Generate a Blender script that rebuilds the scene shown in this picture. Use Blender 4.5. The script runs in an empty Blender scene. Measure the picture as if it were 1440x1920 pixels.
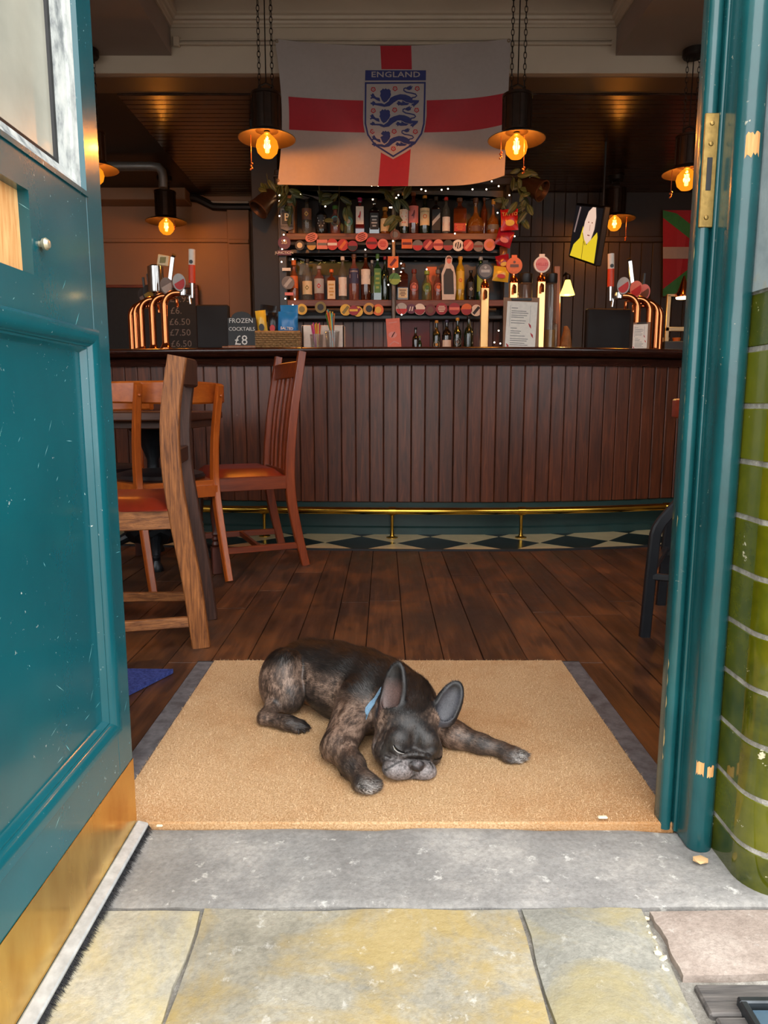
import bpy, bmesh, math, random
import numpy as np
from mathutils import Vector, Matrix, Euler, noise as mnoise
random.seed(7)
PI = math.pi
sc = bpy.context.scene
COL = sc.collection

# ------------------------------------------------------------------ camera
CAM_H, PITCH, FPX = 0.76, math.radians(8.55), 1330.0
cam_d = bpy.data.cameras.new('camera')
cam_d.sensor_fit = 'VERTICAL'; cam_d.sensor_height = 36.0; cam_d.lens = FPX / 1920 * 36.0
cam_d.clip_start = 0.02; cam_d.clip_end = 200
cam = bpy.data.objects.new('camera', cam_d); COL.objects.link(cam)
cam.location = (0, 0, CAM_H); cam.rotation_euler = (PI / 2 - PITCH, 0, 0)
sc.camera = cam

# ------------------------------------------------------------------ daylight and exposure
world = bpy.data.worlds.new('overcast_sky'); sc.world = world; world.use_nodes = True
wn = world.node_tree.nodes; wl = world.node_tree.links; wn.clear()
w_out = wn.new('ShaderNodeOutputWorld'); w_bg = wn.new('ShaderNodeBackground')
w_tc = wn.new('ShaderNodeTexCoord'); w_sep = wn.new('ShaderNodeSeparateXYZ'); w_cr = wn.new('ShaderNodeValToRGB')
w_cr.color_ramp.elements[0].position = 0.0; w_cr.color_ramp.elements[0].color = (0.64, 0.65, 0.66, 1)
w_cr.color_ramp.elements[1].position = 0.7; w_cr.color_ramp.elements[1].color = (1.0, 0.99, 0.97, 1)
wl.new(w_tc.outputs['Generated'], w_sep.inputs[0]); wl.new(w_sep.outputs['Z'], w_cr.inputs[0])
wl.new(w_cr.outputs[0], w_bg.inputs[0]); w_bg.inputs[1].default_value = 2.3
wl.new(w_bg.outputs[0], w_out.inputs[0])
vs = sc.view_settings
vs.view_transform = 'Standard'; vs.look = 'None'; vs.gamma = 1.0; vs.use_curve_mapping = False
vs.exposure = 1.2

# ------------------------------------------------------------------ helpers
def ray(px, py):
    x, y = px - 720.0, py - 960.0
    c, s = math.cos(PITCH), math.sin(PITCH)
    return Vector((x, FPX * c - y * s, -FPX * s - y * c))
def at(px, py, Y):                                   # world point seen at a photo pixel, at distance Y
    r = ray(px, py); t = Y / r.y
    return Vector((r.x * t, Y, CAM_H + r.z * t))
def gnd(px, py, z=0.0):                              # world point on the height z
    r = ray(px, py); t = (z - CAM_H) / r.z
    return Vector((r.x * t, r.y * t, z))
def mpp(px, py, Y):                                  # metres per photo pixel there
    return (at(px + 1, py, Y) - at(px, py, Y)).length

def L(c):
    return c / 12.92 if c <= 0.04045 else ((c + 0.055) / 1.055) ** 2.4
def S(r, g, b):
    return (L(r / 255), L(g / 255), L(b / 255), 1.0)

def empty(name, label=None, cat=None, loc=(0, 0, 0), rz=0.0, group=None, kind=None):
    o = bpy.data.objects.new(name, None); COL.objects.link(o)
    o.location = loc; o.rotation_euler = (0, 0, rz); o.empty_display_size = 0.05
    return tag(o, label, cat, group, kind)
def tag(o, label=None, cat=None, group=None, kind=None):
    if label: o['label'] = label
    if cat: o['category'] = cat
    if group: o['group'] = group
    if kind: o['kind'] = kind
    return o
def obj(name, bm, mat, parent=None, smooth=True, angle=0.6):
    me = bpy.data.meshes.new(name)
    bmesh.ops.recalc_face_normals(bm, faces=bm.faces[:])
    bm.to_mesh(me); bm.free()
    return mobj(name, me, mat, parent, smooth, angle)
def mobj(name, me, mat, parent=None, smooth=True, angle=0.6):
    if mat is not None:
        for m in (mat if isinstance(mat, (list, tuple)) else [mat]): me.materials.append(m)
    if smooth:
        me.polygons.foreach_set('use_smooth', [True] * len(me.polygons))
        try: me.set_sharp_from_angle(angle=angle)
        except Exception: pass
    o = bpy.data.objects.new(name, me); COL.objects.link(o)
    if parent is not None: o.parent = parent
    return o
def copy_tree(o, parent=None):
    c = o.copy(); COL.objects.link(c)
    for k in ('label',):
        if parent is None and k in c: del c[k]
    if parent is not None: c.parent = parent
    for ch in [x for x in o.children]: copy_tree(ch, c)
    return c
def from_py(name, v, f, mat, parent=None, smooth=False, angle=0.6):
    me = bpy.data.meshes.new(name); me.from_pydata([tuple(p) for p in v], [], f); me.update()
    return mobj(name, me, mat, parent, smooth, angle)
B = bmesh.new
def box(bm, lo, hi, bev=0.0, M=None, seg=1):
    lo, hi = Vector(lo), Vector(hi)
    vs_ = bmesh.ops.create_cube(bm, size=1.0)['verts']
    c, d = (lo + hi) / 2, hi - lo
    for v in vs_: v.co = Vector((v.co.x * d.x, v.co.y * d.y, v.co.z * d.z)) + c
    if bev > 0:
        es = list({e for v in vs_ for e in v.link_edges})
        r = bmesh.ops.bevel(bm, geom=es, offset=bev, segments=seg, affect='EDGES', profile=0.6)
        vs_ = list({v for f in r['faces'] for v in f.verts} | {v for v in vs_ if v.is_valid})
    if M is not None:
        for v in vs_: v.co = M @ v.co
    return vs_
def frame_of(t, up=Vector((0, 0, 1))):
    t = t.normalized(); a = up
    if abs(t.dot(a)) > 0.97: a = Vector((1, 0, 0))
    x = a.cross(t).normalized(); y = t.cross(x)
    return x, y
def tube(bm, pts, r, seg=8, caps=True, closed=False):
    pts = [Vector(p) for p in pts]; n = len(pts)
    rs = r if isinstance(r, (list, tuple)) else [r] * n
    rings = []; x = None
    for i, p in enumerate(pts):
        if closed: t = pts[(i + 1) % n] - pts[i - 1]
        else: t = pts[min(i + 1, n - 1)] - pts[max(i - 1, 0)]
        t = t.normalized() if t.length > 1e-9 else Vector((0, 0, 1))
        if x is None: x, y = frame_of(t)
        else:
            x = (x - t * x.dot(t)); x = x.normalized() if x.length > 1e-6 else frame_of(t)[0]; y = t.cross(x)
        rings.append([bm.verts.new(p + (x * math.cos(2 * PI * k / seg) + y * math.sin(2 * PI * k / seg)) * rs[i]) for k in range(seg)])
    m = n if closed else n - 1
    for i in range(m):
        a, b = rings[i], rings[(i + 1) % n]
        for k in range(seg):
            bm.faces.new((a[k], a[(k + 1) % seg], b[(k + 1) % seg], b[k]))
    if caps and not closed:
        bm.faces.new(rings[0][::-1]); bm.faces.new(rings[-1])
    return rings
def bar(bm, pts, sizes, side=Vector((1, 0, 0)), bev=0.12):
    """rectangular section swept along pts; sizes = (w, d): w along side, d across; chamfered corners"""
    pts = [Vector(p) for p in pts]; n = len(pts); side = Vector(side).normalized(); rings = []
    for i, p in enumerate(pts):
        w, d = sizes[i] if isinstance(sizes[0], (list, tuple)) else sizes
        t = (pts[min(i + 1, n - 1)] - pts[max(i - 1, 0)]).normalized()
        x = (side - t * side.dot(t)).normalized(); y = t.cross(x)
        c = min(w, d) * bev; h, g = w / 2, d / 2
        q = [(-h + c, -g), (h - c, -g), (h, -g + c), (h, g - c), (h - c, g), (-h + c, g), (-h, g - c), (-h, -g + c)]
        rings.append([bm.verts.new(p + x * a + y * b) for a, b in q])
    for i in range(n - 1):
        for k in range(8):
            bm.faces.new((rings[i][k], rings[i][(k + 1) % 8], rings[i + 1][(k + 1) % 8], rings[i + 1][k]))
    bm.faces.new(rings[0][::-1]); bm.faces.new(rings[-1])
def lathe(bm, prof, seg=16, M=None, caps=True):
    rings = []
    for r, z in prof:
        ring = []
        for k in range(seg):
            a = 2 * PI * k / seg; p = Vector((r * math.cos(a), r * math.sin(a), z))
            ring.append(bm.verts.new(M @ p if M is not None else p))
        rings.append(ring)
    for a, b in zip(rings, rings[1:]):
        for k in range(seg): bm.faces.new((a[k], a[(k + 1) % seg], b[(k + 1) % seg], b[k]))
    if caps:
        if prof[0][0] > 1e-4: bm.faces.new(rings[0][::-1])
        if prof[-1][0] > 1e-4: bm.faces.new(rings[-1])
    return rings
def prism(bm, poly, d0, d1, M=None):
    """polygon in (x, z), extruded along y from d0 to d1"""
    f = lambda p: M @ Vector(p) if M is not None else Vector(p)
    a = [bm.verts.new(f((x, d0, z))) for x, z in poly]; b = [bm.verts.new(f((x, d1, z))) for x, z in poly]
    n = len(poly)
    fa = bm.faces.new(a[::-1]); fb = bm.faces.new(b)
    for k in range(n): bm.faces.new((a[k], a[(k + 1) % n], b[(k + 1) % n], b[k]))
    if n > 4: bmesh.ops.triangulate(bm, faces=[fa, fb])
def vprism(bm, poly, z0, z1, M=None):
    """polygon in plan (x, y) extruded up"""
    f = lambda p: M @ Vector(p) if M is not None else Vector(p)
    a = [bm.verts.new(f((x, y, z0))) for x, y in poly]; b = [bm.verts.new(f((x, y, z1))) for x, y in poly]
    n = len(poly)
    fa = bm.faces.new(a[::-1]); fb = bm.faces.new(b)
    for k in range(n): bm.faces.new((a[k], a[(k + 1) % n], b[(k + 1) % n], b[k]))
    if n > 4: bmesh.ops.triangulate(bm, faces=[fa, fb])
def ball(bm, c, r, seg=10, sq=(1, 1, 1)):
    M = Matrix.Translation(Vector(c)) @ Matrix.Diagonal((sq[0], sq[1], sq[2], 1))
    bmesh.ops.create_uvsphere(bm, u_segments=seg, v_segments=max(4, seg // 2 + 1), radius=r, matrix=M)
def arcp(cx, cy, r, a0, a1, n):
    return [(cx + r * math.cos(math.radians(a0 + (a1 - a0) * i / n)), cy + r * math.sin(math.radians(a0 + (a1 - a0) * i / n))) for i in range(n + 1)]
FONT = None
def text_mesh(body, size, extrude=0.0, align='CENTER', M=None, spacing=1.0, offset=0.0):
    """lettering as a bmesh lying in the x-z plane facing -y, centred on the origin"""
    cu = bpy.data.curves.new('lettering', 'FONT'); cu.body = body; cu.size = size
    cu.align_x = align; cu.align_y = 'CENTER'; cu.extrude = extrude; cu.space_character = spacing; cu.offset = offset
    cu.resolution_u = 2
    o = bpy.data.objects.new('lettering', cu); COL.objects.link(o)
    dg = bpy.context.evaluated_depsgraph_get(); me = bpy.data.meshes.new_from_object(o.evaluated_get(dg))
    COL.objects.unlink(o); bpy.data.objects.remove(o); bpy.data.curves.remove(cu)
    bm = B(); bm.from_mesh(me); bpy.data.meshes.remove(me)
    R = Matrix.Rotation(PI / 2, 4, 'X')
    bm.transform((M @ R) if M is not None else R)
    return bm

# ------------------------------------------------------------------ materials
class NT:
    def __init__(s, name):
        s.m = bpy.data.materials.new(name); s.m.use_nodes = True
        s.t = s.m.node_tree; s.n = s.t.nodes; s.l = s.t.links
        s.b = s.n['Principled BSDF']; s.out = s.n['Material Output']; s.tc = None
    def co(s, scale=(1, 1, 1), kind='Object', rot=(0, 0, 0)):
        if s.tc is None: s.tc = s.n.new('ShaderNodeTexCoord')
        mp = s.n.new('ShaderNodeMapping'); mp.inputs['Scale'].default_value = scale; mp.inputs['Rotation'].default_value = rot
        s.l.new(s.tc.outputs[kind], mp.inputs[0]); return mp.outputs[0]
    def noise(s, co, scale, detail=4, rough=0.55, dist=0.0):
        n = s.n.new('ShaderNodeTexNoise'); n.inputs['Scale'].default_value = scale; n.inputs['Detail'].default_value = detail
        n.inputs['Roughness'].default_value = rough; n.inputs['Distortion'].default_value = dist
        s.l.new(co, n.inputs['Vector']); return n.outputs['Fac']
    def vor(s, co, scale, feat='F1', out='Distance'):
        n = s.n.new('ShaderNodeTexVoronoi'); n.inputs['Scale'].default_value = scale; n.feature = feat
        s.l.new(co, n.inputs['Vector']); return n.outputs[out]
    def ramp(s, fac, stops):
        r = s.n.new('ShaderNodeValToRGB'); e = r.color_ramp.elements
        while len(e) < len(stops): e.new(0.5)
        for x, (p, c) in zip(e, stops): x.position = p; x.color = c if len(c) == 4 else (*c, 1)
        s.l.new(fac, r.inputs[0]); return r.outputs[0]
    def rampv(s, fac, stops):
        return s.ramp(fac, [(p, (v, v, v, 1)) for p, v in stops])
    def mix(s, fac, a, b, mode='MIX'):
        m = s.n.new('ShaderNodeMix'); m.data_type = 'RGBA'; m.blend_type = mode
        for i, v in ((0, fac), (6, a), (7, b)):
            if hasattr(v, 'links') or hasattr(v, 'is_linked'): s.l.new(v, m.inputs[i])
            else: m.inputs[i].default_value = v
        return m.outputs[2]
    def math(s, op, a, b=0.0):
        m = s.n.new('ShaderNodeMath'); m.operation = op
        for i, v in ((0, a), (1, b)):
            if hasattr(v, 'is_linked'): s.l.new(v, m.inputs[i])
            else: m.inputs[i].default_value = v
        return m.outputs[0]
    def rnd(s):
        return s.n.new('ShaderNodeObjectInfo').outputs['Random']
    def set(s, **k):
        for a, v in k.items():
            i = s.b.inputs[{'color': 'Base Color', 'rough': 'Roughness', 'metal': 'Metallic', 'spec': 'Specular IOR Level', 'coat': 'Coat Weight',
                            'coatr': 'Coat Roughness', 'emit': 'Emission Color', 'emits': 'Emission Strength', 'trans': 'Transmission Weight', 'ior': 'IOR',
                            'alpha': 'Alpha', 'sheen': 'Sheen Weight', 'sss': 'Subsurface Weight'}[a]]
            if hasattr(v, 'is_linked'): s.l.new(v, i)
            else: i.default_value = v
        return s
    def bump(s, h, strength=0.3, dist=0.002):
        b = s.n.new('ShaderNodeBump'); b.inputs['Strength'].default_value = strength; b.inputs['Distance'].default_value = dist
        s.l.new(h, b.inputs['Height']); s.l.new(b.outputs[0], s.b.inputs['Normal']); return s

def plain(name, c, rough=0.5, metal=0.0, var=0.12, scale=30, bump=0.0, coat=0.0):
    m = NT(name); co = m.co(); n = m.noise(co, scale, 3)
    dark = tuple(x * (1 - var) for x in c[:3]) + (1,); lite = tuple(min(1, x * (1 + var)) for x in c[:3]) + (1,)
    m.set(color=m.ramp(n, [(0.3, dark), (0.7, lite)]), rough=rough, metal=metal, coat=coat)
    if bump: m.bump(m.noise(co, scale * 3, 3), bump, 0.001)
    return m.m
def emis(name, c, strength):
    m = NT(name); m.set(color=(0, 0, 0, 1), emit=c, emits=strength); return m.m
def wood(name, c1, c2, axis=2, scale=1.0, rough=0.45, bump=0.25, coat=0.0, worn=None, rand=0.0, stretch=14):
    m = NT(name); sc_ = [stretch * scale] * 3; sc_[axis] = 1.0 * scale
    co = m.co(tuple(sc_)); n = m.noise(co, 4.0, 8, 0.62, 0.6)
    c = m.ramp(n, [(0.30, c1), (0.52, tuple((a + b) / 2 for a, b in zip(c1, c2))), (0.72, c2)])
    if worn:
        w = m.noise(m.co((1, 1, 1)), 7.0, 6, 0.65)
        c = m.mix(m.rampv(w, [(0.52, 0.0), (0.68, 0.85)]), c, worn)
    if rand:
        v = m.rampv(m.rnd(), [(0, 1 - rand), (1, 1 + rand * 0.6)]); c = m.mix(1.0, c, v, 'MULTIPLY')
    m.set(color=c, rough=rough, coat=coat, coatr=0.25)
    fine = list(sc_); fine = [x * 5 for x in fine]; fine[axis] = 2.0 * scale
    m.bump(m.noise(m.co(tuple(fine)), 4.0, 4), bump, 0.0015)
    return m.m
# ================================================================== materials of the setting
M_teal = NT('teal_gloss_paint')
_co = M_teal.co(); _n = M_teal.noise(_co, 3, 4)
_base = M_teal.ramp(_n, [(0.3, S(10, 74, 84)), (0.7, S(15, 88, 98))])
_sc = M_teal.noise(M_teal.co((1, 1.0, 2.2), rot=(0.7, 0.3, 0.2)), 46, 2, 0.4, 1.5)
_sp = M_teal.noise(_co, 150, 2, 0.6)
_chip = M_teal.math('MULTIPLY', M_teal.rampv(M_teal.noise(_co, 9, 3), [(0.5, 0), (0.62, 1)]), M_teal.rampv(_sp, [(0.70, 0), (0.74, 0.8)]))
M_teal.set(color=M_teal.mix(_chip, _base, S(190, 205, 200)), rough=0.2, coat=0.25, coatr=0.08)
M_teal.bump(M_teal.noise(_co, 14, 5, 0.6), 0.10, 0.004); M_teal = M_teal.m
M_jamb = NT('old_teal_gloss_paint')
_co = M_jamb.co(); _n = M_jamb.noise(_co, 5, 5)
_c = M_jamb.ramp(_n, [(0.3, S(12, 62, 66)), (0.7, S(22, 84, 88))])
_ch = M_jamb.math('MULTIPLY', M_jamb.rampv(M_jamb.noise(_co, 7, 3), [(0.5, 0), (0.6, 1)]), M_jamb.rampv(M_jamb.noise(_co, 70, 4, 0.7), [(0.66, 0), (0.69, 0.9)]))
M_jamb.set(color=M_jamb.mix(_ch, _c, S(200, 190, 165)), rough=0.24, coat=0.3, coatr=0.1)
M_jamb.bump(M_jamb.noise(M_jamb.co((1, 1, 0.3)), 40, 5, 0.6), 0.22, 0.004); M_jamb = M_jamb.m
M_barewood = wood('bare_pine', S(196, 128, 66), S(235, 190, 128), axis=2, scale=2, rough=0.7)
M_brass = NT('worn_brass'); _co = M_brass.co((1, 1, 0.4)); 
M_brass.set(color=M_brass.ramp(M_brass.noise(_co, 18, 5), [(0.3, S(206, 158, 70)), (0.7, S(238, 200, 112))]), metal=1.0, rough=M_brass.rampv(M_brass.noise(_co, 9, 4), [(0.3, 0.16), (0.7, 0.34)]))
M_brass.bump(M_brass.noise(_co, 25, 5), 0.08, 0.002); M_brass = M_brass.m
M_brassrail = plain('polished_brass', S(205, 160, 62), 0.16, 1.0, 0.1, 20)
M_alu = plain('scuffed_aluminium', S(196, 200, 202), 0.5, 0.35, 0.2, 60, 0.2)
M_bristle = plain('black_bristle', S(34, 36, 40), 0.7, 0, 0.3, 200)
M_peel = NT('peeling_white_paint'); _co = M_peel.co((1, 1, 0.35)); _n = M_peel.noise(_co, 40, 5, 0.65)
M_peel.set(color=M_peel.ramp(_n, [(0.35, S(110, 116, 118)), (0.5, S(176, 180, 178)), (0.7, S(205, 206, 200))]), rough=0.5); M_peel.bump(_n, 0.5, 0.003); M_peel = M_peel.m
M_black = plain('black_rubber', S(22, 22, 24), 0.5, 0, 0.2, 40)
def stone(name, c1, c2, c3, moss=None, scale=6.0, white=0.0):
    m = NT(name); co = m.co(kind='Object'); n = m.noise(co, scale, 8, 0.68)
    c = m.ramp(n, [(0.30, c1), (0.50, c2), (0.68, c3)])
    g = m.noise(co, scale * 22, 4, 0.7); c = m.mix(m.rampv(g, [(0.35, 0.35), (0.6, 0.0)]), c, tuple(x * 0.55 for x in c1[:3]) + (1,))
    if moss:
        k = m.noise(m.co(rot=(0, 0, 0.5)), scale * 0.8, 6, 0.68, 0.5); c = m.mix(m.rampv(k, [(0.46, 0.0), (0.60, 0.68)]), c, moss)
    if white:
        k = m.noise(co, scale * 5, 6, 0.72); c = m.mix(m.rampv(k, [(0.60, 0.0), (0.68, white)]), c, S(214, 212, 206))
    m.set(color=c, rough=0.85, spec=0.25)
    h = m.mix(0.5, n, m.noise(co, scale * 9, 6, 0.7)); m.bump(h, 0.65, 0.008); return m.m
M_step = stone('doorstep_stone', S(122, 120, 118), S(148, 146, 143), S(180, 176, 170), None, 5, 0.7)
M_flag1 = stone('ochre_flagstone', S(128, 124, 112), S(158, 153, 138), S(182, 177, 162), S(172, 148, 84), 5, 0.5)
M_flag2 = stone('pale_flagstone', S(150, 147, 134), S(182, 177, 160), S(204, 200, 184), S(192, 176, 126), 5, 0.3)
M_flag3 = stone('grey_flagstone', S(122, 121, 114), S(146, 145, 136), S(170, 167, 156), S(162, 149, 104), 6, 0.3)
M_slab = stone('pinkish_slab', S(136, 122, 112), S(164, 150, 140), S(186, 174, 164), None, 7, 0.3)
M_grout = stone('joint_mortar', S(112, 108, 100), S(150, 146, 138), S(196, 192, 184), None, 30, 0.3)
M_oldplank = wood('weathered_black_plank', S(58, 56, 56), S(112, 106, 102), axis=0, scale=2, rough=0.7, bump=0.6)
M_glaze = NT('olive_glazed_tile'); _co = M_glaze.co(); _r = M_glaze.rnd()
_c = M_glaze.mix(_r, S(46, 56, 6), S(98, 100, 10)); _n = M_glaze.noise(_co, 30, 4)
_c = M_glaze.mix(M_glaze.rampv(_n, [(0.3, 0.0), (0.75, 0.45)]), _c, S(118, 116, 16))
_k = M_glaze.noise(_co, 26, 5, 0.7); _c = M_glaze.mix(M_glaze.rampv(_k, [(0.66, 0.0), (0.68, 1.0)]), _c, S(214, 205, 176))
M_glaze.set(color=_c, rough=0.1, coat=0.5, coatr=0.05); M_glaze.bump(_n, 0.06, 0.004); M_glaze = M_glaze.m
M_facade = NT('painted_render'); _co = M_facade.co(); _n = M_facade.noise(_co, 12, 6, 0.7)
M_facade.set(color=M_facade.ramp(_n, [(0.3, S(128, 140, 146)), (0.6, S(158, 168, 170)), (0.72, S(170, 160, 134))]), rough=0.35); M_facade.bump(_n, 0.4, 0.006); M_facade = M_facade.m
M_plank = NT('old_floor_plank'); _co = M_plank.co((16, 1.2, 16)); _n = M_plank.noise(_co, 3.0, 8, 0.62, 0.5)
_c = M_plank.ramp(_n, [(0.28, S(38, 23, 16)), (0.5, S(70, 43, 29)), (0.74, S(106, 66, 42))])
_w = M_plank.noise(M_plank.co((1, 0.6, 1)), 5, 6, 0.66); _c = M_plank.mix(M_plank.rampv(_w, [(0.48, 0), (0.7, 0.55)]), _c, S(142, 84, 42))
_d = M_plank.noise(M_plank.co((1, 1, 1), rot=(0, 0, 1)), 2.2, 5, 0.6); _c = M_plank.mix(M_plank.rampv(_d, [(0.48, 0), (0.66, 0.6)]), _c, S(46, 38, 32))
_c = M_plank.mix(1.0, _c, M_plank.rampv(M_plank.rnd(), [(0, 0.72), (1, 1.2)]), 'MULTIPLY')
M_plank.set(color=_c, rough=M_plank.rampv(_w, [(0.3, 0.32), (0.7, 0.55)])); M_plank.bump(M_plank.noise(M_plank.co((60, 3, 60)), 4, 5), 0.3, 0.002); M_plank = M_plank.m
M_dark = plain('dark_subfloor', S(24, 15, 11), 0.8)
M_tileb = plain('black_floor_tile', S(22, 26, 28), 0.25, 0, 0.2, 20)
M_tilec = plain('cream_floor_tile', S(206, 186, 142), 0.3, 0, 0.1, 12)
M_ceil = plain('old_ceiling_paint', S(136, 120, 110), 0.6, 0, 0.06, 2)
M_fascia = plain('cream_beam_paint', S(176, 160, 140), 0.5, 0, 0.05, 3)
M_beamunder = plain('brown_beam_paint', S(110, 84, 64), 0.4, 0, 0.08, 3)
M_coffer = plain('amber_ceiling_paint', S(150, 92, 34), 0.5, 0, 0.1, 3)
M_board = wood('dark_varnished_ceiling_board', S(44, 26, 17), S(66, 40, 25), axis=0, scale=1.5, rough=0.24, bump=0.05, rand=0.15, coat=0.5)
M_beige = plain('tan_wall_paint', S(150, 118, 92), 0.55, 0, 0.06, 2)
M_soot = plain('dark_brown_wall_paint', S(42, 34, 30), 0.5, 0, 0.1, 3)
M_bkboard = wood('dark_wall_boarding', S(44, 34, 27), S(62, 48, 38), axis=2, scale=1.2, rough=0.42, bump=0.1, rand=0.2)
M_inwall = plain('inner_wall_paint', S(120, 104, 90), 0.6, 0, 0.05, 3)
M_glass = NT('window_glass'); M_glass.n.remove(M_glass.b)
_t = M_glass.n.new('ShaderNodeBsdfTransparent'); _g = M_glass.n.new('ShaderNodeBsdfGlossy'); _g.inputs['Roughness'].default_value = 0.03
_x = M_glass.n.new('ShaderNodeMixShader'); _x.inputs[0].default_value = 0.12
M_glass.l.new(_t.outputs[0], _x.inputs[1]); M_glass.l.new(_g.outputs[0], _x.inputs[2]); M_glass.l.new(_x.outputs[0], M_glass.out.inputs[0]); M_glass = M_glass.m

# ================================================================== pavement, doorstep
pav = from_py('pavement', [(-8, -9, -0.009), (8, -9, -0.009), (8, 1.2, -0.009), (-8, 1.2, -0.009)], [(0, 1, 2, 3)], M_grout); tag(pav, 'paved footway in front of the doorway', kind='structure')
def slab(name, x0, x1, y0, y1, mat, parent, top=0.0, seed=0, rough=0.004, skew=0.0, n=10):
    rnd = random.Random(seed); bm = B(); nx, ny = n, n
    V = {}
    for i in range(nx + 1):
        for j in range(ny + 1):
            u, v = i / nx, j / ny; x = x0 + (x1 - x0) * u + skew * (v - 1); y = y0 + (y1 - y0) * v
            e = min(i, nx - i, j, ny - j)
            z = top + rough * (mnoise.noise((x * 9 + seed, y * 9, 1.3))) - (0.0025 if e == 0 else 0)
            if i in (0, nx): x += rnd.uniform(-1, 1) * 0.003
            if j in (0, ny): y += rnd.uniform(-1, 1) * 0.003
            V[i, j] = bm.verts.new((x, y, z))
    for i in range(nx):
        for j in range(ny): bm.faces.new((V[i, j], V[i + 1, j], V[i + 1, j + 1], V[i, j + 1]))
    be = [e for e in bm.edges if e.is_boundary]
    r = bmesh.ops.extrude_edge_only(bm, edges=be)
    for v in [g for g in r['geom'] if isinstance(g, bmesh.types.BMVert)]: v.co.z = top - 0.035
    return obj(name, bm, mat, parent)
slab('flagstone', -0.9, -0.279, 0.5, 0.981, M_flag2, pav, 0, 1)
slab('flagstone', -0.272, 0.205, 0.45, 0.982, M_flag1, pav, 0, 2, 0.006)
slab('flagstone', 0.211, 0.392, 0.45, 0.982, M_flag3, pav, 0.001, 3, 0.005, -0.006)
slab('paving_slab', 0.404, 1.1, 0.853, 0.976, M_slab, pav, 0.004, 4)
slab('flagstone', 1.11, 1.9, 0.45, 0.976, M_flag3, pav, 0.001, 5)
slab('flagstone', -1.6, -0.91, 0.5, 0.981, M_flag3, pav, 0, 6)
_k = 7
for yy in (-0.05, -0.75, -1.5):
    for i in range(5):
        slab('flagstone', -2.2 + i * 0.82 + (0.3 if yy == -0.75 else 0), -2.2 + i * 0.82 + 0.81 + (0.3 if yy == -0.75 else 0), yy - 0.2, yy + 0.49, (M_flag1, M_flag2, M_flag3)[_k % 3], pav, 0, _k, n=5); _k += 1
# cellar hatch: dark planks and a steel frame
hatch = empty('cellar_hatch', 'weathered dark timber hatch with steel edge in pavement at bottom right corner', 'hatch', (0, 0, 0))
for i in range(4):
    bm = B(); box(bm, (0.412 + 0.004 * (i % 2), 0.843 - 0.052 * (i + 1), -0.03), (0.62, 0.843 - 0.052 * i - 0.003, 0.0 + 0.001 * (i % 2)), 0.003); obj('plank', bm, M_oldplank, hatch)
M_hatchsteel = plain('dull_steel', S(70, 74, 78), 0.4, 0.8, 0.2, 40)
bm = B(); box(bm, (0.452, 0.55, -0.01), (0.462, 0.80, 0.012), 0.002); box(bm, (0.452, 0.797, -0.01), (0.75, 0.807, 0.012), 0.002)
obj('steel_frame', bm, M_hatchsteel, hatch)
bm = B(); box(bm, (0.463, 0.55, -0.01), (0.75, 0.796, 0.003), 0.002); obj('glass_light', bm, plain('blue_grey_glass', S(70, 92, 108), 0.15), hatch)
step = slab('doorstep', -0.62, 1.2, 0.986, 1.186, M_step, None, 0.0, 11, 0.006, n=24); tag(step, 'worn grey stone doorstep in front of the coir mat', kind='structure')
# small crumbs of debris
bm = B(); box(bm, (-0.62, 1.17, -0.06), (0.66, 1.30, -0.0125)); o = obj('trim_5', bm, M_dark); tag(o, 'dark sub sill under the threshold', kind='structure')
deb = empty('stone_chip', 'flat tan chip of stone lying on the step below the round green post', 'debris')
c = gnd(1313, 1618); bm = B(); bmesh.ops.create_icosphere(bm, subdivisions=1, radius=0.011, matrix=Matrix.Translation((c.x, c.y, 0.006)) @ Matrix.Diagonal((1.3, 1.0, 0.4, 1)))
obj('chip', bm, plain('tan_stone', S(206, 168, 120), 0.8), deb)
M_crumb = plain('pale_crumb', S(222, 208, 178), 0.8)
for i in range(9):
    px = 1212 + i * 5 + random.uniform(-4, 4); py = 1722 + i * 12 + random.uniform(-6, 6); c = gnd(px, py, 0.0)
    bm = B(); bmesh.ops.create_icosphere(bm, subdivisions=1, radius=random.uniform(0.003, 0.006), matrix=Matrix.Translation((c.x, c.y, -0.004)) @ Euler((i, i * 2, 0)).to_matrix().to_4x4() @ Matrix.Diagonal((1.4, 0.8, 0.6, 1)))
    o = obj('gravel_crumb', bm, M_crumb); tag(o, ('%s pale grit crumb from the doorstep in the joint by the pinkish slab' % ('first', 'second', 'third', 'fourth', 'fifth', 'sixth', 'seventh', 'eighth', 'ninth')[i]), 'debris', 'crumbs in the pavement joint')
for px, py, w in ((1130, 1532, 0.009), (299, 1548, 0.006)):
    c = gnd(px, py, 0.019); bm = B(); box(bm, (c.x - w, c.y - w * 0.45, 0.0165), (c.x + w, c.y + w * 0.45, 0.021), 0.002)
    o = obj('paper_scrap', bm, M_crumb); tag(o, 'cream scrap of litter on the front right of the mat' if px > 700 else 'tiny white scrap by the front left corner of the mat', 'debris')

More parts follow.
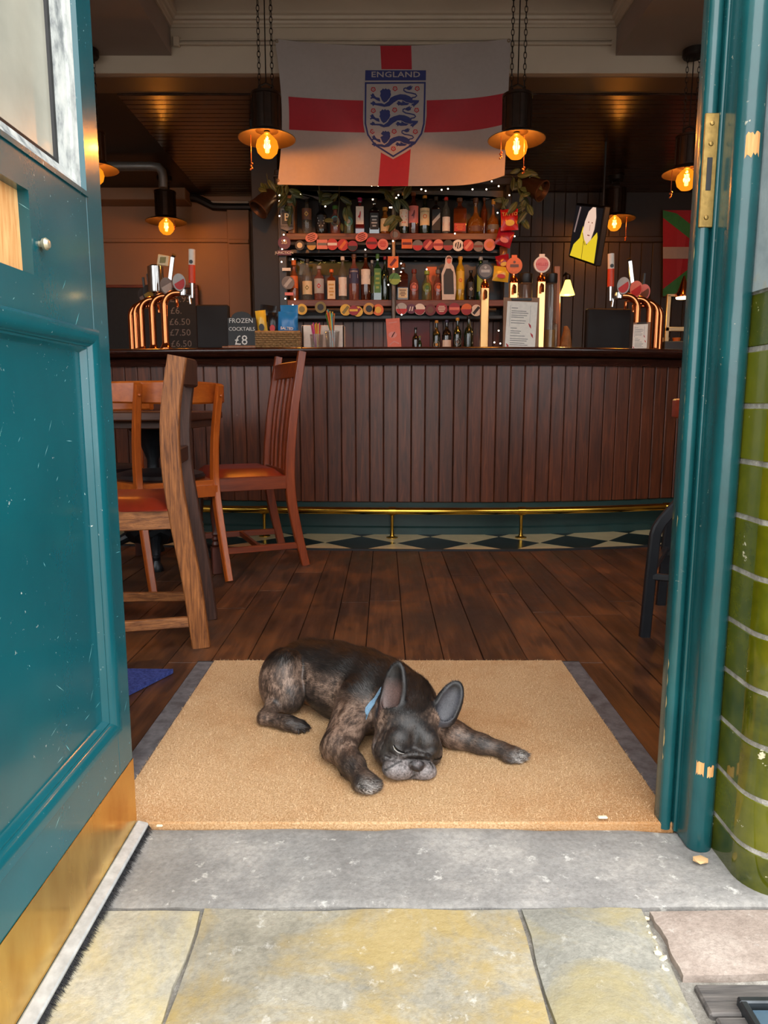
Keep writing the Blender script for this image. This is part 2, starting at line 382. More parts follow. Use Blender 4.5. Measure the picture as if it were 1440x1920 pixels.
# ================================================================== floor
floor = from_py('floor', [(-3.4, 1.2, -0.012), (3.5, 1.2, -0.012), (3.5, 8.0, -0.012), (-3.4, 8.0, -0.012)], [(0, 1, 2, 3)], M_dark); tag(floor, 'old dark floorboards of the bar room', kind='structure')
def curve(x):                                        # the bar and everything along it bows towards the door
    d = x - 0.5
    return 0.13 * d * d if d > 0 else 0.04 * d * d
px_ = -2.35; i = 0
while px_ < 2.6:
    w = random.uniform(0.105, 0.135); x0, x1 = px_ + 0.0012, px_ + w - 0.0012; px_ += w; i += 1
    brk = random.uniform(2.5, 3.3); mid = 2.030
    def lay(xa, xb, a, b):
        if xb - xa < 0.004: return
        bm = B(); dz = random.uniform(-0.0012, 0.0008); box(bm, (xa, a + 0.001, -0.012), (xb, b - 0.001, dz), 0.0015); obj('plank', bm, M_plank, floor)
    if x1 < -0.558 or x0 > 0.584: lay(x0, x1, 1.25, brk)
    else:
        lay(x0, x1, mid, brk)
        if x0 < -0.558: lay(x0, -0.558, 1.25, mid)
        if x1 > 0.584: lay(0.584, x1, 1.25, mid)
    lay(x0, x1, brk, 3.668 + curve((x0 + x1) / 2))
# chequered tiles along the bar: squares set on the diagonal
def clip(poly, f):
    out = []
    for i in range(len(poly)):
        a, b = poly[i], poly[(i + 1) % len(poly)]; fa, fb = f(a), f(b)
        if fa >= 0: out.append(a)
        if (fa >= 0) != (fb >= 0):
            t = fa / (fa - fb); out.append((a[0] + (b[0] - a[0]) * t, a[1] + (b[1] - a[1]) * t))
    return out
D = 0.40
for r in range(0, 4):
    for k in range(-9, 11):
        cx = k * D * 0.5 + 0.07
        if (k + r) % 2: continue
        cy = 3.672 + r * D / 2; h = D / 2 - 0.003
        black = r % 2 == 1
        q = [(cx - h, cy), (cx, cy - h), (cx + h, cy), (cx, cy + h)]
        q = clip(clip(q, lambda p: p[1] - 3.674), lambda p: 4.15 - p[1])
        if len(q) < 3: continue
        bm = B(); vprism(bm, [(x, y + curve(x)) for x, y in q], -0.012, 0.0015)
        obj('floor_tile', bm, M_tileb if black else M_tilec, floor, smooth=False)
bm = B(); pts = [(x, 3.668 + curve(x), 0.0) for x in np.linspace(-2.3, 2.5, 40)]
bar(bm, pts, (0.010, 0.02), side=Vector((0, 1, 0))); obj('tile_edge_strip', bm, M_black, floor)

# ================================================================== coir mat in its well
mat_o = empty('doormat', 'large golden coir doormat with the dog lying on it', 'doormat', (0, 0, 0))
M_coir = NT('coir'); _co = M_coir.co(); _n = M_coir.noise(_co, 260, 4, 0.75); _b = M_coir.noise(_co, 3.5, 4, 0.6)
_c = M_coir.ramp(_n, [(0.25, S(156, 116, 78)), (0.5, S(208, 168, 124)), (0.75, S(236, 208, 172))])
_c = M_coir.mix(M_coir.rampv(_b, [(0.45, 0), (0.68, 0.35)]), _c, S(172, 112, 52))
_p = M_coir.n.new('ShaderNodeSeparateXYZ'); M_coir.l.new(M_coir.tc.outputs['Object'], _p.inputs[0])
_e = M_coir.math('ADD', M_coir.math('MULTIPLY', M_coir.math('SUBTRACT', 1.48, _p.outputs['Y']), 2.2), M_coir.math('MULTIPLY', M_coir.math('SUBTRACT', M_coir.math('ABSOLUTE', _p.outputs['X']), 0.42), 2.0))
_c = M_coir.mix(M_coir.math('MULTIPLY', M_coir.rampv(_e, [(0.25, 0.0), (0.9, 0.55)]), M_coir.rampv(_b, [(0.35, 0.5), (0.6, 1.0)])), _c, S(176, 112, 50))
M_coir.set(color=_c, rough=0.95, spec=0.1); M_coir.bump(_n, 0.9, 0.004); M_coir = M_coir.m
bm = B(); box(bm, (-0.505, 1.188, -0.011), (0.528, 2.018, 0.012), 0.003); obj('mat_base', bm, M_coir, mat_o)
# fibres: short tufts, uncountable
rs = np.random.RandomState(3); N = 60000
fx = rs.uniform(-0.504, 0.527, N); fy = rs.uniform(1.189, 2.017, N)
fa = rs.uniform(0, 2 * PI, N); fl = rs.uniform(0.003, 0.0075, N); fh = rs.uniform(0.0015, 0.0045, N)
v = np.zeros((N, 3, 3), np.float32); ca, sa = np.cos(fa), np.sin(fa); wd = 0.00045
v[:, 0] = np.stack([fx - sa * wd, fy + ca * wd, np.full(N, 0.0118)], 1); v[:, 1] = np.stack([fx + sa * wd, fy - ca * wd, np.full(N, 0.0118)], 1)
v[:, 2] = np.stack([fx + ca * fl, fy + sa * fl, 0.012 + fh], 1)
def tri_mesh(name, v, mat, parent):
    me = bpy.data.meshes.new(name); n = v.shape[0]; k = v.shape[1]
    me.vertices.add(n * k); me.vertices.foreach_set('co', v.reshape(-1))
    me.loops.add(n * k); me.loops.foreach_set('vertex_index', np.arange(n * k, dtype=np.int32))
    me.polygons.add(n); me.polygons.foreach_set('loop_start', np.arange(0, n * k, k, dtype=np.int32)); me.polygons.foreach_set('loop_total', np.full(n, k, np.int32))
    me.update(); me.materials.append(mat); o = bpy.data.objects.new(name, me); COL.objects.link(o); o.parent = parent; return o
M_fibre = NT('coir_fibre'); _co = M_fibre.co()
M_fibre.set(color=M_fibre.mix(M_fibre.rampv(M_fibre.noise(_co, 3.5, 4, 0.6), [(0.45, 0), (0.68, 0.4)]), M_fibre.ramp(M_fibre.noise(_co, 300, 2), [(0.3, S(186, 144, 98)), (0.7, S(240, 212, 174))]), S(200, 142, 86)), rough=0.9, spec=0.1); M_fibre = M_fibre.m
o = tri_mesh('coir_fibres', v, M_fibre, mat_o); o['kind'] = 'stuff'
M_rub = NT('grey_rubber_edging'); _co = M_rub.co(); _n = M_rub.noise(_co, 30, 5, 0.7)
M_rub.set(color=M_rub.ramp(_n, [(0.3, S(62, 62, 66)), (0.7, S(112, 112, 116))]), rough=0.6); M_rub.bump(_n, 0.3, 0.002); M_rub = M_rub.m
for x0, x1, y0, y1 in ((-0.556, -0.507, 1.19, 2.024), (0.530, 0.582, 1.19, 2.024)):
    bm = B(); box(bm, (x0, y0, -0.011), (x1, y1, 0.006), 0.003); o = obj('mat_well_edging', bm, M_rub); tag(o, 'grey metal edging strip along the %s side of the coir mat' % ('left' if x0 < 0 else 'right'), 'edging strip')
bm = B(); box(bm, (-0.556, 2.0185, -0.011), (0.582, 2.0265, 0.007), 0.002); o = obj('mat_well_edging', bm, M_black); tag(o, 'thin black strip along the far edge of the coir mat', 'edging strip')

# ================================================================== facade and door frame
def wallbox(name, lo, hi, mat, label, parent=None):
    bm = B(); box(bm, lo, hi); o = obj(name, bm, mat, parent, smooth=False)
    if parent is None: tag(o, label, kind='structure')
    return o
wf = empty('wall_front', 'outer wall of the pub around the doorway', kind='structure')
H_W = 3.3
# left of the door
wallbox('render_panel', (-1.0, 1.19, -0.03), (-0.60, 1.45, H_W), M_facade, '', wf)
wallbox('render_panel', (-3.4, 1.19, -0.03), (-1.0, 1.45, 0.75), M_facade, '', wf)
wallbox('render_panel', (-3.4, 1.19, 2.75), (-1.0, 1.45, H_W), M_facade, '', wf)
wallbox('render_panel', (-0.60, 1.19, 2.35), (0.62, 1.45, H_W), M_facade, '', wf)
wallbox('render_panel', (0.635, 1.12, 0.955), (1.0, 1.45, H_W), M_facade, '', wf)
wallbox('render_panel', (0.635, 1.12, -0.03), (1.0, 1.45, 0.955), M_grout, '', wf)
wallbox('render_panel', (1.0, 1.12, -0.03), (3.5, 1.45, 0.75), M_facade, '', wf)
wallbox('render_panel', (1.0, 1.12, 2.75), (3.5, 1.45, H_W), M_facade, '', wf)
for n, (x0, x1) in enumerate(((-3.3, -1.0), (1.0, 3.4))):  # unseen windows, added so daylight reaches the room
    w = empty('window_%d' % (n + 1), 'unseen pub window %s of the doorway, added to let daylight in' % ('left' if n == 0 else 'right'), kind='structure')
    bm = B()
    for a, b in ((x0, x0 + 0.07), ((x0 + x1) / 2 - 0.03, (x0 + x1) / 2 + 0.03), (x1 - 0.07, x1)): box(bm, (a, 1.28, 0.75), (b, 1.34, 2.75), 0.005)
    for a, b in ((0.75, 0.82), (2.68, 2.75)): box(bm, (x0, 1.275, a), (x1, 1.345, b), 0.005)
    obj('window_frame', bm, M_teal, w)
    bm = B(); box(bm, (x0, 1.305, 0.8), (x1, 1.311, 2.7)); obj('pane', bm, M_glass, w)
# rounded tiled pier on the right: one tile per course wraps the corner
def pier_plan(off=0.0):
    p = [(0.568 - off, 1.16), (0.568 - off, 1.062)] + arcp(0.628, 1.062, 0.060 + off, 180, 270, 10) + [(0.72, 1.002 - off)]
    return p
def pier_strip(bm, z0, z1, off, r=0.0022):
    pl = pier_plan(off); pi_ = pier_plan(off - r); pb = pier_plan(-0.012)
    rows = [[(x, y, z0) for x, y in pb], [(x, y, z0) for x, y in pi_], [(x, y, z0 + r) for x, y in pl], [(x, y, z1 - r) for x, y in pl], [(x, y, z1) for x, y in pi_], [(x, y, z1) for x, y in pb]]
    R = [[bm.verts.new(p) for p in row] for row in rows]
    for a, b in zip(R, R[1:]):
        for k in range(len(a) - 1): bm.faces.new((a[k], a[k + 1], b[k + 1], b[k]))
zs = [-0.02, 0.066] + [0.066 + 0.0866 * i for i in range(1, 11)]
for a, b in zip(zs, zs[1:]):
    bm = B(); pier_strip(bm, a + 0.003, b - 0.003, 0.0)
    obj('glazed_tile', bm, M_glaze, wf, angle=0.45)
    bm = B(); box(bm, (0.7245, 0.996, a + 0.0022), (0.87, 1.12, b - 0.0022), 0.003); obj('glazed_tile', bm, M_glaze, wf)
    bm = B(); box(bm, (0.8745, 0.996, a + 0.0022), (1.02, 1.12, b - 0.0022), 0.003); obj('glazed_tile', bm, M_glaze, wf)
bm = B(); pl = pier_plan(-0.0012) + [(0.72, 1.16)]; vprism(bm, pl, -0.03, zs[-1], None); obj('mortar_bed', bm, M_grout, wf, smooth=False)
bm = B(); pl = pier_plan(0.003) + [(1.05, 0.999), (1.05, 1.16)]; vprism(bm, pl, zs[-1], H_W); obj('rendered_pier', bm, M_facade, wf, angle=0.9)
# right jamb: inner bead, groove, round post, fillet
j = empty('trim_1', 'chipped teal door frame with a round post on the right of the doorway', kind='structure')
bm = B(); vprism(bm, [(0.62, 1.45), (0.545, 1.30), (0.500, 1.215)] + arcp(0.511, 1.195, 0.011, 180, 300, 6) + [(0.5235, 1.192), (0.5235, 1.215), (0.545, 1.215), (0.60, 1.23), (0.64, 1.45)], 0.0, 2.4); obj('inner_bead', bm, M_jamb, j, angle=0.9)
bm = B(); vprism(bm, [(0.5225, 1.215), (0.5225, 1.182)] + arcp(0.5255, 1.182, 0.003, 180, 330, 4) + [(0.529, 1.2), (0.531, 1.215)], 0.0, 2.4); obj('quirk_bead', bm, M_jamb, j, angle=0.9)
bm = B(); vprism(bm, [(0.527, 1.21)] + arcp(0.5485, 1.140, 0.0215, 180, 350, 12) + [(0.5685, 1.15), (0.5685, 1.21)], 0.0, 2.4); obj('round_post', bm, M_jamb, j, angle=0.9)
bm = B(); vprism(bm, [(0.5700, 1.165), (0.5640, 1.132), (0.5675, 1.117), (0.5715, 1.132), (0.574, 1.165)], 0.95, 2.4); obj('fillet_strip', bm, M_peel, j, angle=0.9)
M_strike = plain('tarnished_brass_plate', S(150, 122, 70), 0.4, 0.9, 0.3, 60, 0.2)
def on_jamb(p): return p
st = None
bm = B(); box(bm, (0.5005, 1.184 - 0.001, 1.04), (0.5225, 1.187, 1.21), 0.001, None)
st = obj('strike_plate', bm, M_strike, j); st['label'] = 'tarnished brass strike plate'
bm = B(); box(bm, (0.507, 1.1825, 1.095), (0.516, 1.1855, 1.145), 0.0008); obj('latch_hole', bm, M_black, st)
for z in (1.055, 1.165, 1.195):
    bm = B(); lathe(bm, [(0.0, 0.002), (0.003, 0.0015), (0.0042, 0)], 8, Matrix.Translation((0.5115, 1.183, z)) @ Matrix.Rotation(PI / 2, 4, 'X')); obj('screw', bm, M_strike, st)
# chips down to bare wood on the round post
def post_chip(zc, hgt, a0, a1, seed):
    rnd = random.Random(seed); bm = B(); n = 7; rows = []
    for i in range(n + 1):
        a = math.radians(a0 + (a1 - a0) * i / n); up = hgt * (0.5 + rnd.uniform(-0.12, 0.12)); dn = hgt * (0.5 + rnd.uniform(-0.15, 0.15))
        p = lambda z: bm.verts.new((0.5485 + 0.0219 * math.cos(a), 1.140 + 0.0219 * math.sin(a), z))
        rows.append((p(zc - dn), p(zc + up)))
    for (a, b), (c, d) in zip(rows, rows[1:]): bm.faces.new((a, c, d, b))
    obj('bare_wood_chip', bm, M_barewood, j)
post_chip(1.142, 0.032, 236, 290, 1); post_chip(0.152, 0.022, 215, 248, 2); post_chip(0.148, 0.020, 262, 292, 3)
# bare, chipped arrises on the frame
rj = random.Random(12); bm = B()
def arris(z0, z1, amp, n):
    a0 = math.radians(186); L_, R_ = [], []
    for k in range(n + 1):
        z = z0 + (z1 - z0) * k / n; q = mnoise.noise(Vector((z * 26, 3.1, 0))) + 0.5 * mnoise.noise(Vector((z * 90, 7.7, 0)))
        w_ = max(0.0, (q + 0.02)) * amp * min(1, k / 2, (n - k) / 2); a1 = a0 + w_ / 0.011
        L_.append(bm.verts.new((0.511 + 0.0112 * math.cos(a0), 1.195 + 0.0112 * math.sin(a0), z))); R_.append(bm.verts.new((0.511 + 0.01125 * math.cos(a1), 1.195 + 0.01125 * math.sin(a1), z)))
    for k in range(n): bm.faces.new((L_[k], R_[k], R_[k + 1], L_[k + 1]))
for z0, z1, amp, n in ((0.96, 1.42, 0.0055, 120), (0.70, 0.90, 0.003, 40), (0.545, 0.575, 0.007, 10), (0.13, 0.32, 0.006, 50)): arris(z0, z1, amp, n)
o = obj('bare_wood_arris', bm, plain('cream_undercoat', S(190, 164, 110), 0.6, 0, 0.15, 60), j); o['kind'] = 'stuff'
# left jamb, mostly behind the door leaf
j2 = empty('trim_2', 'teal door frame behind the open door leaf', kind='structure')
bm = B(); box(bm, (-0.60, 1.195, 0), (-0.565, 1.42, 2.4), 0.006); obj('door_post', bm, M_jamb, j2)
bm = B(); box(bm, (-0.60, 1.20, 2.3), (0.60, 1.42, 2.4), 0.006); obj('door_head', bm, M_jamb, j2)

# ================================================================== open door leaf on the left
door = empty('door_1', 'teal panelled door folded open on the left with a brass kick plate', kind='structure')
DX, DT = -0.445, 0.045                                # face, thickness
Y0, Y1 = 0.26, 1.178
bm = B()
for a, b, c, d in ((1.117, Y1, 0.012, 2.15), (Y0, 0.34, 0.012, 2.15)): box(bm, (DX - DT, a, c), (DX, b, d), 0.002)
obj('stile', bm, M_teal, door)
bm = B(); box(bm, (DX - DT, 0.34, 0.012), (DX, 1.117, 0.226)); obj('bottom_rail', bm, M_teal, door)
bm = B()
box(bm, (DX - DT, 0.34, 0.866), (DX, 1.117, 0.924)); box(bm, (DX - DT, 0.34, 1.026), (DX, 1.117, 1.068)); box(bm, (DX - DT, 0.937, 0.924), (DX, 1.117, 1.026)); box(bm, (DX - DT, 0.34, 0.924), (DX, 0.70, 1.026))
obj('lock_rail', bm, M_teal, door)
bm = B(); box(bm, (DX - DT + 0.004, 0.7, 0.924), (DX - 0.014, 0.937, 1.026)); obj('lock_cutout', bm, M_barewood, door)
bm = B(); box(bm, (DX - DT + 0.014, 0.34, 0.22), (DX - 0.012, 1.117, 0.87)); obj('door_panel', bm, M_teal, door)
def moulding(name, y0, y1, z0, z1, prof, mat, parent=door):
    """mitred frame: prof = list of (inset from the opening edge, height over the face)"""
    bm = B(); corners = [(y0, z0, 1, 1), (y1, z0, -1, 1), (y1, z1, -1, -1), (y0, z1, 1, -1)]
    rings = [[bm.verts.new((DX + h, y + sy * i, z + sz * i)) for i, h in prof] for y, z, sy, sz in corners]
    for k in range(4):
        a, b = rings[k], rings[(k + 1) % 4]
        for q in range(len(prof) - 1): bm.faces.new((a[q], a[q + 1], b[q + 1], b[q]))
    return obj(name, bm, mat, parent, angle=0.5)
moulding('panel_moulding', 0.34, 1.117, 0.224, 0.868, [(-0.006, 0.0), (-0.006, 0.005), (-0.002, 0.008), (0.008, 0.008), (0.016, 0.004), (0.020, 0.0), (0.021, -0.003), (0.024, -0.003), (0.027, -0.009), (0.030, -0.0125)], M_teal)
moulding('glazing_bead', 0.34, 1.117, 1.072, 2.10, [(-0.004, 0.0), (-0.004, 0.003), (0.003, 0.003), (0.006, -0.004)], M_teal)
moulding('peeled_bead', 0.34, 1.117, 1.072, 2.10, [(0.006, -0.004), (0.014, -0.008), (0.016, -0.012), (0.028, -0.018), (0.030, -0.026)], M_peel)
moulding('glass_seal', 0.34, 1.117, 1.072, 2.10, [(0.030, -0.024), (0.037, -0.024), (0.038, -0.028)], M_black)
bm = B(); box(bm, (DX - DT, 0.34, 2.09), (DX, 1.117, 2.15)); obj('top_rail', bm, M_teal, door)
M_pane = NT('grimy_reflection_glass'); _c = M_pane.ramp(M_pane.noise(M_pane.co(), 9, 4), [(0.3, S(168, 168, 156)), (0.7, S(190, 188, 174))]); M_pane.set(color=_c, rough=0.25, alpha=0.8); M_pane = M_pane.m  # pale colour paints a reflection into the grimy pane
bm = B(); box(bm, (DX - 0.032, 0.345, 1.075), (DX - 0.028, 1.112, 2.10)); obj('pane', bm, M_pane, door)
bm = B(); box(bm, (DX, Y0, 0.022), (DX + 0.0012, Y1 - 0.001, 0.143), 0.0004); o = obj('kick_plate', bm, M_brass, door); o['label'] = 'brass kick plate'
bm = B(); bar(bm, [(DX + 0.0105, Y0, 0.0155), (DX + 0.0105, Y1, 0.0155)], (0.021, 0.010), side=Vector((1, 0, -0.25)), bev=0.25); o = obj('draught_strip', bm, M_alu, door); o['label'] = 'aluminium draught strip'
N = 5200; by = rs.uniform(Y0, Y1 + 0.006, N); bx = DX + 0.016 + rs.uniform(-0.004, 0.004, N); tx = bx + rs.uniform(0.000, 0.014, N); ty = by + rs.uniform(-0.004, 0.004, N)
v = np.zeros((N, 3, 3), np.float32); v[:, 0] = np.stack([bx, by - 0.0007, np.full(N, 0.010)], 1); v[:, 1] = np.stack([bx, by + 0.0007, np.full(N, 0.010)], 1); v[:, 2] = np.stack([tx, ty, np.full(N, 0.0002)], 1)
o = tri_mesh('bristles', v, M_bristle, door); o['kind'] = 'stuff'
bm = B(); box(bm, (DX + 0.002, Y0, 0.003), (DX + 0.018, Y1, 0.009)); obj('brush_backing', bm, M_bristle, door)
bm = B(); lathe(bm, [(0.0, 0.014), (0.005, 0.013), (0.008, 0.009), (0.007, 0.005), (0.004, 0.003), (0.004, 0)], 12, Matrix.Translation((DX, 0.957, 0.966)) @ Matrix.Rotation(PI / 2, 4, 'Y'))
o = obj('snib_knob', bm, plain('pale_metal', S(196, 186, 160), 0.3, 0.6), door); o['label'] = 'small pale knob'
# scratches in the door paint: slim pale grazes
M_scr = plain('scratched_paint', S(120, 178, 180), 0.5)
bm = B(); rr = random.Random(5)
for i in range(60):
    y = rr.uniform(0.80, 1.175); z = rr.uniform(0.16, 0.9) if i < 48 else rr.uniform(0.6, 1.04); d = DX + 0.0002
    if 0.23 < z < 0.86 and y < 1.086: d = DX - 0.0118
    elif 0.215 < z < 0.875 and y < 1.125: continue
    a = rr.choice((0.5, 0.7, 0.9, 2.3, 0.1)) + rr.uniform(-0.2, 0.2); l = rr.choice((0.004, 0.006, 0.009, 0.02, 0.03)); w = rr.uniform(0.0003, 0.0007)
    dy, dz = math.cos(a), math.sin(a)
    p = [(y - dy * l / 2, z - dz * l / 2), (y - dz * w, z + dy * w), (y + dy * l / 2, z + dz * l / 2), (y + dz * w, z - dy * w)]
    bm.faces.new([bm.verts.new((d, a_, b_)) for a_, b_ in p])
o = obj('paint_scratches', bm, M_scr, door); o['kind'] = 'stuff'

# ================================================================== room shell
wallbox('wall_left', (-3.5, 1.2, -0.02), (-3.4, 8.0, 3.5), M_inwall, 'left wall of the bar room')
wallbox('wall_right', (3.5, 1.2, -0.02), (3.6, 8.0, 3.5), M_inwall, 'right wall of the bar room')
wb = empty('wall_back', 'dark boarded back wall behind the bar', kind='structure')
wallbox('wall_panel', (-3.4, 7.50, 0), (-1.20, 7.8, 3.2), M_beige, '', wb)
wallbox('wall_panel', (-1.20, 7.35, 0), (3.5, 7.8, 3.2), M_soot, '', wb)
x = 0.9
while x < 3.4:
    bm = B(); box(bm, (x + 0.0015, 7.33, 0.6), (x + 0.1085, 7.352, 2.35 if x > 2.25 else 2.82), 0.004); obj('wall_board', bm, M_bkboard, wb); x += 0.11
bm = B(); box(bm, (1.0, 7.315, 2.35), (3.5, 7.35, 2.41), 0.01) ; obj('picture_rail', bm, M_bkboard, wb)
# ceilings
ce = empty('ceiling', 'ceiling of the bar room with a coffer over the middle', kind='structure')
CX0, CX1, CY0, CY1, ZC = -1.34, 1.46, 1.9, 4.85, 2.94
for lo, hi in (((-3.4, 1.2, ZC), (CX0, CY1, 3.5)), ((CX1, 1.2, ZC), (3.5, CY1, 3.5)), ((CX0, 1.2, ZC), (CX1, CY0, 3.5))):
    wallbox('soffit', lo, hi, M_ceil, '', ce)
wallbox('coffer_top', (CX0, CY0, 3.25), (CX1, CY1, 3.5), M_coffer, '', ce)
wallbox('upper_plaster', (-3.4, 5.14, 2.842), (3.5, 8.0, 3.5), M_soot, '', ce)
bm = B(); prof = [(0.0, 3.10), (0.010, 3.10), (0.012, 3.112), (0.022, 3.118), (0.026, 3.130), (0.040, 3.134), (0.046, 3.150), (0.062, 3.156), (0.062, 3.175), (0.03, 3.25), (0, 3.25)]
cs = [(CX0, CY0, 1, 1), (CX1, CY0, -1, 1), (CX1, CY1, -1, -1), (CX0, CY1, 1, -1)]
R = [[bm.verts.new((x + sx * i, y + sy * i, z)) for i, z in prof] for x, y, sx, sy in cs]
for k in range(4):
    for q in range(len(prof) - 1): bm.faces.new((R[k][q], R[k][q + 1], R[(k + 1) % 4][q + 1], R[(k + 1) % 4][q]))
obj('cornice', bm, M_fascia, ce, angle=0.5)
bm = B(); box(bm, (CX0 + 0.03, 4.826, 2.995), (CX1 - 0.03, 4.85, 3.007), 0.003); box(bm, (CX0 + 0.03, 4.83, 3.022), (CX1 - 0.03, 4.85, 3.030), 0.003); box(bm, (CX0 + 0.02, 4.815, 2.985), (CX0 + 0.06, 4.85, 3.04), 0.004); obj('picture_moulding', bm, M_fascia, ce)
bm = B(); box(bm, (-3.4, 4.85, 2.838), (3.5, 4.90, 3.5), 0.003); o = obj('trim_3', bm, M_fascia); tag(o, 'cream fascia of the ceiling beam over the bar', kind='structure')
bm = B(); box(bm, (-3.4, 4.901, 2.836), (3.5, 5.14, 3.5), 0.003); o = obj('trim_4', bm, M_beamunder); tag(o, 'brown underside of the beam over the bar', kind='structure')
y = 5.145
while y < 7.42:
    bm = B(); box(bm, (-1.80, y + 0.002, 2.826), (3.45, y + 0.073, 2.845), 0.004); obj('ceiling_board', bm, M_board, ce); y += 0.075
# ================================================================== the bar
M_barwood = NT('dark_red_bar_boarding'); _co = M_barwood.co((14, 14, 1.1)); _n = M_barwood.noise(_co, 3.5, 8, 0.62, 0.6)
_c = M_barwood.ramp(_n, [(0.3, S(56, 26, 14)), (0.52, S(86, 41, 21)), (0.74, S(112, 56, 30))])
_c = M_barwood.mix(1.0, _c, M_barwood.rampv(M_barwood.rnd(), [(0, 0.85), (1, 1.15)]), 'MULTIPLY')
_k = M_barwood.noise(M_barwood.co((1, 1, 0.35)), 60, 5, 0.7); _w = M_barwood.noise(M_barwood.co(), 4, 2)
_m = M_barwood.math('MULTIPLY', M_barwood.rampv(_k, [(0.70, 0), (0.73, 0.6)]), M_barwood.rampv(_w, [(0.52, 0), (0.6, 1)]))
M_barwood.set(color=M_barwood.mix(_m, _c, S(190, 150, 128)), rough=0.36); M_barwood.bump(M_barwood.noise(M_barwood.co((40, 40, 3)), 4, 4), 0.12, 0.002); M_barwood = M_barwood.m
M_counter = wood('dark_polished_counter', S(34, 17, 13), S(66, 33, 24), axis=0, scale=1.0, rough=0.2, bump=0.06, coat=0.3)
M_plinth = plain('dark_green_plinth_paint', S(30, 56, 54), 0.4, 0, 0.2, 8, 0.2)
def sweep_bar(bm, prof, x0, x1, n, closed=True):
    rings = []
    for x in np.linspace(x0, x1, n):
        c = curve(x); rings.append([bm.verts.new((x, y + c, z)) for y, z in prof])
    m = len(prof)
    for a, b in zip(rings, rings[1:]):
        for k in range(m if closed else m - 1): bm.faces.new((a[k], a[(k + 1) % m], b[(k + 1) % m], b[k]))
    if closed: bm.faces.new(rings[0][::-1]); bm.faces.new(rings[-1])
YB = 4.135
counter_bar = empty('bar_counter', 'curved pub bar front of dark red vertical boards', 'bar counter', (0, 0, 0))
bm = B(); sweep_bar(bm, [(YB + 0.012, 0.2), (YB + 0.5, 0.2), (YB + 0.5, 1.025), (YB + 0.012, 1.025)], -2.3, 2.45, 40); obj('carcass', bm, M_dark, counter_bar)
x = -2.28
while x < 2.4:
    w = 0.081 + random.uniform(-0.002, 0.002); xm = x + w / 2; sl = (curve(xm + 0.01) - curve(xm - 0.01)) / 0.02
    a = math.atan(sl); M = Matrix.Translation((xm, YB + curve(xm), 0)) @ Matrix.Rotation(a, 4, 'Z')
    bm = B(); box(bm, (-w / 2 + 0.0012, 0, 0.195), (w / 2 - 0.0012, 0.014, 1.025), 0.004, M); obj('front_board', bm, M_barwood, counter_bar)
    x += w
bm = B(); sweep_bar(bm, [(YB + 0.02, -0.005), (YB + 0.45, -0.005), (YB + 0.45, 0.2), (YB + 0.02, 0.2)], -2.3, 2.45, 40); obj('plinth', bm, M_plinth, counter_bar)
bm = B(); sweep_bar(bm, [(YB + 0.008, 0.0), (YB + 0.03, 0.0), (YB + 0.03, 0.05), (YB + 0.018, 0.05), (YB + 0.008, 0.04)], -2.3, 2.45, 40); obj('skirting', bm, M_plinth, counter_bar)
ctop = empty('curved_worktop', 'dark polished curved bar top with a moulded front edge', 'worktop', (0, 0, 0))
nose = [(YB + 0.60, 1.078), (YB - 0.085, 1.082)] + [(YB - 0.105 + 0.016 * math.cos(a), 1.066 + 0.016 * math.sin(a)) for a in np.linspace(PI / 2, 1.5 * PI, 7)] + [(YB - 0.092, 1.046), (YB - 0.08, 1.040), (YB - 0.06, 1.036), (YB - 0.03, 1.026), (YB + 0.60, 1.026)]
bm = B(); sweep_bar(bm, nose, -2.35, 2.5, 60); obj('worktop', bm, M_counter, ctop)
bm = B(); sweep_bar(bm, [(YB - 0.02, 0.985), (YB + 0.01, 0.985), (YB + 0.01, 1.0255), (YB - 0.045, 1.0255), (YB - 0.03, 1.01)], -2.3, 2.45, 50); obj('bed_mould', bm, M_counter, counter_bar)
# brass foot rail
fr = empty('foot_rail', 'long polished brass foot rail along the bar on brass posts', 'foot rail')
YR = 4.035; ZR = 0.158
bm = B(); tube(bm, [(x, YR + curve(x), ZR) for x in np.linspace(-2.2, 2.4, 50)], 0.021, 12); obj('rail', bm, M_brassrail, fr)
for x in (-1.44, -0.70, 0.047, 0.793, 1.70, 2.3):
    y = YR + curve(x); M = Matrix.Translation((x, y, 0))
    bm = B(); lathe(bm, [(0.034, 0.0015), (0.034, 0.006), (0.014, 0.012), (0.010, 0.03), (0.0085, 0.08), (0.010, 0.125), (0.012, 0.135)], 14, M); obj('post', bm, M_brassrail, fr)
    bm = B(); tube(bm, [(x - 0.02, y, ZR), (x + 0.02, y, ZR)], 0.0245, 14); obj('collar', bm, M_brassrail, fr)

# ================================================================== chairs, table, stool
def chair_root(name, label, cat, mid, face, group=None):
    return empty(name, label, cat, (mid[0], mid[1], 0), math.atan2(face[1], face[0]), group)
def pad(bm, x0, x1, y0, y1, z0, z1, n=8, r=0.03):
    V = []
    for i in range(n + 1):
        row = []
        for j in range(n + 1):
            u, v = i / n, j / n; e = min(u, 1 - u, v, 1 - v) * 2
            z = z0 + (z1 - z0) * (1 - (1 - min(1, e * 2.2)) ** 2.5)
            row.append(bm.verts.new((x0 + (x1 - x0) * u, y0 + (y1 - y0) * v, z)))
        V.append(row)
    for i in range(n):
        for j in range(n): bm.faces.new((V[i][j], V[i + 1][j], V[i + 1][j + 1], V[i][j + 1]))
    be = [e for e in bm.edges if e.is_boundary]
    r_ = bmesh.ops.extrude_edge_only(bm, edges=be)
    nv = [g for g in r_['geom'] if isinstance(g, bmesh.types.BMVert)]
    for v in nv: v.co.z = z0 - 0.004
M_redleather = plain('worn_red_leather', S(124, 36, 18), 0.33, 0, 0.3, 9, 0.15)
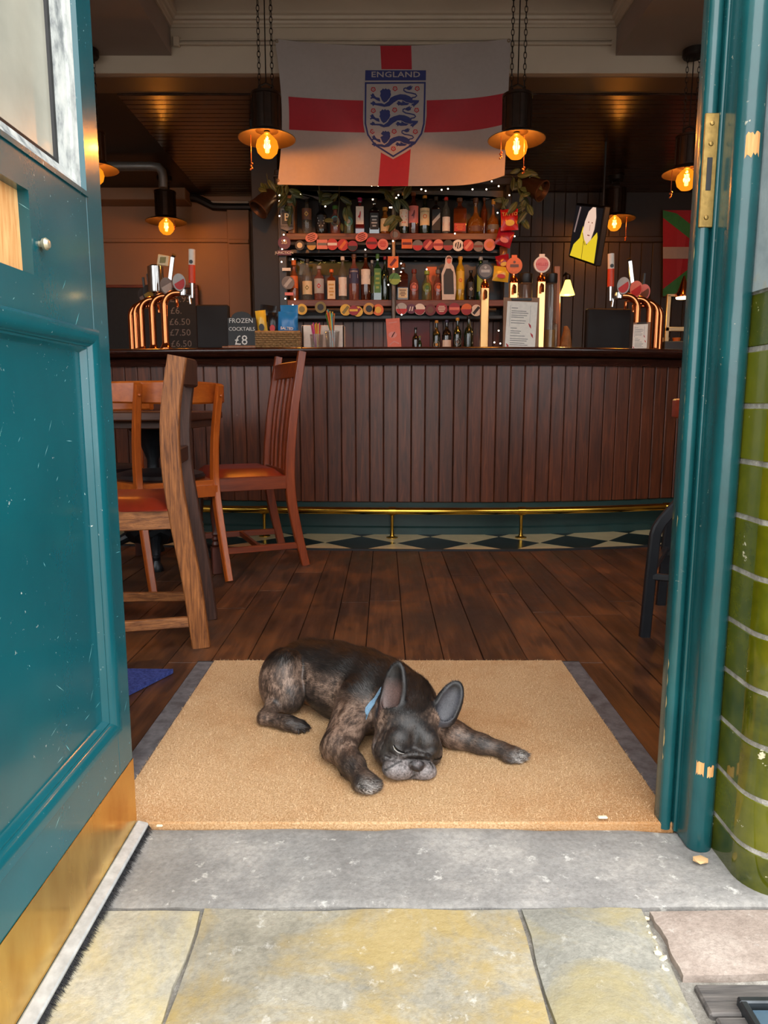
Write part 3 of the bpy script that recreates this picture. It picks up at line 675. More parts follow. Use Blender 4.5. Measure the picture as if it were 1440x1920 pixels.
M_blackleather = plain('black_leather', S(28, 24, 26), 0.32, 0, 0.15, 20, 0.1)
M_oak = wood('worn_oak', S(84, 44, 20), S(188, 118, 62), axis=2, scale=2.4, rough=0.45, bump=0.6, stretch=16, coat=0.15)
M_oakh = wood('worn_oak_rail', S(90, 48, 24), S(190, 124, 70), axis=0, scale=2.4, rough=0.45, bump=0.6, stretch=16)
M_oak_shaded = wood('shaded_oak', S(44, 24, 18), S(84, 52, 40), axis=2, scale=1.6, rough=0.45, bump=0.4)  # darker copy of the oak: shade painted on the chair's far parts
M_cap = wood('orange_beech', S(150, 66, 14), S(186, 92, 26), axis=2, scale=1.0, rough=0.28, bump=0.08, coat=0.3)
M_caph = wood('orange_beech_rail', S(150, 68, 16), S(190, 98, 30), axis=1, scale=0.8, rough=0.26, bump=0.08, coat=0.3, stretch=9)
M_mahog = wood('red_mahogany', S(100, 36, 13), S(146, 64, 25), axis=2, scale=1.0, rough=0.32, bump=0.15, coat=0.2)
M_mahogh = wood('red_mahogany_rail', S(94, 34, 13), S(138, 60, 25), axis=0, scale=1.0, rough=0.32, bump=0.15, coat=0.2)
M_turned = wood('dark_turned_wood', S(52, 24, 18), S(86, 40, 28), axis=2, scale=1, rough=0.35, bump=0.1)
def smooth_pts(ctrl, n=24):
    """Catmull-Rom through (x, z) control points"""
    P = [ctrl[0]] + list(ctrl) + [ctrl[-1]]; out = []
    segs = len(ctrl) - 1
    for i in range(segs):
        p0, p1, p2, p3 = [np.array(P[i + k], float) for k in range(4)]
        for k in range(n // segs + 1):
            t = k / (n // segs + 1)
            out.append(0.5 * ((2 * p1) + (-p0 + p2) * t + (2 * p0 - 5 * p1 + 4 * p2 - p3) * t * t + (-p0 + 3 * p1 - 3 * p2 + p3) * t ** 3))
    out.append(np.array(ctrl[-1], float)); return [tuple(p) for p in out]

# --- worn oak dining chair, nearest the door
n1, f1 = Vector((-0.581, 2.17, 0)), Vector((-0.628, 2.47, 0))
u = (f1 - n1).normalized(); face = Vector((-u.y, u.x, 0)); W1 = (f1 - n1).length
oak = chair_root('dining_chair', 'worn oak dining chair with a red leather seat nearest the door leaf', 'chair', (n1 + f1) / 2, face)
crv = smooth_pts([(0.0, 0.0), (0.020, 0.20), (0.052, 0.42), (0.068, 0.58), (0.064, 0.74), (0.036, 0.905)])
for s, m in ((1, M_oak), (-1, M_oak_shaded)):
    bm = B(); bar(bm, [(x, s * W1 / 2, z) for x, z in crv], [(0.058 - 0.006 * abs(z - 0.45), 0.034) for x, z in crv], side=Vector((1, 0, 0)), bev=0.1); obj('rear_leg', bm, m, oak)
bm = B(); bar(bm, [(0.040 - 0.028 * math.cos(t * PI / 2) * 1.0, t * (W1 / 2 - 0.012), 0.862) for t in np.linspace(-1, 1, 9)], (0.03, 0.085), side=Vector((1, 0, 0)), bev=0.15); obj('crest_rail', bm, M_oak_shaded, oak)
bm = B(); bar(bm, [(0.060, -W1 / 2, 0.60), (0.060, W1 / 2, 0.60)], (0.022, 0.05), bev=0.15); obj('back_slat', bm, M_oak_shaded, oak)
for s in (1, -1):
    yf = s * (W1 / 2 + 0.045)
    bm = B(); bar(bm, [(0.445, yf, 0.0), (0.445, yf, 0.43)], (0.042, 0.042)); obj('front_leg', bm, M_oak if s > 0 else M_oak_shaded, oak)
    bm = B(); bar(bm, [(0.065, s * W1 / 2, 0.415), (0.44, yf, 0.415)], (0.024, 0.062), side=Vector((0, 1, 0))); obj('seat_rail', bm, M_oakh, oak)
    bm = B(); bar(bm, [(0.02, s * W1 / 2, 0.085), (0.44, yf, 0.085)], (0.020, 0.032), side=Vector((0, 1, 0))); obj('stretcher', bm, M_oakh, oak)
bm = B(); bar(bm, [(0.445, -W1 / 2 - 0.045, 0.415), (0.445, W1 / 2 + 0.045, 0.415)], (0.024, 0.062), side=Vector((1, 0, 0))); obj('seat_rail', bm, M_oak_shaded, oak)
bm = B(); pad(bm, 0.082, 0.470, -W1 / 2 - 0.03, W1 / 2 + 0.03, 0.447, 0.480); obj('seat', bm, M_redleather, oak)

# --- captain's chair with a curved back rail
def captain(name, label, mid, face, W=0.336, sc_=1.0):
    r = chair_root(name, label, 'chair', mid, face)
    crv = smooth_pts([(-0.075, 0.0), (-0.020, 0.18), (0.028, 0.36), (0.040, 0.48), (0.020, 0.66), (-0.035, 0.845)])
    crv = [(x * sc_, z * sc_) for x, z in crv]
    for s in (1, -1):
        bm = B(); bar(bm, [(x, s * (W / 2 + 0.012 * max(0, z - 0.4)), z) for x, z in crv], [(0.046 - 0.016 * abs(z / sc_ - 0.42) / 0.42, 0.028) for x, z in crv], side=Vector((1, 0, 0)), bev=0.14); obj('rear_leg', bm, M_cap, r)
        bm = B(); lathe(bm, [(0.0065, 0.0), (0.0065, 0.002), (0.004, 0.006), (0, 0.007)], 10, Matrix.Translation((-0.041 * sc_, s * (W / 2 + 0.005), 0.80 * sc_)) @ Matrix.Rotation(-PI / 2, 4, 'Y')); obj('peg', bm, M_cap, r)
    pts = [(-0.022 + 0.13 * (abs(t) ** 2.2), t * (W / 2 + 0.075), 0.812) for t in np.linspace(-1, 1, 17)]
    bm = B(); bar(bm, [(x * sc_, y, z * sc_) for x, y, z in pts], [(0.028, 0.098 - 0.012 * abs(t)) for t in np.linspace(-1, 1, 17)], side=Vector((1, 0, 0)), bev=0.25); obj('back_rail', bm, M_caph, r)
    bm = B(); pl = [(0.03, -W / 2 - 0.01)] + arcp(0.28, 0, W / 2 + 0.045, -95, 95, 14) + [(0.03, W / 2 + 0.01)]; vprism(bm, pl, 0.405 * sc_, 0.437 * sc_); obj('seat_frame', bm, M_caph, r, angle=0.9)
    bm = B(); lathe(bm, [(0.195, 0), (0.200, 0.010), (0.190, 0.024), (0.15, 0.034), (0.07, 0.038), (0, 0.038)], 26, Matrix.Translation((0.245, 0, 0.437 * sc_)) @ Matrix.Diagonal((1.05, 0.98, 1, 1))); obj('seat', bm, M_blackleather, r)
    for s in (1, -1):
        M = Matrix.Translation((0.42, s * (W / 2 + 0.005), 0)) @ Matrix.Diagonal((1, 1, sc_, 1))
        bm = B(); box(bm, (-0.019, -0.019, 0.0), (0.019, 0.019, 0.11), 0.003, M)
        lathe(bm, [(0.013, 0.11), (0.019, 0.125), (0.012, 0.14), (0.018, 0.152), (0.012, 0.165), (0.017, 0.178), (0.014, 0.195), (0.020, 0.26), (0.022, 0.31), (0.016, 0.38), (0.017, 0.405)], 14, M); obj('front_leg', bm, M_turned, r)
    bm = B(); bar(bm, [(0.02, -W / 2, 0.39 * sc_), (0.02, W / 2, 0.39 * sc_)], (0.02, 0.05), side=Vector((1, 0, 0))); obj('seat_rail', bm, M_cap, r)
    return r
pl_, pr_ = Vector((-0.942, 2.815, 0)), Vector((-0.676, 3.02, 0)); v = pr_ - pl_
fc = Vector((-v.y, v.x, 0)).normalized()
captain('captains_chair', 'orange varnished captain chair with a curved back rail, its back to the door', (pl_ + pr_) / 2 + fc * 0.075, fc)
captain('captains_chair', 'orange captain chair half hidden by the door leaf beyond the table', Vector((-1.52, 3.92, 0)), Vector((0.25, -1, 0)).normalized(), 0.34, 0.96)

# --- red mahogany chair with a slatted back, at the bar
n3, f3 = Vector((-0.396, 3.335, 0)), Vector((-0.560, 3.715, 0)); u = (f3 - n3).normalized(); face3 = Vector((-u.y, u.x, 0)); W3 = (f3 - n3).length
mh = chair_root('slat_back_chair', 'red mahogany chair with a tall slatted back standing nearest the bar', 'chair', (n3 + f3) / 2, face3)
crv3 = smooth_pts([(-0.02, 0.0), (0.015, 0.15), (0.045, 0.32), (0.050, 0.47), (0.030, 0.70), (-0.020, 1.005)])
def xat(z): return float(np.interp(z, [p[1] for p in crv3], [p[0] for p in crv3]))
for s in (1, -1):
    bm = B(); bar(bm, [(x, s * W3 / 2, z) for x, z in crv3], [(0.046 - 0.012 * abs(z - 0.4) / 0.6, 0.034) for x, z in crv3], side=Vector((1, 0, 0)), bev=0.1); obj('rear_leg', bm, M_mahog, mh)
    M = Matrix.Translation((0.405, s * (W3 / 2 + 0.01), 0)); bm = B(); box(bm, (-0.021, -0.021, 0.0), (0.021, 0.021, 0.125), 0.003, M); box(bm, (-0.021, -0.021, 0.35), (0.021, 0.021, 0.41), 0.003, M)
    lathe(bm, [(0.013, 0.125), (0.020, 0.137), (0.013, 0.150), (0.019, 0.161), (0.012, 0.172), (0.018, 0.184), (0.013, 0.198), (0.019, 0.25), (0.021, 0.29), (0.016, 0.34), (0.018, 0.352)], 14, M); obj('front_leg', bm, M_turned, mh)
    bm = B(); bar(bm, [(0.05, s * W3 / 2, 0.405), (0.405, s * (W3 / 2 + 0.01), 0.405)], (0.022, 0.062), side=Vector((0, 1, 0))); obj('seat_rail', bm, M_mahogh, mh)
    bm = B(); bar(bm, [(0.01, s * W3 / 2, 0.10), (0.405, s * (W3 / 2 + 0.01), 0.10)], (0.018, 0.030), side=Vector((0, 1, 0))); obj('stretcher', bm, M_mahogh, mh)
bm = B(); bar(bm, [(0.2, -W3 / 2, 0.10), (0.2, W3 / 2, 0.10)], (0.018, 0.026), side=Vector((1, 0, 0))); obj('stretcher', bm, M_mahogh, mh)
bm = B(); bar(bm, [(xat(0.93) + 0.018 * math.cos(t * PI / 2), t * W3 / 2, 0.925) for t in np.linspace(-1, 1, 9)], (0.022, 0.075), side=Vector((1, 0, 0)), bev=0.2); bar(bm, [(xat(0.9) + 0.014 * math.cos(t * PI / 2) - 0.014, t * W3 / 2, 0.900) for t in np.linspace(-1, 1, 9)], (0.012, 0.02), side=Vector((1, 0, 0))); obj('crest_rail', bm, M_mahogh, mh)
for t in (-0.55, -0.2, 0.2, 0.55):
    bm = B(); bar(bm, [(xat(z) + 0.006, t * W3 / 2, z) for z in np.linspace(0.43, 0.90, 8)], (0.010, 0.034), side=Vector((1, 0, 0))); obj('back_slat', bm, M_mahog, mh)
bm = B(); bar(bm, [(0.055, -W3 / 2, 0.44), (0.055, W3 / 2, 0.44)], (0.02, 0.04), side=Vector((1, 0, 0))); bar(bm, [(0.405, -W3 / 2, 0.405), (0.405, W3 / 2, 0.405)], (0.022, 0.062), side=Vector((1, 0, 0))); obj('seat_rail', bm, M_mahogh, mh)
bm = B(); pad(bm, 0.072, 0.425, -W3 / 2 - 0.01, W3 / 2 + 0.01, 0.437, 0.472); obj('seat', bm, M_redleather, mh)

# --- table on an ornate iron pedestal
M_iron = plain('black_cast_iron', S(30, 34, 38), 0.35, 0.5, 0.25, 40, 0.2)
M_tabwood = wood('dark_table_top', S(66, 38, 26), S(104, 66, 46), axis=0, scale=1, rough=0.35)
tb = empty('pub_table', 'dark wooden table on an ornate black iron pedestal behind the captain chair', 'table', (-1.12, 3.44, 0))
bm = B(); box(bm, (-0.34, -0.33, 0.692), (0.27, 0.33, 0.732), 0.006); obj('table_top', bm, M_tabwood, tb)
bm = B(); box(bm, (-0.24, -0.23, 0.655), (0.24, 0.23, 0.691), 0.004); obj('sub_frame', bm, M_tabwood, tb)
bm = B(); lathe(bm, [(0.06, 0.10), (0.085, 0.13), (0.07, 0.17), (0.045, 0.20), (0.065, 0.23), (0.06, 0.27), (0.035, 0.31), (0.03, 0.36), (0.048, 0.39), (0.03, 0.42), (0.028, 0.50), (0.05, 0.56), (0.07, 0.60), (0.10, 0.64), (0.11, 0.655)], 18); obj('pedestal', bm, M_iron, tb)
bm = B(); lathe(bm, [(0.07, 0.09), (0.115, 0.115), (0.15, 0.155), (0.155, 0.185), (0.14, 0.19), (0.11, 0.165), (0.08, 0.16)], 22)
for v in bm.verts:
    a = math.atan2(v.co.y, v.co.x); r = Vector((v.co.x, v.co.y)).length
    if r > 0.1: v.co.z += 0.012 * math.cos(a * 11)
obj('skirt', bm, M_iron, tb)
for k in range(4):
    a = PI / 4 + k * PI / 2 - 0.5; c, s_ = math.cos(a), math.sin(a)
    bm = B(); tube(bm, [(c * 0.06, s_ * 0.06, 0.12), (c * 0.13, s_ * 0.13, 0.13), (c * 0.19, s_ * 0.19, 0.10), (c * 0.225, s_ * 0.225, 0.06), (c * 0.235, s_ * 0.235, 0.02)], [0.03, 0.028, 0.022, 0.018, 0.02], 10)
    lathe(bm, [(0.03, 0.0), (0.032, 0.012), (0.024, 0.03), (0.014, 0.05), (0.02, 0.065), (0.012, 0.075)], 10, Matrix.Translation((c * 0.235, s_ * 0.235, 0))); obj('tassel_foot', bm, M_iron, tb)

# --- black metal stool, right
M_stool = plain('black_powder_coat', S(34, 37, 42), 0.4, 0.2, 0.12, 30)
M_stoolred = wood('red_stained_wood', S(140, 48, 26), S(172, 70, 40), axis=1, scale=1, rough=0.3)
so = Vector((0.866, 2.27, 0)); st_o = empty('bar_stool', 'black metal bar stool half hidden by the right door frame', 'stool', so)
fc_ = Vector((0.42, 0.06)); ft = [Vector((0, 0)), Vector((0.60, -0.26)), Vector((0.20, 0.38)), Vector((0.82, 0.10))]
for p_ in ft:
    d_ = (fc_ - p_); bm = B(); bar(bm, [(p_.x + d_.x * t_, p_.y + d_.y * t_, z) for t_, z in ((0, 0.0), (0.02, 0.20), (0.04, 0.345), (0.055, 0.365), (0.085, 0.385), (0.62, 0.64))], (0.034, 0.026), side=Vector((1, 0, 0)), bev=0.2); obj('leg', bm, M_stool, st_o)
for a_, b_, z in ((0, 1, 0.205), (0, 2, 0.222), (1, 3, 0.222), (2, 3, 0.205)):
    pa, pb = ft[a_] + (fc_ - ft[a_]) * 0.022, ft[b_] + (fc_ - ft[b_]) * 0.022
    bm = B(); bar(bm, [(pa.x, pa.y, z), (pb.x, pb.y, z)], (0.022, 0.022), side=Vector((0, 0, 1)), bev=0.2); obj('foot_rung', bm, M_stool, st_o)
bm = B(); lathe(bm, [(0.0, 0.64), (0.13, 0.64), (0.15, 0.652), (0.15, 0.668), (0.13, 0.68), (0, 0.684)], 22, Matrix.Translation((0.42, 0.06, 0))); obj('seat', bm, M_stoolred, st_o)
bm = B(); bar(bm, [(0.140 - 0.035 * (1 - t * t), 0.06 + t * 0.15, 0.750) for t in np.linspace(-1, 1, 9)], (0.018, 0.065), side=Vector((1, 0, 0)), bev=0.3); o = obj('backrest', bm, M_stoolred, st_o); o['label'] = 'red wooden backrest'
bm = B(); tube(bm, [(0.29, 0.06, 0.66), (0.118, 0.06, 0.735)], 0.01, 8); obj('back_post', bm, M_stool, st_o)

# --- blue rug by the door leaf
M_rug = NT('blue_pile_rug'); _co = M_rug.co(); _n = M_rug.noise(_co, 120, 4, 0.75)
M_rug.set(color=M_rug.ramp(_n, [(0.3, S(42, 50, 104)), (0.6, S(74, 86, 154)), (0.8, S(108, 120, 184))]), rough=0.95, spec=0.1); M_rug.bump(_n, 1.0, 0.008); M_rug = M_rug.m
a, b_, c_ = gnd(325, 1263), gnd(250, 1357), gnd(245, 1265)
bm = B(); q = [(a.x, a.y), (a.x - 0.16, a.y - 0.36), (a.x - 0.60, a.y - 0.36), (a.x - 0.5, a.y + 0.015)]
vprism(bm, q, 0.0012, 0.014); o = obj('rug', bm, M_rug); tag(o, 'royal blue pile rug lying on the boards beside the door leaf', 'rug')

# ================================================================== pendant lamps
M_lampmetal = plain('dark_bronze_metal', S(46, 34, 26), 0.38, 0.7, 0.2, 30)
M_chain = plain('blackened_chain', S(40, 34, 30), 0.45, 0.7, 0.1, 30)
M_shadein = plain('bronze_shade', S(34, 23, 15), 0.5, 0.3, 0.15, 20)
M_filament = emis('glowing_filament', (1.0, 0.62, 0.20, 1), 26.0)
M_bulb = NT('amber_bulb_glass'); M_bulb.n.remove(M_bulb.b)
_t = M_bulb.n.new('ShaderNodeBsdfTransparent'); _t.inputs[0].default_value = (1.0, 0.55, 0.14, 1)
_e = M_bulb.n.new('ShaderNodeEmission'); _e.inputs[0].default_value = (1.0, 0.30, 0.012, 1); _e.inputs[1].default_value = 0.62
_g = M_bulb.n.new('ShaderNodeBsdfGlossy'); _g.inputs['Roughness'].default_value = 0.02
_x = M_bulb.n.new('ShaderNodeMixShader'); _x.inputs[0].default_value = 0.72; _y = M_bulb.n.new('ShaderNodeMixShader'); _y.inputs[0].default_value = 0.04
M_bulb.l.new(_t.outputs[0], _x.inputs[1]); M_bulb.l.new(_e.outputs[0], _x.inputs[2]); M_bulb.l.new(_x.outputs[0], _y.inputs[1]); M_bulb.l.new(_g.outputs[0], _y.inputs[2]); M_bulb.l.new(_y.outputs[0], M_bulb.out.inputs[0]); M_bulb = M_bulb.m
M_beads = plain('copper_beads', S(176, 92, 48), 0.4, 0.5, 0.2, 40)
LAMP_W = 60.0
def chain_mesh(bm, x, y, z0, z1, lw=0.010, ll=0.030, r=0.0022):
    z = z0; k = 0
    while z < z1:
        pts = []
        for i in range(10):
            a = 2 * PI * i / 10; u_ = lw * math.cos(a) * 0.8; w_ = (ll * 0.62) * math.sin(a)
            pts.append((x + (u_ if k % 2 == 0 else u_ * 0.35), y + (0 if k % 2 == 0 else u_ * 0.9), z + w_))
        tube(bm, pts, r, 5, closed=True); z += ll * 0.98; k += 1
def pendant(p, rb, rs_, top, label, power=1.0, pulls=((-0.085, -0.06),), body=True):
    o = empty('pendant_lamp', label, 'lamp', p, 0, 'filament pendant lamps over the bar')
    k = rb / 0.0625; hb = rb + 0.014
    bm = B(); lathe(bm, [(0.004, -rb), (rb * 0.5, -rb * 0.88), (rb * 0.87, -rb * 0.5), (rb, 0), (rb * 0.88, rb * 0.48), (rb * 0.55, rb * 0.84), (rb * 0.27, rb * 1.08), (rb * 0.24, rb * 1.25)], 22, None, caps=False); g = obj('bulb', bm, M_bulb, o, angle=3.0)
    bm = B(); 
    for q in range(6):
        a = q * PI / 3; x_, y_ = 0.013 * k * math.cos(a), 0.013 * k * math.sin(a)
        tube(bm, [(x_ * 0.6, y_ * 0.6, -rb * 0.50), (x_, y_, rb * 0.55)], 0.0032 * k, 5)
    obj('filament', bm, M_filament, g)
    bm = B(); lathe(bm, [(0.012 * k, rb * 1.02), (0.016 * k, rb * 1.05), (0.016 * k, rb * 1.6)], 14); obj('socket', bm, M_lampmetal, o)
    bm = B(); zt = rb * 0.82
    lathe(bm, [(rs_, zt - 0.012), (rs_ * 1.005, zt - 0.010), (rs_ * 0.72, zt + 0.012), (rs_ * 0.48, zt + 0.03), (rs_ * 0.40, zt + 0.034), (rs_ * 0.40, zt + 0.029), (rs_ * 0.72, zt + 0.007), (rs_ * 0.995, zt - 0.013)], 32, None, caps=False); obj('shade', bm, M_shadein, o, angle=0.9)
    zb = zt + 0.03; rbod = rs_ * 0.50; hbod = rs_ * 1.2
    bm = B(); lathe(bm, [(rbod, zb), (rbod, zb + hbod * 0.92), (rbod * 1.06, zb + hbod * 0.93), (rbod * 1.06, zb + hbod), (rbod * 0.3, zb + hbod * 1.06), (0, zb + hbod * 1.06)], 20)
    for q in range(12):
        a = q * PI / 6; x_, y_ = rbod * math.cos(a), rbod * math.sin(a); tube(bm, [(x_, y_, zb + 0.01), (x_, y_, zb + hbod * 0.9)], 0.004, 5)
    obj('housing', bm, M_lampmetal, o)
    zh = zb + hbod * 1.06
    bm = B(); tube(bm, [(-0.035, 0, zh), (-0.035, 0, zh + 0.03), (0, 0, zh + 0.045), (0.035, 0, zh + 0.03), (0.035, 0, zh)], 0.006, 6); obj('hook', bm, M_lampmetal, o)
    L_ = top - p[2]
    for s in (-1, 1):
        bm = B(); chain_mesh(bm, s * 0.036, 0, zh + 0.02, L_ - 0.01); obj('chain', bm, M_chain, o)
    bm = B(); tube(bm, [(0.0, 0.004, zh + 0.04), (0.002, 0.004, L_)], 0.0035, 6); obj('cable', bm, M_chain, o)
    bm = B(); lathe(bm, [(0, L_ - 0.045), (0.06, L_ - 0.045), (0.068, L_ - 0.035), (0.068, L_ - 0.002), (0, L_ - 0.002)], 18); obj('ceiling_rose', bm, M_chain, o)
    for x_, ln in pulls:
        bm = B(); tube(bm, [(x_, -0.03, zt), (x_, -0.03, ln)], 0.0018, 5)
        for q in range(5):
            a = q * 2.4; ball(bm, (x_ + 0.005 * math.cos(a), -0.03 + 0.005 * math.sin(a), ln - 0.008 * q), 0.0062, 6)
        obj('pull_chain', bm, M_beads, o)
    ld = bpy.data.lights.new('bulb_light', 'POINT'); ld.energy = LAMP_W * power; ld.color = (1.0, 0.56, 0.22); ld.shadow_soft_size = 0.02
    lo = bpy.data.objects.new('bulb_light', ld); COL.objects.link(lo); lo.parent = o; lo.location = (0, 0, 0)
    return o
YL = 4.3
pendant(at(501, 275, YL), 0.064, 0.162, 3.248, 'large pendant lamp with round amber bulb at the left edge of the white flag', 1.0, ((-0.088, -0.10),))
pendant(at(968, 277, YL), 0.064, 0.162, 3.248, 'large pendant lamp with round amber bulb at the right edge of the white flag', 1.0, ((-0.092, -0.035), (0.04, -0.115)))
pendant(at(312, 426, 6.85), 0.070, 0.185, 2.825, 'pendant lamp with amber bulb above the left beer taps by the tan wall', 0.55, ((0.085, 0.0),))
pendant(at(1287, 338, 4.75), 0.064, 0.150, 2.93, 'pendant lamp with amber bulb beside the right door frame', 0.9, ((-0.105, -0.08), (0.09, -0.03)))
pendant(at(1152, 420, 6.85), 0.064, 0.185, 2.825, 'far pendant lamp with amber bulb to the right of the television', 0.6, ((-0.10, -0.06), (0.10, -0.12)))
pendant(at(177, 329, 4.75), 0.060, 0.150, 2.93, 'pendant lamp half hidden behind the edge of the door leaf', 0.9, ())
# ================================================================== flat print helpers
from mathutils.geometry import tessellate_polygon
def flat(bm, poly, mp):
    """fill a 2-D outline and place its points with mp(x, y)"""
    vs_ = [bm.verts.new(mp(x, y)) for x, y in poly]
    for t in tessellate_polygon([[Vector((x, y, 0)) for x, y in poly]]):
        try: bm.faces.new([vs_[i] for i in t])
        except ValueError: pass
def circ(cx, cy, r, n=14, ry=None): return [(cx + r * math.cos(2 * PI * i / n), cy + (ry or r) * math.sin(2 * PI * i / n)) for i in range(n)]
def ribbon(pts, w):
    P = [Vector(p) for p in pts]; a, b = [], []
    for i, p in enumerate(P):
        t = (P[min(i + 1, len(P) - 1)] - P[max(i - 1, 0)]).normalized(); n = Vector((-t.y, t.x)); a.append(tuple(p + n * w / 2)); b.append(tuple(p - n * w / 2))
    return a + b[::-1]
def print_(name, polys, mp, mat, parent):
    bm = B()
    for p in polys: flat(bm, p, mp)
    return obj(name, bm, mat, parent, smooth=False)
def word(body, size, mp, mat, parent, spacing=1.0, name='lettering', align='CENTER', bold=0.0):
    bm = text_mesh(body, size, 0, align, None, spacing, bold)
    for v in bm.verts: v.co = mp(v.co.x, v.co.z)
    return obj(name, bm, mat, parent, smooth=False)
# ================================================================== England flag on the beam
M_fwhite = plain('white_polyester', S(150, 138, 133), 0.6, 0, 0.03, 40)
M_fred = plain('red_polyester', S(150, 10, 26), 0.6, 0, 0.05, 40)
M_fblue = plain('navy_print', S(26, 34, 90), 0.6, 0, 0.05, 40)
M_eyelet = plain('brass_eyelet', S(120, 96, 60), 0.4, 0.8)
def fl_y(px, py):
    u, v = (px - 515) / 440, (py - 72) / 275
    e = 1 - 0.85 * math.exp(-((u - 0.51) / 0.15) ** 2) 
    return 4.800 + e * (0.020 * v * v * 0.5 - 0.010 * math.sin(5.2 * u + 2.2 * v) * (0.3 + v) - 0.007 * math.sin(11 * u - 5 * v) - 0.012 * math.exp(-((u - 0.12 - 0.35 * v) / 0.07) ** 2) - 0.010 * math.exp(-((u - 0.92 + 0.42 * v) / 0.06) ** 2))
def fl(px, py, off=0.0): return at(px, py, fl_y(px, py) - off)
def fl_edge(u, v):
    top = 72 + 15 * math.sin(PI * min(1, max(0, u))) ** 0.8 * (1 - 0.15 * u); bot = 346 + 3 * math.sin(PI * u) - 17 * max(0, (u - 0.78) / 0.22) ** 2
    l = 515 + 13 * math.sin(PI * min(1, v * 0.9)) + 1 * v; r = 958 - 9 * v
    return (l + (r - l) * u, top + (bot - top) * v)
us = sorted(set([0, 0.016, 0.032] + [round(x, 3) for x in np.linspace(0.05, 0.44, 20)] + [0.447, 0.463, 0.48, 0.497, 0.515, 0.532, 0.55, 0.564, 0.578] + [round(x, 3) for x in np.linspace(0.6, 1, 22)]))
vs2 = sorted(set([0, 0.025] + [round(x, 3) for x in np.linspace(0.05, 0.38, 12)] + [0.392, 0.42, 0.45, 0.475, 0.5, 0.53, 0.56, 0.59, 0.620] + [round(x, 3) for x in np.linspace(0.645, 0.975, 13)] + [1.0]))
def fl_px(u, v):
    x, y = fl_edge(u, v); return x - (0 if u < 0.4 else 3 * v), y
flag = empty('england_flag', 'large white flag with a red cross and crest hung from the ceiling beam', 'flag', fl(735, 200))
FO = Matrix.Translation(-flag.location)
bm = B(); V = {}
for i, u_ in enumerate(us):
    for j_, v_ in enumerate(vs2): V[i, j_] = bm.verts.new(FO @ fl(*fl_px(u_, v_)))
for i in range(len(us) - 1):
    for j_ in range(len(vs2) - 1):
        f = bm.faces.new((V[i, j_], V[i + 1, j_], V[i + 1, j_ + 1], V[i, j_ + 1])); um, vm = (us[i] + us[i + 1]) / 2, (vs2[j_] + vs2[j_ + 1]) / 2
        f.material_index = 1 if ((0.446 < um < 0.579) or (um > 0.032 and 0.392 < vm < 0.621)) else 0
obj('cloth', bm, [M_fwhite, M_fred], flag, angle=3)
cmap = lambda off: (lambda X, Y: FO @ fl(670 + X / 10.2857, 120 + Y / 10.2857, off))
def subdiv_quad(rows):  # unused helper kept tiny
    return rows
sh = [(125, 100), (420, 101), (740, 103), (1040, 104), (1340, 105), (1338, 550), (1335, 1000), (1312, 1180), (1280, 1345), (1240, 1450), (1150, 1560), (920, 1710), (690, 1835), (480, 1720), (290, 1590), (200, 1470), (150, 1350), (118, 1180), (110, 1050), (118, 560)]
print_('crest_field', [sh], cmap(0.004), M_fwhite, flag)
hd_ = [(155, 120), (450, 120), (740, 121), (1040, 121), (1325, 122), (1322, 315), (1040, 316), (740, 317), (450, 317), (150, 318)]
crest = print_('crest_header', [hd_], cmap(0.0065), M_fblue, flag)
word('ENGLAND', 150, lambda x, z: cmap(0.009)(740 + x * 1.30, 207 - z), M_fwhite, crest, 1.06, bold=2.0)
so_ = [(145, 350), (740, 347), (1320, 345), (1312, 750), (1300, 1150), (1250, 1350), (1120, 1540), (690, 1800), (330, 1570), (190, 1370), (140, 1150), (142, 750)]
si_ = [(178, 384), (740, 380), (1286, 377), (1280, 750), (1268, 1142), (1222, 1330), (1098, 1512), (691, 1762), (347, 1543), (217, 1353), (170, 1145), (173, 750)]
print_('crest_border', [[so_[i], so_[(i + 1) % 12], si_[(i + 1) % 12], si_[i]] for i in range(12)], cmap(0.0065), M_fblue, flag)
head = [(440, 520), (470, 500), (495, 470), (520, 490), (545, 468), (575, 490), (610, 480), (645, 515), (640, 545), (650, 590), (625, 660), (570, 722), (515, 752), (465, 700), (435, 620), (450, 570)]
arm = [(262, 612), (248, 590), (275, 592), (290, 565), (318, 575), (330, 608), (362, 640), (430, 652), (442, 722), (385, 705), (330, 668), (292, 660), (262, 678), (250, 652), (275, 636)]
body = [(255, 770), (252, 745), (285, 740), (300, 712), (335, 728), (352, 755), (470, 757), (520, 778), (600, 722), (640, 650), (720, 610), (830, 580), (930, 590), (1000, 618), (1068, 660), (1062, 692), (1195, 700), (1180, 742), (1122, 792), (1110, 800), (1088, 832), (1070, 800), (1040, 800), (1052, 766), (940, 738), (850, 690), (790, 690), (700, 745), (620, 812), (520, 828), (400, 802), (330, 790), (300, 812), (290, 785)]
leg2 = [(860, 702), (930, 742), (1012, 758), (965, 792), (850, 798), (815, 785), (795, 808), (780, 780), (752, 760), (775, 745), (785, 715), (815, 722), (840, 742), (870, 735)]
tail = ribbon([(1050, 650), (1115, 640), (1146, 612), (1120, 580), (1050, 562), (950, 545), (896, 512), (898, 476), (940, 458)], 26)
tuft = [(925, 470), (965, 440), (1000, 425), (1045, 410), (1030, 440), (1075, 425), (1045, 470), (1060, 480), (1000, 505), (960, 490)]
face = ribbon([(440, 625), (466, 700), (515, 752), (572, 724), (628, 655)], 11)
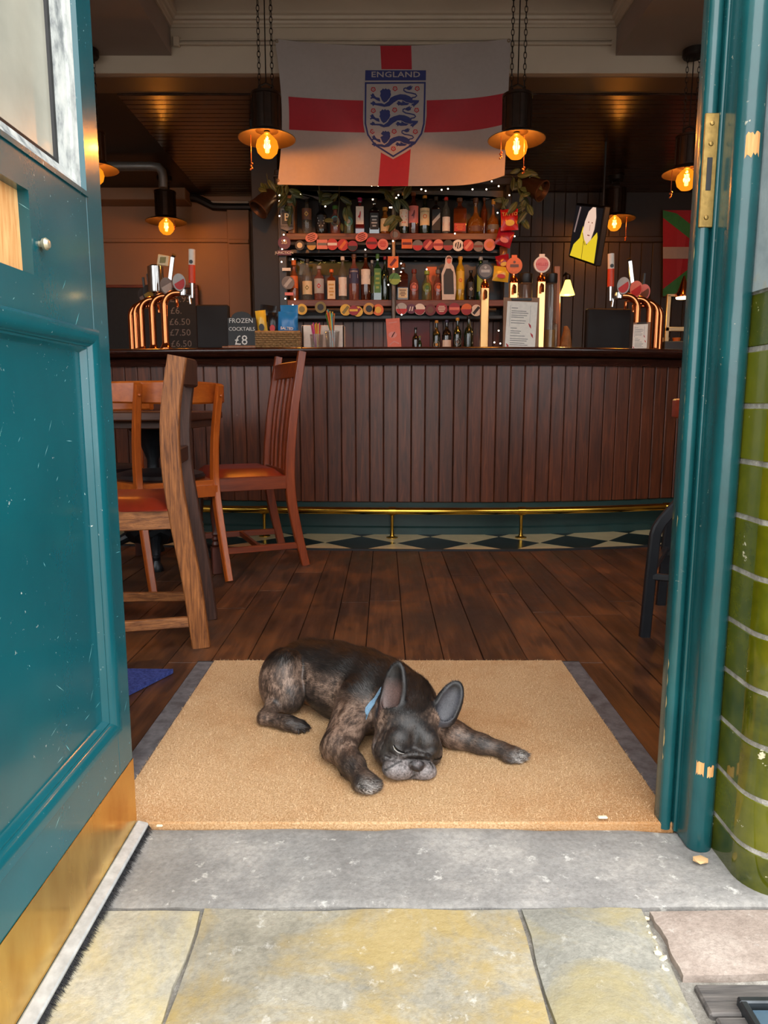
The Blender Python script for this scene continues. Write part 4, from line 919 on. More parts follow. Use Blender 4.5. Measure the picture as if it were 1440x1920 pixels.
for dx, dy, s_ in ((0, 0, 1.0), (-8, 398, 0.985), (28, 800, 0.90)):
    tr = lambda P: [((x - 240) * s_ + 240 + dx, (y - 650) * s_ + 650 + dy) for x, y in P]
    lo = print_('crest_lion', [tr(head), tr(arm), tr(body), tr(leg2), tr(tail), tr(tuft)], cmap(0.0065), M_fblue, flag)
    print_('lion_outline', [tr(face), tr(ribbon([(850, 692), (940, 738), (1050, 764), (1085, 752)], 9))], cmap(0.0085), M_fwhite, lo)
for cx, cy in ((307, 490), (727, 475), (1155, 475), (307, 900), (720, 885), (1143, 890), (293, 1300), (710, 1300), (1118, 1305), (695, 1635)):
    ro = print_('crest_rose', [[(cx + (52 if i % 2 else 44) * math.cos(PI * i / 5 - PI / 2), cy + (52 if i % 2 else 44) * math.sin(PI * i / 5 - PI / 2)) for i in range(10)]], cmap(0.0065), M_fred, flag)
    print_('rose_centre', [circ(cx, cy, 27, 10)], cmap(0.0080), M_fwhite, ro); print_('rose_eye', [circ(cx, cy, 11, 8)], cmap(0.0092), M_fred, ro)
for px, py in ((519, 77), (521, 338), (954, 76)):
    c = fl(px, py, 0.003) - flag.location; bm = B(); tube(bm, [c + Vector((0.008 * math.cos(a), 0, 0.008 * math.sin(a))) for a in np.linspace(0, 2 * PI, 10)[:-1]], 0.0025, 6, closed=True); obj('eyelet', bm, M_eyelet, flag)

# ================================================================== back bar unit
YS = 5.40
M_bkwood = wood('red_brown_shelf_wood', S(88, 44, 28), S(136, 74, 46), axis=0, scale=1.2, rough=0.4, bump=0.1)
M_bkpost = wood('orange_pine_post', S(112, 70, 38), S(158, 104, 60), axis=2, scale=1.2, rough=0.4, bump=0.15)
M_bkdark = plain('dark_back_panel', S(36, 28, 24), 0.35, 0, 0.2, 6)
M_pipe = plain('dull_grey_pipe', S(96, 88, 82), 0.35, 0.7, 0.1, 20)
M_scal = plain('grey_scalloped_trim', S(104, 96, 92), 0.5)
bb = empty('back_bar', 'dark wooden back bar unit with two long bottle shelves', 'shelf unit', (0, 0, 0))
XL, XR = -0.765, 0.925
bm = B(); box(bm, (XL, YS + 0.17, 0.9), (XR, YS + 0.20, 2.42)); obj('back_panel', bm, M_bkdark, bb)
for zt in (1.998, 1.529):
    bm = B(); box(bm, (XL, YS, zt - 0.046), (XR, YS + 0.17, zt), 0.004); obj('shelf', bm, M_bkwood, bb)
    bm = B(); tube(bm, [(XL, YS - 0.012, zt - 0.075), (XR - 0.1, YS - 0.012, zt - 0.075)], 0.014, 8); obj('clip_rail', bm, M_pipe, bb)
    bm = B(); box(bm, (XL, YS + 0.03, zt - 0.135), (XR, YS + 0.17, zt - 0.105), 0.004); obj('pelmet', bm, M_bkdark, bb)
    bm = B()
    if zt > 1.9: zz, ztop = 2.285, 2.33
    else: zz, ztop = zt + 0.318, zt + 0.335
    pl = [(XL + 0.02, ztop)]
    n = 16; w = (XR - XL - 0.04) / n
    for i in range(n): pl += [(XL + 0.02 + w * i + w * t, zz - 0.022 * math.sin(PI * t)) for t in (0.0, 0.25, 0.5, 0.75)]
    pl += [(XR - 0.02, zz), (XR - 0.02, ztop)]
    prism(bm, pl[::-1], YS + 0.125, YS + 0.132); obj('scalloped_trim', bm, M_scal, bb, smooth=False)
bm = B(); box(bm, (XL - 0.02, YS - 0.02, 2.325), (XR + 0.02, YS + 0.2, 2.43), 0.006); box(bm, (XL - 0.03, YS - 0.04, 2.37), (XR + 0.03, YS + 0.2, 2.39), 0.004); obj('header', bm, M_bkdark, bb)
for x0, x1 in ((XL - 0.005, XL + 0.055), (XL + 0.068, XL + 0.118)):
    bm = B(); box(bm, (x0, YS - 0.004, 1.998 if x0 > XL else 0.9), (x1, YS + 0.16, 2.33 if x0 < XL else 2.26), 0.004); obj('side_post', bm, M_bkpost if x0 > XL else M_bkdark, bb)
bm = B(); tube(bm, [at(738, 630, YS - 0.03) , at(738, 350, YS - 0.03)], 0.016, 10); obj('centre_pole', bm, M_pipe, bb)
bm = B(); box(bm, (XR - 0.045, YS - 0.004, 0.9), (XR, YS + 0.16, 2.33), 0.004); obj('side_post', bm, M_bkdark, bb)
x = XL
while x < XR - 0.02:
    bm = B(); box(bm, (x + 0.001, YS + 0.15, 0.9), (x + 0.074, YS + 0.168, 1.39), 0.003); obj('panel_board', bm, M_barwood, bb); x += 0.076
bm = B(); box(bm, (XL - 0.6, YS - 0.25, 0.0), (XR + 0.5, YS + 0.14, 0.897), 0.01); o = obj('back_counter', bm, M_bkdark); tag(o, 'dark low counter under the bottle shelves', 'counter')
bm = B(); box(bm, (-0.985, 5.55, 0), (-0.785, 5.75, 2.83), 0.005); o = obj('wall_pier', bm, plain('near_black_paint', S(20, 17, 16), 0.5)); tag(o, 'near black column at the left side of the back bar', kind='structure')
bm = B(); bar(bm, [at(1044, 500, 5.3) , at(1044, 720, 5.3)], (0.042, 0.03), side=Vector((1, 0, 0))); o = obj('timber_post', bm, M_bkpost); tag(o, 'pale upright timber post between the jars and the yellow wall light', 'post')
# olive glass band and handwriting behind the middle shelf
bm = B(); a, b_ = at(556, 516, 5.56), at(690, 486, 5.56); box(bm, (a.x, 5.562, a.z), (b_.x, 5.568, b_.z)); o = obj('glass_band', bm, plain('olive_glass', S(84, 74, 26), 0.15), bb); o['label'] = 'olive glass strip with yellow handwriting'
M_yel = plain('yellow_marker', S(236, 206, 96), 0.5)
ymap = lambda x, y: at(x, y, 5.555)
print_('handwriting', [ribbon([(561, 486), (566, 492), (563, 494)], 3), ribbon([(570, 484), (568, 494)], 2.6), ribbon([(580, 492), (588, 489)], 3), ribbon([(595, 487), (596, 490), (600, 488), (601, 493), (597, 496)], 1.4), ribbon([(610, 486), (605, 490), (608, 493), (611, 491)], 1.4), ribbon([(606, 480), (606, 486)], 1.4), ribbon([(622, 490), (623, 492)], 2), ribbon([(627, 480), (627, 492)], 1.6), ribbon([(633, 492), (639, 493)], 1.8)], ymap, M_yel, o)

# ================================================================== bottles
GL = {}
def glass(key, c, alpha=0.62, rough=0.08):
    if key not in GL:
        m = NT('bottle_glass_' + key); n = m.noise(m.co(), 30, 2)
        m.set(color=m.ramp(n, [(0.3, tuple(x * 0.85 for x in c[:3]) + (1,)), (0.7, c)]), rough=rough, alpha=alpha, spec=0.9, coat=1.0, coatr=0.03); GL[key] = m.m
    return GL[key]
GC = dict(clear=(S(120, 108, 90), 0.32), green=(S(20, 66, 30), 0.85), dkgreen=(S(14, 34, 20), 0.92), amber=(S(120, 52, 14), 0.8), brown=(S(74, 30, 14), 0.9), black=(S(16, 13, 13), 0.97), red=(S(104, 16, 16), 0.85), gold=(S(160, 92, 22), 0.7), yellow=(S(214, 170, 30), 0.8), orange=(S(170, 84, 30), 0.6), paleg=(S(120, 126, 76), 0.42), rose=(S(150, 84, 66), 0.55), blue=(S(28, 34, 70), 0.9))
CM = {}
def paint(key, c, rough=0.45):
    if key not in CM: CM[key] = plain('paint_' + key, c, rough, 0, 0.06, 60)
    return CM[key]
PC = dict(white=S(226, 214, 200), cream=S(220, 196, 150), black=S(22, 20, 20), red=S(186, 30, 28), orange=S(216, 104, 32), gold=S(196, 146, 58), teal=S(60, 158, 160), pink=S(214, 120, 116), green=S(70, 120, 50), lime=S(140, 160, 60), silver=S(170, 168, 164), navy=S(34, 40, 80), purple=S(92, 34, 64), yellow=S(222, 180, 54), grey=S(110, 104, 100), brown=S(104, 62, 40), crimson=S(150, 22, 40), salmon=S(220, 120, 100), darkred=S(104, 22, 22), olive=S(126, 112, 40), blue=S(36, 120, 186), magenta=S(200, 44, 120))
def pc(k): return paint(k, PC[k])
SHAPES = {
    'wine': [(0.0, 0.0), (0.46, 0.0), (0.5, 0.02), (0.5, 0.55), (0.44, 0.66), (0.22, 0.74), (0.17, 0.80), (0.165, 0.94), (0.19, 0.945), (0.19, 0.97)],
    'spirit': [(0.0, 0.0), (0.46, 0.0), (0.5, 0.02), (0.5, 0.60), (0.45, 0.68), (0.24, 0.76), (0.17, 0.82), (0.165, 0.93), (0.2, 0.935), (0.2, 0.96)],
    'round': [(0.0, 0.0), (0.45, 0.0), (0.5, 0.03), (0.5, 0.50), (0.42, 0.62), (0.25, 0.70), (0.2, 0.76), (0.19, 0.88), (0.23, 0.89), (0.23, 0.92)],
    'square': [(0.0, 0.0), (0.48, 0.0), (0.5, 0.015), (0.5, 0.66), (0.44, 0.70), (0.22, 0.75), (0.18, 0.80), (0.18, 0.90), (0.21, 0.91), (0.21, 0.94)],
    'tall': [(0.0, 0.0), (0.47, 0.0), (0.5, 0.015), (0.49, 0.70), (0.42, 0.76), (0.24, 0.82), (0.2, 0.86), (0.2, 0.94), (0.23, 0.945), (0.23, 0.97)],
    'decanter': [(0.0, 0.0), (0.42, 0.0), (0.48, 0.05), (0.5, 0.20), (0.42, 0.40), (0.2, 0.52), (0.11, 0.62), (0.10, 0.82), (0.14, 0.86), (0.14, 0.9)],
}
def bottle(px, top, bot, w, shape, gl, lab, cap, label, group, Y, pat=None, txt=None, lz=(0.16, 0.52), capst='cap', zbase=None):
    base = at(px, bot, Y)
    if zbase is not None: base.z = zbase + 0.0005
    h = at(px, top, Y).z - base.z; W = w * mpp(px, bot, Y)
    o = empty('bottle', label, 'bottle', base, 0, group)
    pr = [(r * W, z * h) for r, z in SHAPES[shape]]; seg = 4 if shape == 'square' else 16
    rot = Matrix.Rotation(PI / 4, 4, 'Z') if seg == 4 else None
    if seg == 4: pr = [(r * (1.33 if i < 6 else 1.0), z) for i, (r, z) in enumerate(pr)]
    bm = B(); lathe(bm, pr, seg, rot); obj('glass', bm, glass(gl, *GC[gl]), o, angle=0.8)
    zc, rc = pr[-1][1], pr[-1][0]; hh = h - zc
    if capst == 'cork': zc -= hh * 0.3
    bm = B(); lathe(bm, [(rc * 1.05, zc - h * 0.045), (rc * 1.12, zc - h * 0.04), (rc * 1.12, h * 0.995), (rc * 0.9, h), (0, h)], 12)
    if capst == 'pourer': lathe(bm, [(rc * 0.5, h), (rc * 0.35, h * 1.04), (rc * 0.2, h * 1.10), (0, h * 1.10)], 8)
    obj('cap', bm, pc(cap), o)
    if lab:
        z0, z1 = lz[0] * h, lz[1] * h; R_ = W * 0.503; lb = B()
        if lab[0] == 'r':                                     # round label
            n = 14; cz = (z0 + z1) / 2; rr = min((z1 - z0) / 2, W * 0.44)
            for i in range(n + 1): pass
            flat(lb, circ(0, 0, rr, 16), lambda x, z: Vector((R_ * math.sin(x / R_), -R_ * math.cos(x / R_) - 0.0012, cz + z)))
        elif shape == 'square':
            box(lb, (-W * 0.42, -W * 0.475, z0), (W * 0.42, -W * 0.471, z1))
        else:
            A = 62; ring = []
            for i in range(9):
                a = math.radians(-90 - A + 2 * A * i / 8); ring.append((lb.verts.new((R_ * math.cos(a), R_ * math.sin(a) - 0.0006, z0)), lb.verts.new((R_ * math.cos(a), R_ * math.sin(a) - 0.0006, z1))))
            for p, q in zip(ring, ring[1:]): lb.faces.new((p[0], q[0], q[1], p[1]))
        l_ = obj('label', lb, pc(lab[1]), o)
        if pat:
            yy = -W * 0.478 if shape == 'square' else None
            mp = (lambda x, z: Vector((x, yy - 0.001, z))) if yy else (lambda x, z: Vector((R_ * math.sin(x / R_), -R_ * math.cos(x / R_) - 0.0024, z)))
            cz = (z0 + z1) / 2; hl = z1 - z0
            if pat[0] == 'lines': P = [[(-W * k, cz + d * hl - hl * 0.045), (W * k, cz + d * hl - hl * 0.045), (W * k, cz + d * hl + hl * 0.045), (-W * k, cz + d * hl + hl * 0.045)] for k, d in ((0.30, 0.28), (0.22, 0.08), (0.28, -0.10), (0.18, -0.28))]
            elif pat[0] == 'disc': P = [circ(0, cz, W * 0.2, 12)]
            elif pat[0] == 'band': P = [[(-W * 0.42, cz - hl * 0.13), (W * 0.42, cz - hl * 0.13), (W * 0.42, cz + hl * 0.13), (-W * 0.42, cz + hl * 0.13)]]
            elif pat[0] == 'diamond': P = [[(-W * 0.2, cz), (0, cz - W * 0.24), (W * 0.2, cz), (0, cz + W * 0.24)]]
            elif pat[0] == 'bird': P = [[(-W * 0.24, cz - hl * .1), (-W * .05, cz + hl * .05), (W * .02, cz + hl * .22), (W * .1, cz + hl * .25), (W * .12, cz + hl * .08), (W * .06, cz - hl * .12), (W * .02, cz - hl * .3), (-W * .02, cz - hl * .14)]]
            elif pat[0] == 'slant': P = [[(-W * 0.4, cz - hl * 0.30), (W * 0.4, cz + hl * 0.12), (W * 0.4, cz + hl * 0.34), (-W * 0.4, cz - hl * 0.08)]]
            print_('label_print', P, mp, pc(pat[1]), l_)
        if txt:
            yy = -W * 0.478 if shape == 'square' else None
            mp = (lambda x, z: Vector((x, yy - 0.002, z))) if yy else (lambda x, z: Vector((R_ * math.sin(x / R_), -R_ * math.cos(x / R_) - 0.003, z)))
            word(txt[0], W * txt[2], lambda x, z: mp(x, z0 + (z1 - z0) * txt[3] + z), pc(txt[1]), l_)
    return o
G1, G2, G3 = 'bottles on the top shelf', 'bottles on the middle shelf', 'bottles on the low shelf behind the bar'
T = YS + 0.07; F1 = YS + 0.055
top_row = [
    (576, 374, 20, 'spirit', 'clear', ('b', 'brown'), 'black', 'clear bottle with a narrow gold figure label, leftmost on the top shelf', ('diamond', 'gold'), None, (0.40, 0.72)),
    (603, 378, 23, 'round', 'black', ('b', 'black'), 'black', 'squat black bottle with white lettering on a black label, top shelf', ('lines', 'silver'), None, (0.14, 0.56)),
    (629, 386, 20, 'round', 'rose', ('r', 'teal'), 'green', 'rosy bottle with a dark teal disc partly behind leaves, top shelf', ('disc', 'black'), None, (0.22, 0.66)),
    (654, 376, 19, 'round', 'paleg', ('r', 'teal'), 'lime', 'pale green bottle with a round turquoise label', ('disc', 'silver'), None, (0.16, 0.56)),
    (675, 371, 17, 'square', 'red', ('b', 'white'), 'magenta', 'slim red bottle with a tall white label and pink cap', ('bird', 'red'), None, (0.26, 0.74)),
    (702, 375, 19, 'square', 'black', ('b', 'black'), 'black', 'square dark whiskey bottle with a black and white label', ('lines', 'silver'), None, (0.12, 0.60)),
    (722, 389, 19, 'round', 'gold', ('b', 'cream'), 'gold', 'stubby amber bottle with a cream patterned label', ('diamond', 'brown'), None, (0.10, 0.56)),
    (757, 361, 18, 'wine', 'dkgreen', ('b', 'white'), 'cream', 'dark green bottle with a plain white label right of the centre pole, top shelf', ('lines', 'salmon'), None, (0.18, 0.58)),
    (775, 361, 20, 'spirit', 'brown', ('b', 'pink'), 'brown', 'brown whisky bottle with a game bird on a pink label', ('bird', 'darkred'), None, (0.26, 0.66)),
    (796, 367, 20, 'wine', 'dkgreen', ('b', 'cream'), 'gold', 'green whiskey bottle with a cream arched label', ('disc', 'orange'), ('JAMESON', 'black', 0.20, 0.78), (0.22, 0.66)),
    (817, 369, 18, 'square', 'black', ('b', 'black'), 'black', 'dark square whisky bottle with a slanted silver label', ('slant', 'silver'), None, (0.10, 0.64)),
    (836, 370, 16, 'spirit', 'clear', ('b', 'white'), 'red', 'clear vodka bottle with a white and red label', ('band', 'red'), None, (0.08, 0.46)),
    (861, 372, 25, 'square', 'amber', ('b', 'red'), 'brown', 'broad square amber bottle with a low red label', ('lines', 'orange'), None, (0.06, 0.28)),
    (907, 371, 13, 'spirit', 'amber', None, 'brown', 'amber bottle standing between the two decanters', None, None, None),
    (891, 372, 33, 'decanter', 'gold', ('b', 'brown'), 'brown', 'wide amber decanter with a small white tag label', ('band', 'white'), None, (0.05, 0.2)),
    (924, 374, 24, 'decanter', 'gold', ('b', 'grey'), 'gold', 'narrower amber decanter at the right end of the top shelf', ('band', 'silver'), None, (0.12, 0.26)),
]
for px, tp, w, sh_, gl, lb, cp, name, pat, txt, lz in top_row:
    bottle(px, tp, 437, w, sh_, gl, lb, cp, name, G1, F1 + (0.06 if px == 907 else 0), pat, txt, lz or (0.16, 0.5), zbase=1.998)
mid_row = [
    (552, 488, 17, 'round', 'orange', ('b', 'orange'), 'orange', 'orange topped bottle at the left end of the middle shelf', ('band', 'silver'), None, (0.30, 0.60), 'cap'),
    (577, 486, 20, 'spirit', 'clear', ('b', 'cream'), 'black', 'clear bottle with a black cap and cream band, middle shelf', ('diamond', 'olive'), None, (0.14, 0.46), 'cap'),
    (599, 499, 20, 'spirit', 'rose', ('b', 'silver'), 'silver', 'pinkish bottle with a silver cap and diamond label', ('diamond', 'red'), None, (0.20, 0.62), 'cap'),
    (622, 505, 17, 'square', 'amber', ('b', 'cream'), 'orange', 'short square bottle with a big cream label and orange stopper', ('lines', 'gold'), None, (0.04, 0.62), 'cap'),
    (643, 481, 17, 'spirit', 'clear', ('b', 'white'), 'white', 'clear bottle with a white and red label and white cap', ('band', 'red'), None, (0.10, 0.52), 'cap'),
    (664, 477, 20, 'spirit', 'rose', ('b', 'navy'), 'brown', 'deep pink aperitif bottle with a navy and white label', ('band', 'white'), ('CAMPARI', 'white', 0.19, 0.80), (0.36, 0.68), 'cap'),
    (686, 476, 19, 'spirit', 'brown', ('b', 'white'), 'black', 'brown rum bottle with a white label and metal pourer', ('band', 'black'), None, (0.34, 0.66), 'pourer'),
    (698, 488, 12, 'tall', 'clear', ('b', 'olive'), 'silver', 'narrow clear bottle squeezed between the rum and the green gin', None, None, (0.2, 0.6), 'cap'),
    (708, 476, 15, 'square', 'green', ('b', 'green'), 'green', 'tall bright green gin bottle with a green label', ('lines', 'lime'), None, (0.16, 0.68), 'cap'),
    (722, 481, 16, 'wine', 'dkgreen', None, 'crimson', 'dark green bottle with a crimson cap left of the centre pole', None, None, None, 'cap'),
    (755, 494, 20, 'square', 'brown', ('b', 'cream'), 'brown', 'dark bottle with a low cream label right of the centre pole, middle shelf', ('lines', 'brown'), None, (0.06, 0.32), 'cap'),
    (776, 505, 18, 'round', 'rose', ('r', 'pink'), 'darkred', 'clear bottle with a round pink label and dark red cap', ('disc', 'salmon'), None, (0.22, 0.62), 'cap'),
    (800, 508, 19, 'round', 'paleg', ('r', 'lime'), 'lime', 'pale bottle with a round green label', ('disc', 'green'), None, (0.22, 0.62), 'cap'),
    (821, 506, 18, 'round', 'rose', ('r', 'salmon'), 'grey', 'pale bottle with a round apricot label', ('disc', 'orange'), None, (0.22, 0.62), 'cap'),
    (842, 508, 17, 'spirit', 'black', ('b', 'black'), 'grey', 'dark bottle with an ornate antler label under the cut-out figure', ('diamond', 'silver'), None, (0.08, 0.6), 'cap'),
    (862, 481, 17, 'tall', 'yellow', ('b', 'yellow'), 'gold', 'tall yellow liqueur bottle with a yellow label', ('disc', 'orange'), None, (0.24, 0.66), 'cap'),
    (882, 507, 16, 'spirit', 'black', ('b', 'black'), 'black', 'small black spiced rum bottle beside the yellow bottle', ('diamond', 'silver'), None, (0.14, 0.6), 'cap'),
    (900, 482, 15, 'tall', 'green', ('b', 'lime'), 'silver', 'green bottle mostly hidden behind the left tall beer tap', None, None, (0.2, 0.6), 'cap'),
]
for px, tp, w, sh_, gl, lb, cp, name, pat, txt, lz, cs_ in mid_row:
    bottle(px, tp, 562, w, sh_, gl, lb, cp, name, G2, F1 + (0.05 if px == 698 else 0), pat, txt, lz or (0.16, 0.5), cs_, zbase=1.529)
low_row = [
    (779, 614, 13, 'wine', 'black', None, 'black', 'small black bottle leftmost on the low shelf', None, (0.2, 0.4)),
    (787, 630, 8, 'wine', 'green', None, 'lime', 'tiny bright green bottle on the low shelf', None, (0.2, 0.4)),
    (818, 601, 15, 'wine', 'dkgreen', ('r', 'cream'), 'gold', 'dark wine bottle with a gold foil neck on the low shelf', ('disc', 'gold'), (0.2, 0.44)),
    (837, 600, 18, 'wine', 'black', ('b', 'white'), 'navy', 'dark wine bottle with navy foil and a white label', None, (0.22, 0.44)),
    (857, 596, 16, 'wine', 'dkgreen', ('r', 'silver'), 'gold', 'dark wine bottle with a pale gold neck and small round label', ('disc', 'grey'), (0.24, 0.5)),
    (878, 593, 18, 'wine', 'dkgreen', None, 'black', 'dark green wine bottle without a label, rightmost on the low shelf', None, (0.2, 0.4)),
]
bm = B(); a, b_ = at(765, 668, 5.25), at(905, 676, 5.25); box(bm, (a.x, 5.16, 0.8975), (b_.x, 5.38, a.z), 0.004); o = obj('bottle_step', bm, M_bkdark); tag(o, 'low dark step on the back counter carrying the wine bottles', 'step')
zlow = a.z
for px, tp, w, sh_, gl, lb, cp, name, pat, lz in low_row:
    bottle(px, tp, 668, w, sh_, gl, lb, cp, name, G3, 5.25, pat, None, lz, zbase=zlow)
a, b_ = at(752, 652, YS + 0.13), at(806, 596, YS + 0.13); bm = B(); box(bm, (a.x, YS + 0.125, 0.9), (b_.x, YS + 0.145, b_.z), 0.003); o = obj('red_panel', bm, pc('darkred'), bb); o['label'] = 'dark red panel behind the wine bottles'
# cardboard cut-out and two square cards on the middle shelf
M_card = plain('white_card', S(214, 200, 188), 0.6)
def standing_card(name, px0, py0, px1, py1, Y, mat, label, cat, th=0.004, lean=0.0, zb=None):
    a, b_ = at(px0, py1, Y), at(px1, py0, Y); z0 = a.z if zb is None else zb
    o = empty(name, label, cat, ((a.x + b_.x) / 2, Y, z0)); w, h = b_.x - a.x, b_.z - z0
    bm = B(); box(bm, (-w / 2, 0, 0), (w / 2, th, h), min(0.001, th / 3), Matrix.Rotation(lean, 4, 'Y')); obj('card', bm, mat, o); return o, w, h
co_o = empty('cutout_figure', 'small cardboard cut-out of a person in a dark coat on the middle shelf', 'cut-out', at(841, 562, F1 - 0.052)); co_o.location.z = 1.5295
k = mpp(841, 520, F1)
cm_ = lambda y: (lambda X, Z: Vector((X * k, y, (562 - Z) * k)))
fig = [(-12, 562), (-13, 540), (-14, 515), (-9, 503), (-7, 497), (-7, 488), (-3, 483), (2, 483), (6, 488), (5, 497), (9, 503), (13, 520), (14, 545), (12, 562)]
print_('card_back', [fig], cm_(0.0), M_card, co_o)
print_('coat_print', [[(-9, 552), (-10, 518), (-5, 506), (3, 506), (8, 512), (10, 552)]], cm_(-0.0015), pc('black'), co_o); print_('face_print', [circ(0, 492, 4.2, 10, 5.5)], cm_(-0.0015), pc('salmon'), co_o); print_('hair_print', [[(-5, 491), (-4, 486), (0, 484.5), (4, 486.5), (5, 490), (2, 488.5), (-3, 488.5)]], cm_(-0.0025), pc('brown'), co_o)
standing_card('orange_box', 800, 500, 819, 522, YS + 0.13, pc('orange'), 'orange carton standing behind the round label bottles', 'box', 0.03, zb=1.53)

# ================================================================== pump clips along both shelf edges
def clip_badge(px, py, r, c1, c2, label, shape='disc', Y=YS - 0.03, motif='disc', grp='pump clips along the shelf edges', txt=None, tilt=0.0, ry=None):
    p = at(px, py, Y); k = mpp(px, py, Y); R_ = r * k
    o = empty('pump_clip', label, 'pump clip', p, 0, grp)
    M = Matrix.Rotation(tilt, 4, 'Y')
    if shape == 'disc': P = circ(0, 0, R_, 18, (ry or r) * k)
    elif shape == 'square': P = [(-R_, -R_ * .85), (R_, -R_ * .85), (R_, R_ * .85), (-R_, R_ * .85)]
    elif shape == 'shield': P = [(-R_, (ry or r) * k), (R_, (ry or r) * k), (R_, -(ry or r) * k * .8), (0, -(ry or r) * k), (-R_, -(ry or r) * k * .8)]
    bm = B(); prism(bm, P[::-1], 0, 0.006, M); obj('plate', bm, pc(c1), o, smooth=False)
    y_ = -0.0015; mp = lambda x, z: M @ Vector((x, y_, z))
    ryk = (ry or r) / r
    if motif == 'disc': Q = [circ(0, 0, R_ * .58, 14, R_ * .58 * ryk)]
    elif motif == 'half': Q = [[(R_ * math.cos(a) * .95, R_ * math.sin(a) * .95) for a in np.linspace(PI, 2 * PI, 10)]]
    elif motif == 'band': Q = [[(-R_ * .85, -R_ * .2), (R_ * .85, -R_ * .2), (R_ * .85, R_ * .25), (-R_ * .85, R_ * .25)]]
    elif motif == 'slash': Q = [ribbon([(-R_ * .5, -R_ * .6), (R_ * .5, R_ * .6)], R_ * .5)]
    elif motif == 'lines': Q = [[(-R_ * w_, z_ * R_ - R_ * .07), (R_ * w_, z_ * R_ - R_ * .07), (R_ * w_, z_ * R_ + R_ * .07), (-R_ * w_, z_ * R_ + R_ * .07)] for w_, z_ in ((.5, .4), (.65, .12), (.6, -.15), (.4, -.42))]
    elif motif == 'twin': Q = [ribbon([(-R_ * .2 + R_ * d, -R_ * .45), (R_ * d, R_ * .45)], R_ * .2) for d in (-.15, .35)]
    else: Q = []
    if Q: print_('badge_print', Q, mp, pc(c2), o)
    if txt:
        word(txt[0], R_ * txt[2], lambda x, z: M @ Vector((x, -0.003, z + R_ * txt[3])), pc(txt[1]), o)
    return o
row1 = [(562, 460, 9, 'black', 'cream', 'disc', 'disc', 'black pump clip with a pale face, leftmost in the upper row'), (584, 445, 12, 'salmon', 'darkred', 'disc', 'lines', 'salmon oval pump clip tilted on the top shelf edge at left'),
    (584, 460, 9, 'black', 'gold', 'disc', 'half', 'black pump clip with a gold lower half under the salmon oval'), (604, 458, 10, 'salmon', 'grey', 'square', 'band', 'salmon square pump clip in the upper row'),
    (623, 458, 10.5, 'red', 'white', 'disc', 'band', 'bright red pump clip with white wording, upper row'), (643, 459, 10.5, 'red', 'orange', 'disc', 'slash', 'red pump clip with an orange diagonal, upper row'),
    (661, 461, 9.5, 'crimson', 'black', 'disc', 'half', 'crimson half-moon pump clip in the upper row'), (678, 444, 12, 'salmon', 'darkred', 'disc', 'lines', 'salmon oval pump clip tilted upward near the middle of the top shelf edge'),
    (697, 456, 11, 'red', 'darkred', 'disc', 'band', 'red pump clip with a dark bar below the salmon oval'), (718, 458, 10, 'salmon', 'red', 'disc', 'lines', 'coral pump clip just left of the centre pole, upper row'),
    (763, 457, 10, 'orange', 'darkred', 'square', 'band', 'orange square pump clip just right of the centre pole'), (783, 460, 10, 'grey', 'red', 'disc', 'half', 'grey and red pump clip in the upper row'),
    (803, 459, 10, 'crimson', 'salmon', 'disc', 'slash', 'crimson pump clip with a pink diagonal'), (822, 459, 10, 'salmon', 'crimson', 'disc', 'band', 'coral pump clip with a crimson bar'),
    (840, 460, 10, 'black', 'crimson', 'disc', 'half', 'black pump clip with a crimson lower half'), (859, 460, 10.5, 'white', 'black', 'disc', 'disc', 'white ringed pump clip with a black centre and two stripes'),
    (878, 460, 10.5, 'red', 'salmon', 'disc', 'slash', 'red pump clip with a pink diagonal right of the white ringed one'), (897, 462, 9.5, 'grey', 'darkred', 'disc', 'band', 'dull grey pump clip with a dark red bar'),
    (918, 459, 11, 'salmon', 'orange', 'disc', 'disc', 'peach pump clip at the right end of the upper row')]
for px, py, r, c1, c2, sh_, mo, lab in row1:
    o = clip_badge(px, py, r, c1, c2, lab, sh_, YS - 0.035 - (0.01 if py < 450 else 0), mo, tilt=-0.35 if py < 450 else 0, ry=(8 if py < 450 else None))
    if px == 859: print_('stripe_print', [ribbon([(-0.012 + d, -0.02), (-0.006 + d, 0.02)], 0.007) for d in (0.0, 0.016)], lambda x, z: Vector((x, -0.003, z)), pc('white'), o)
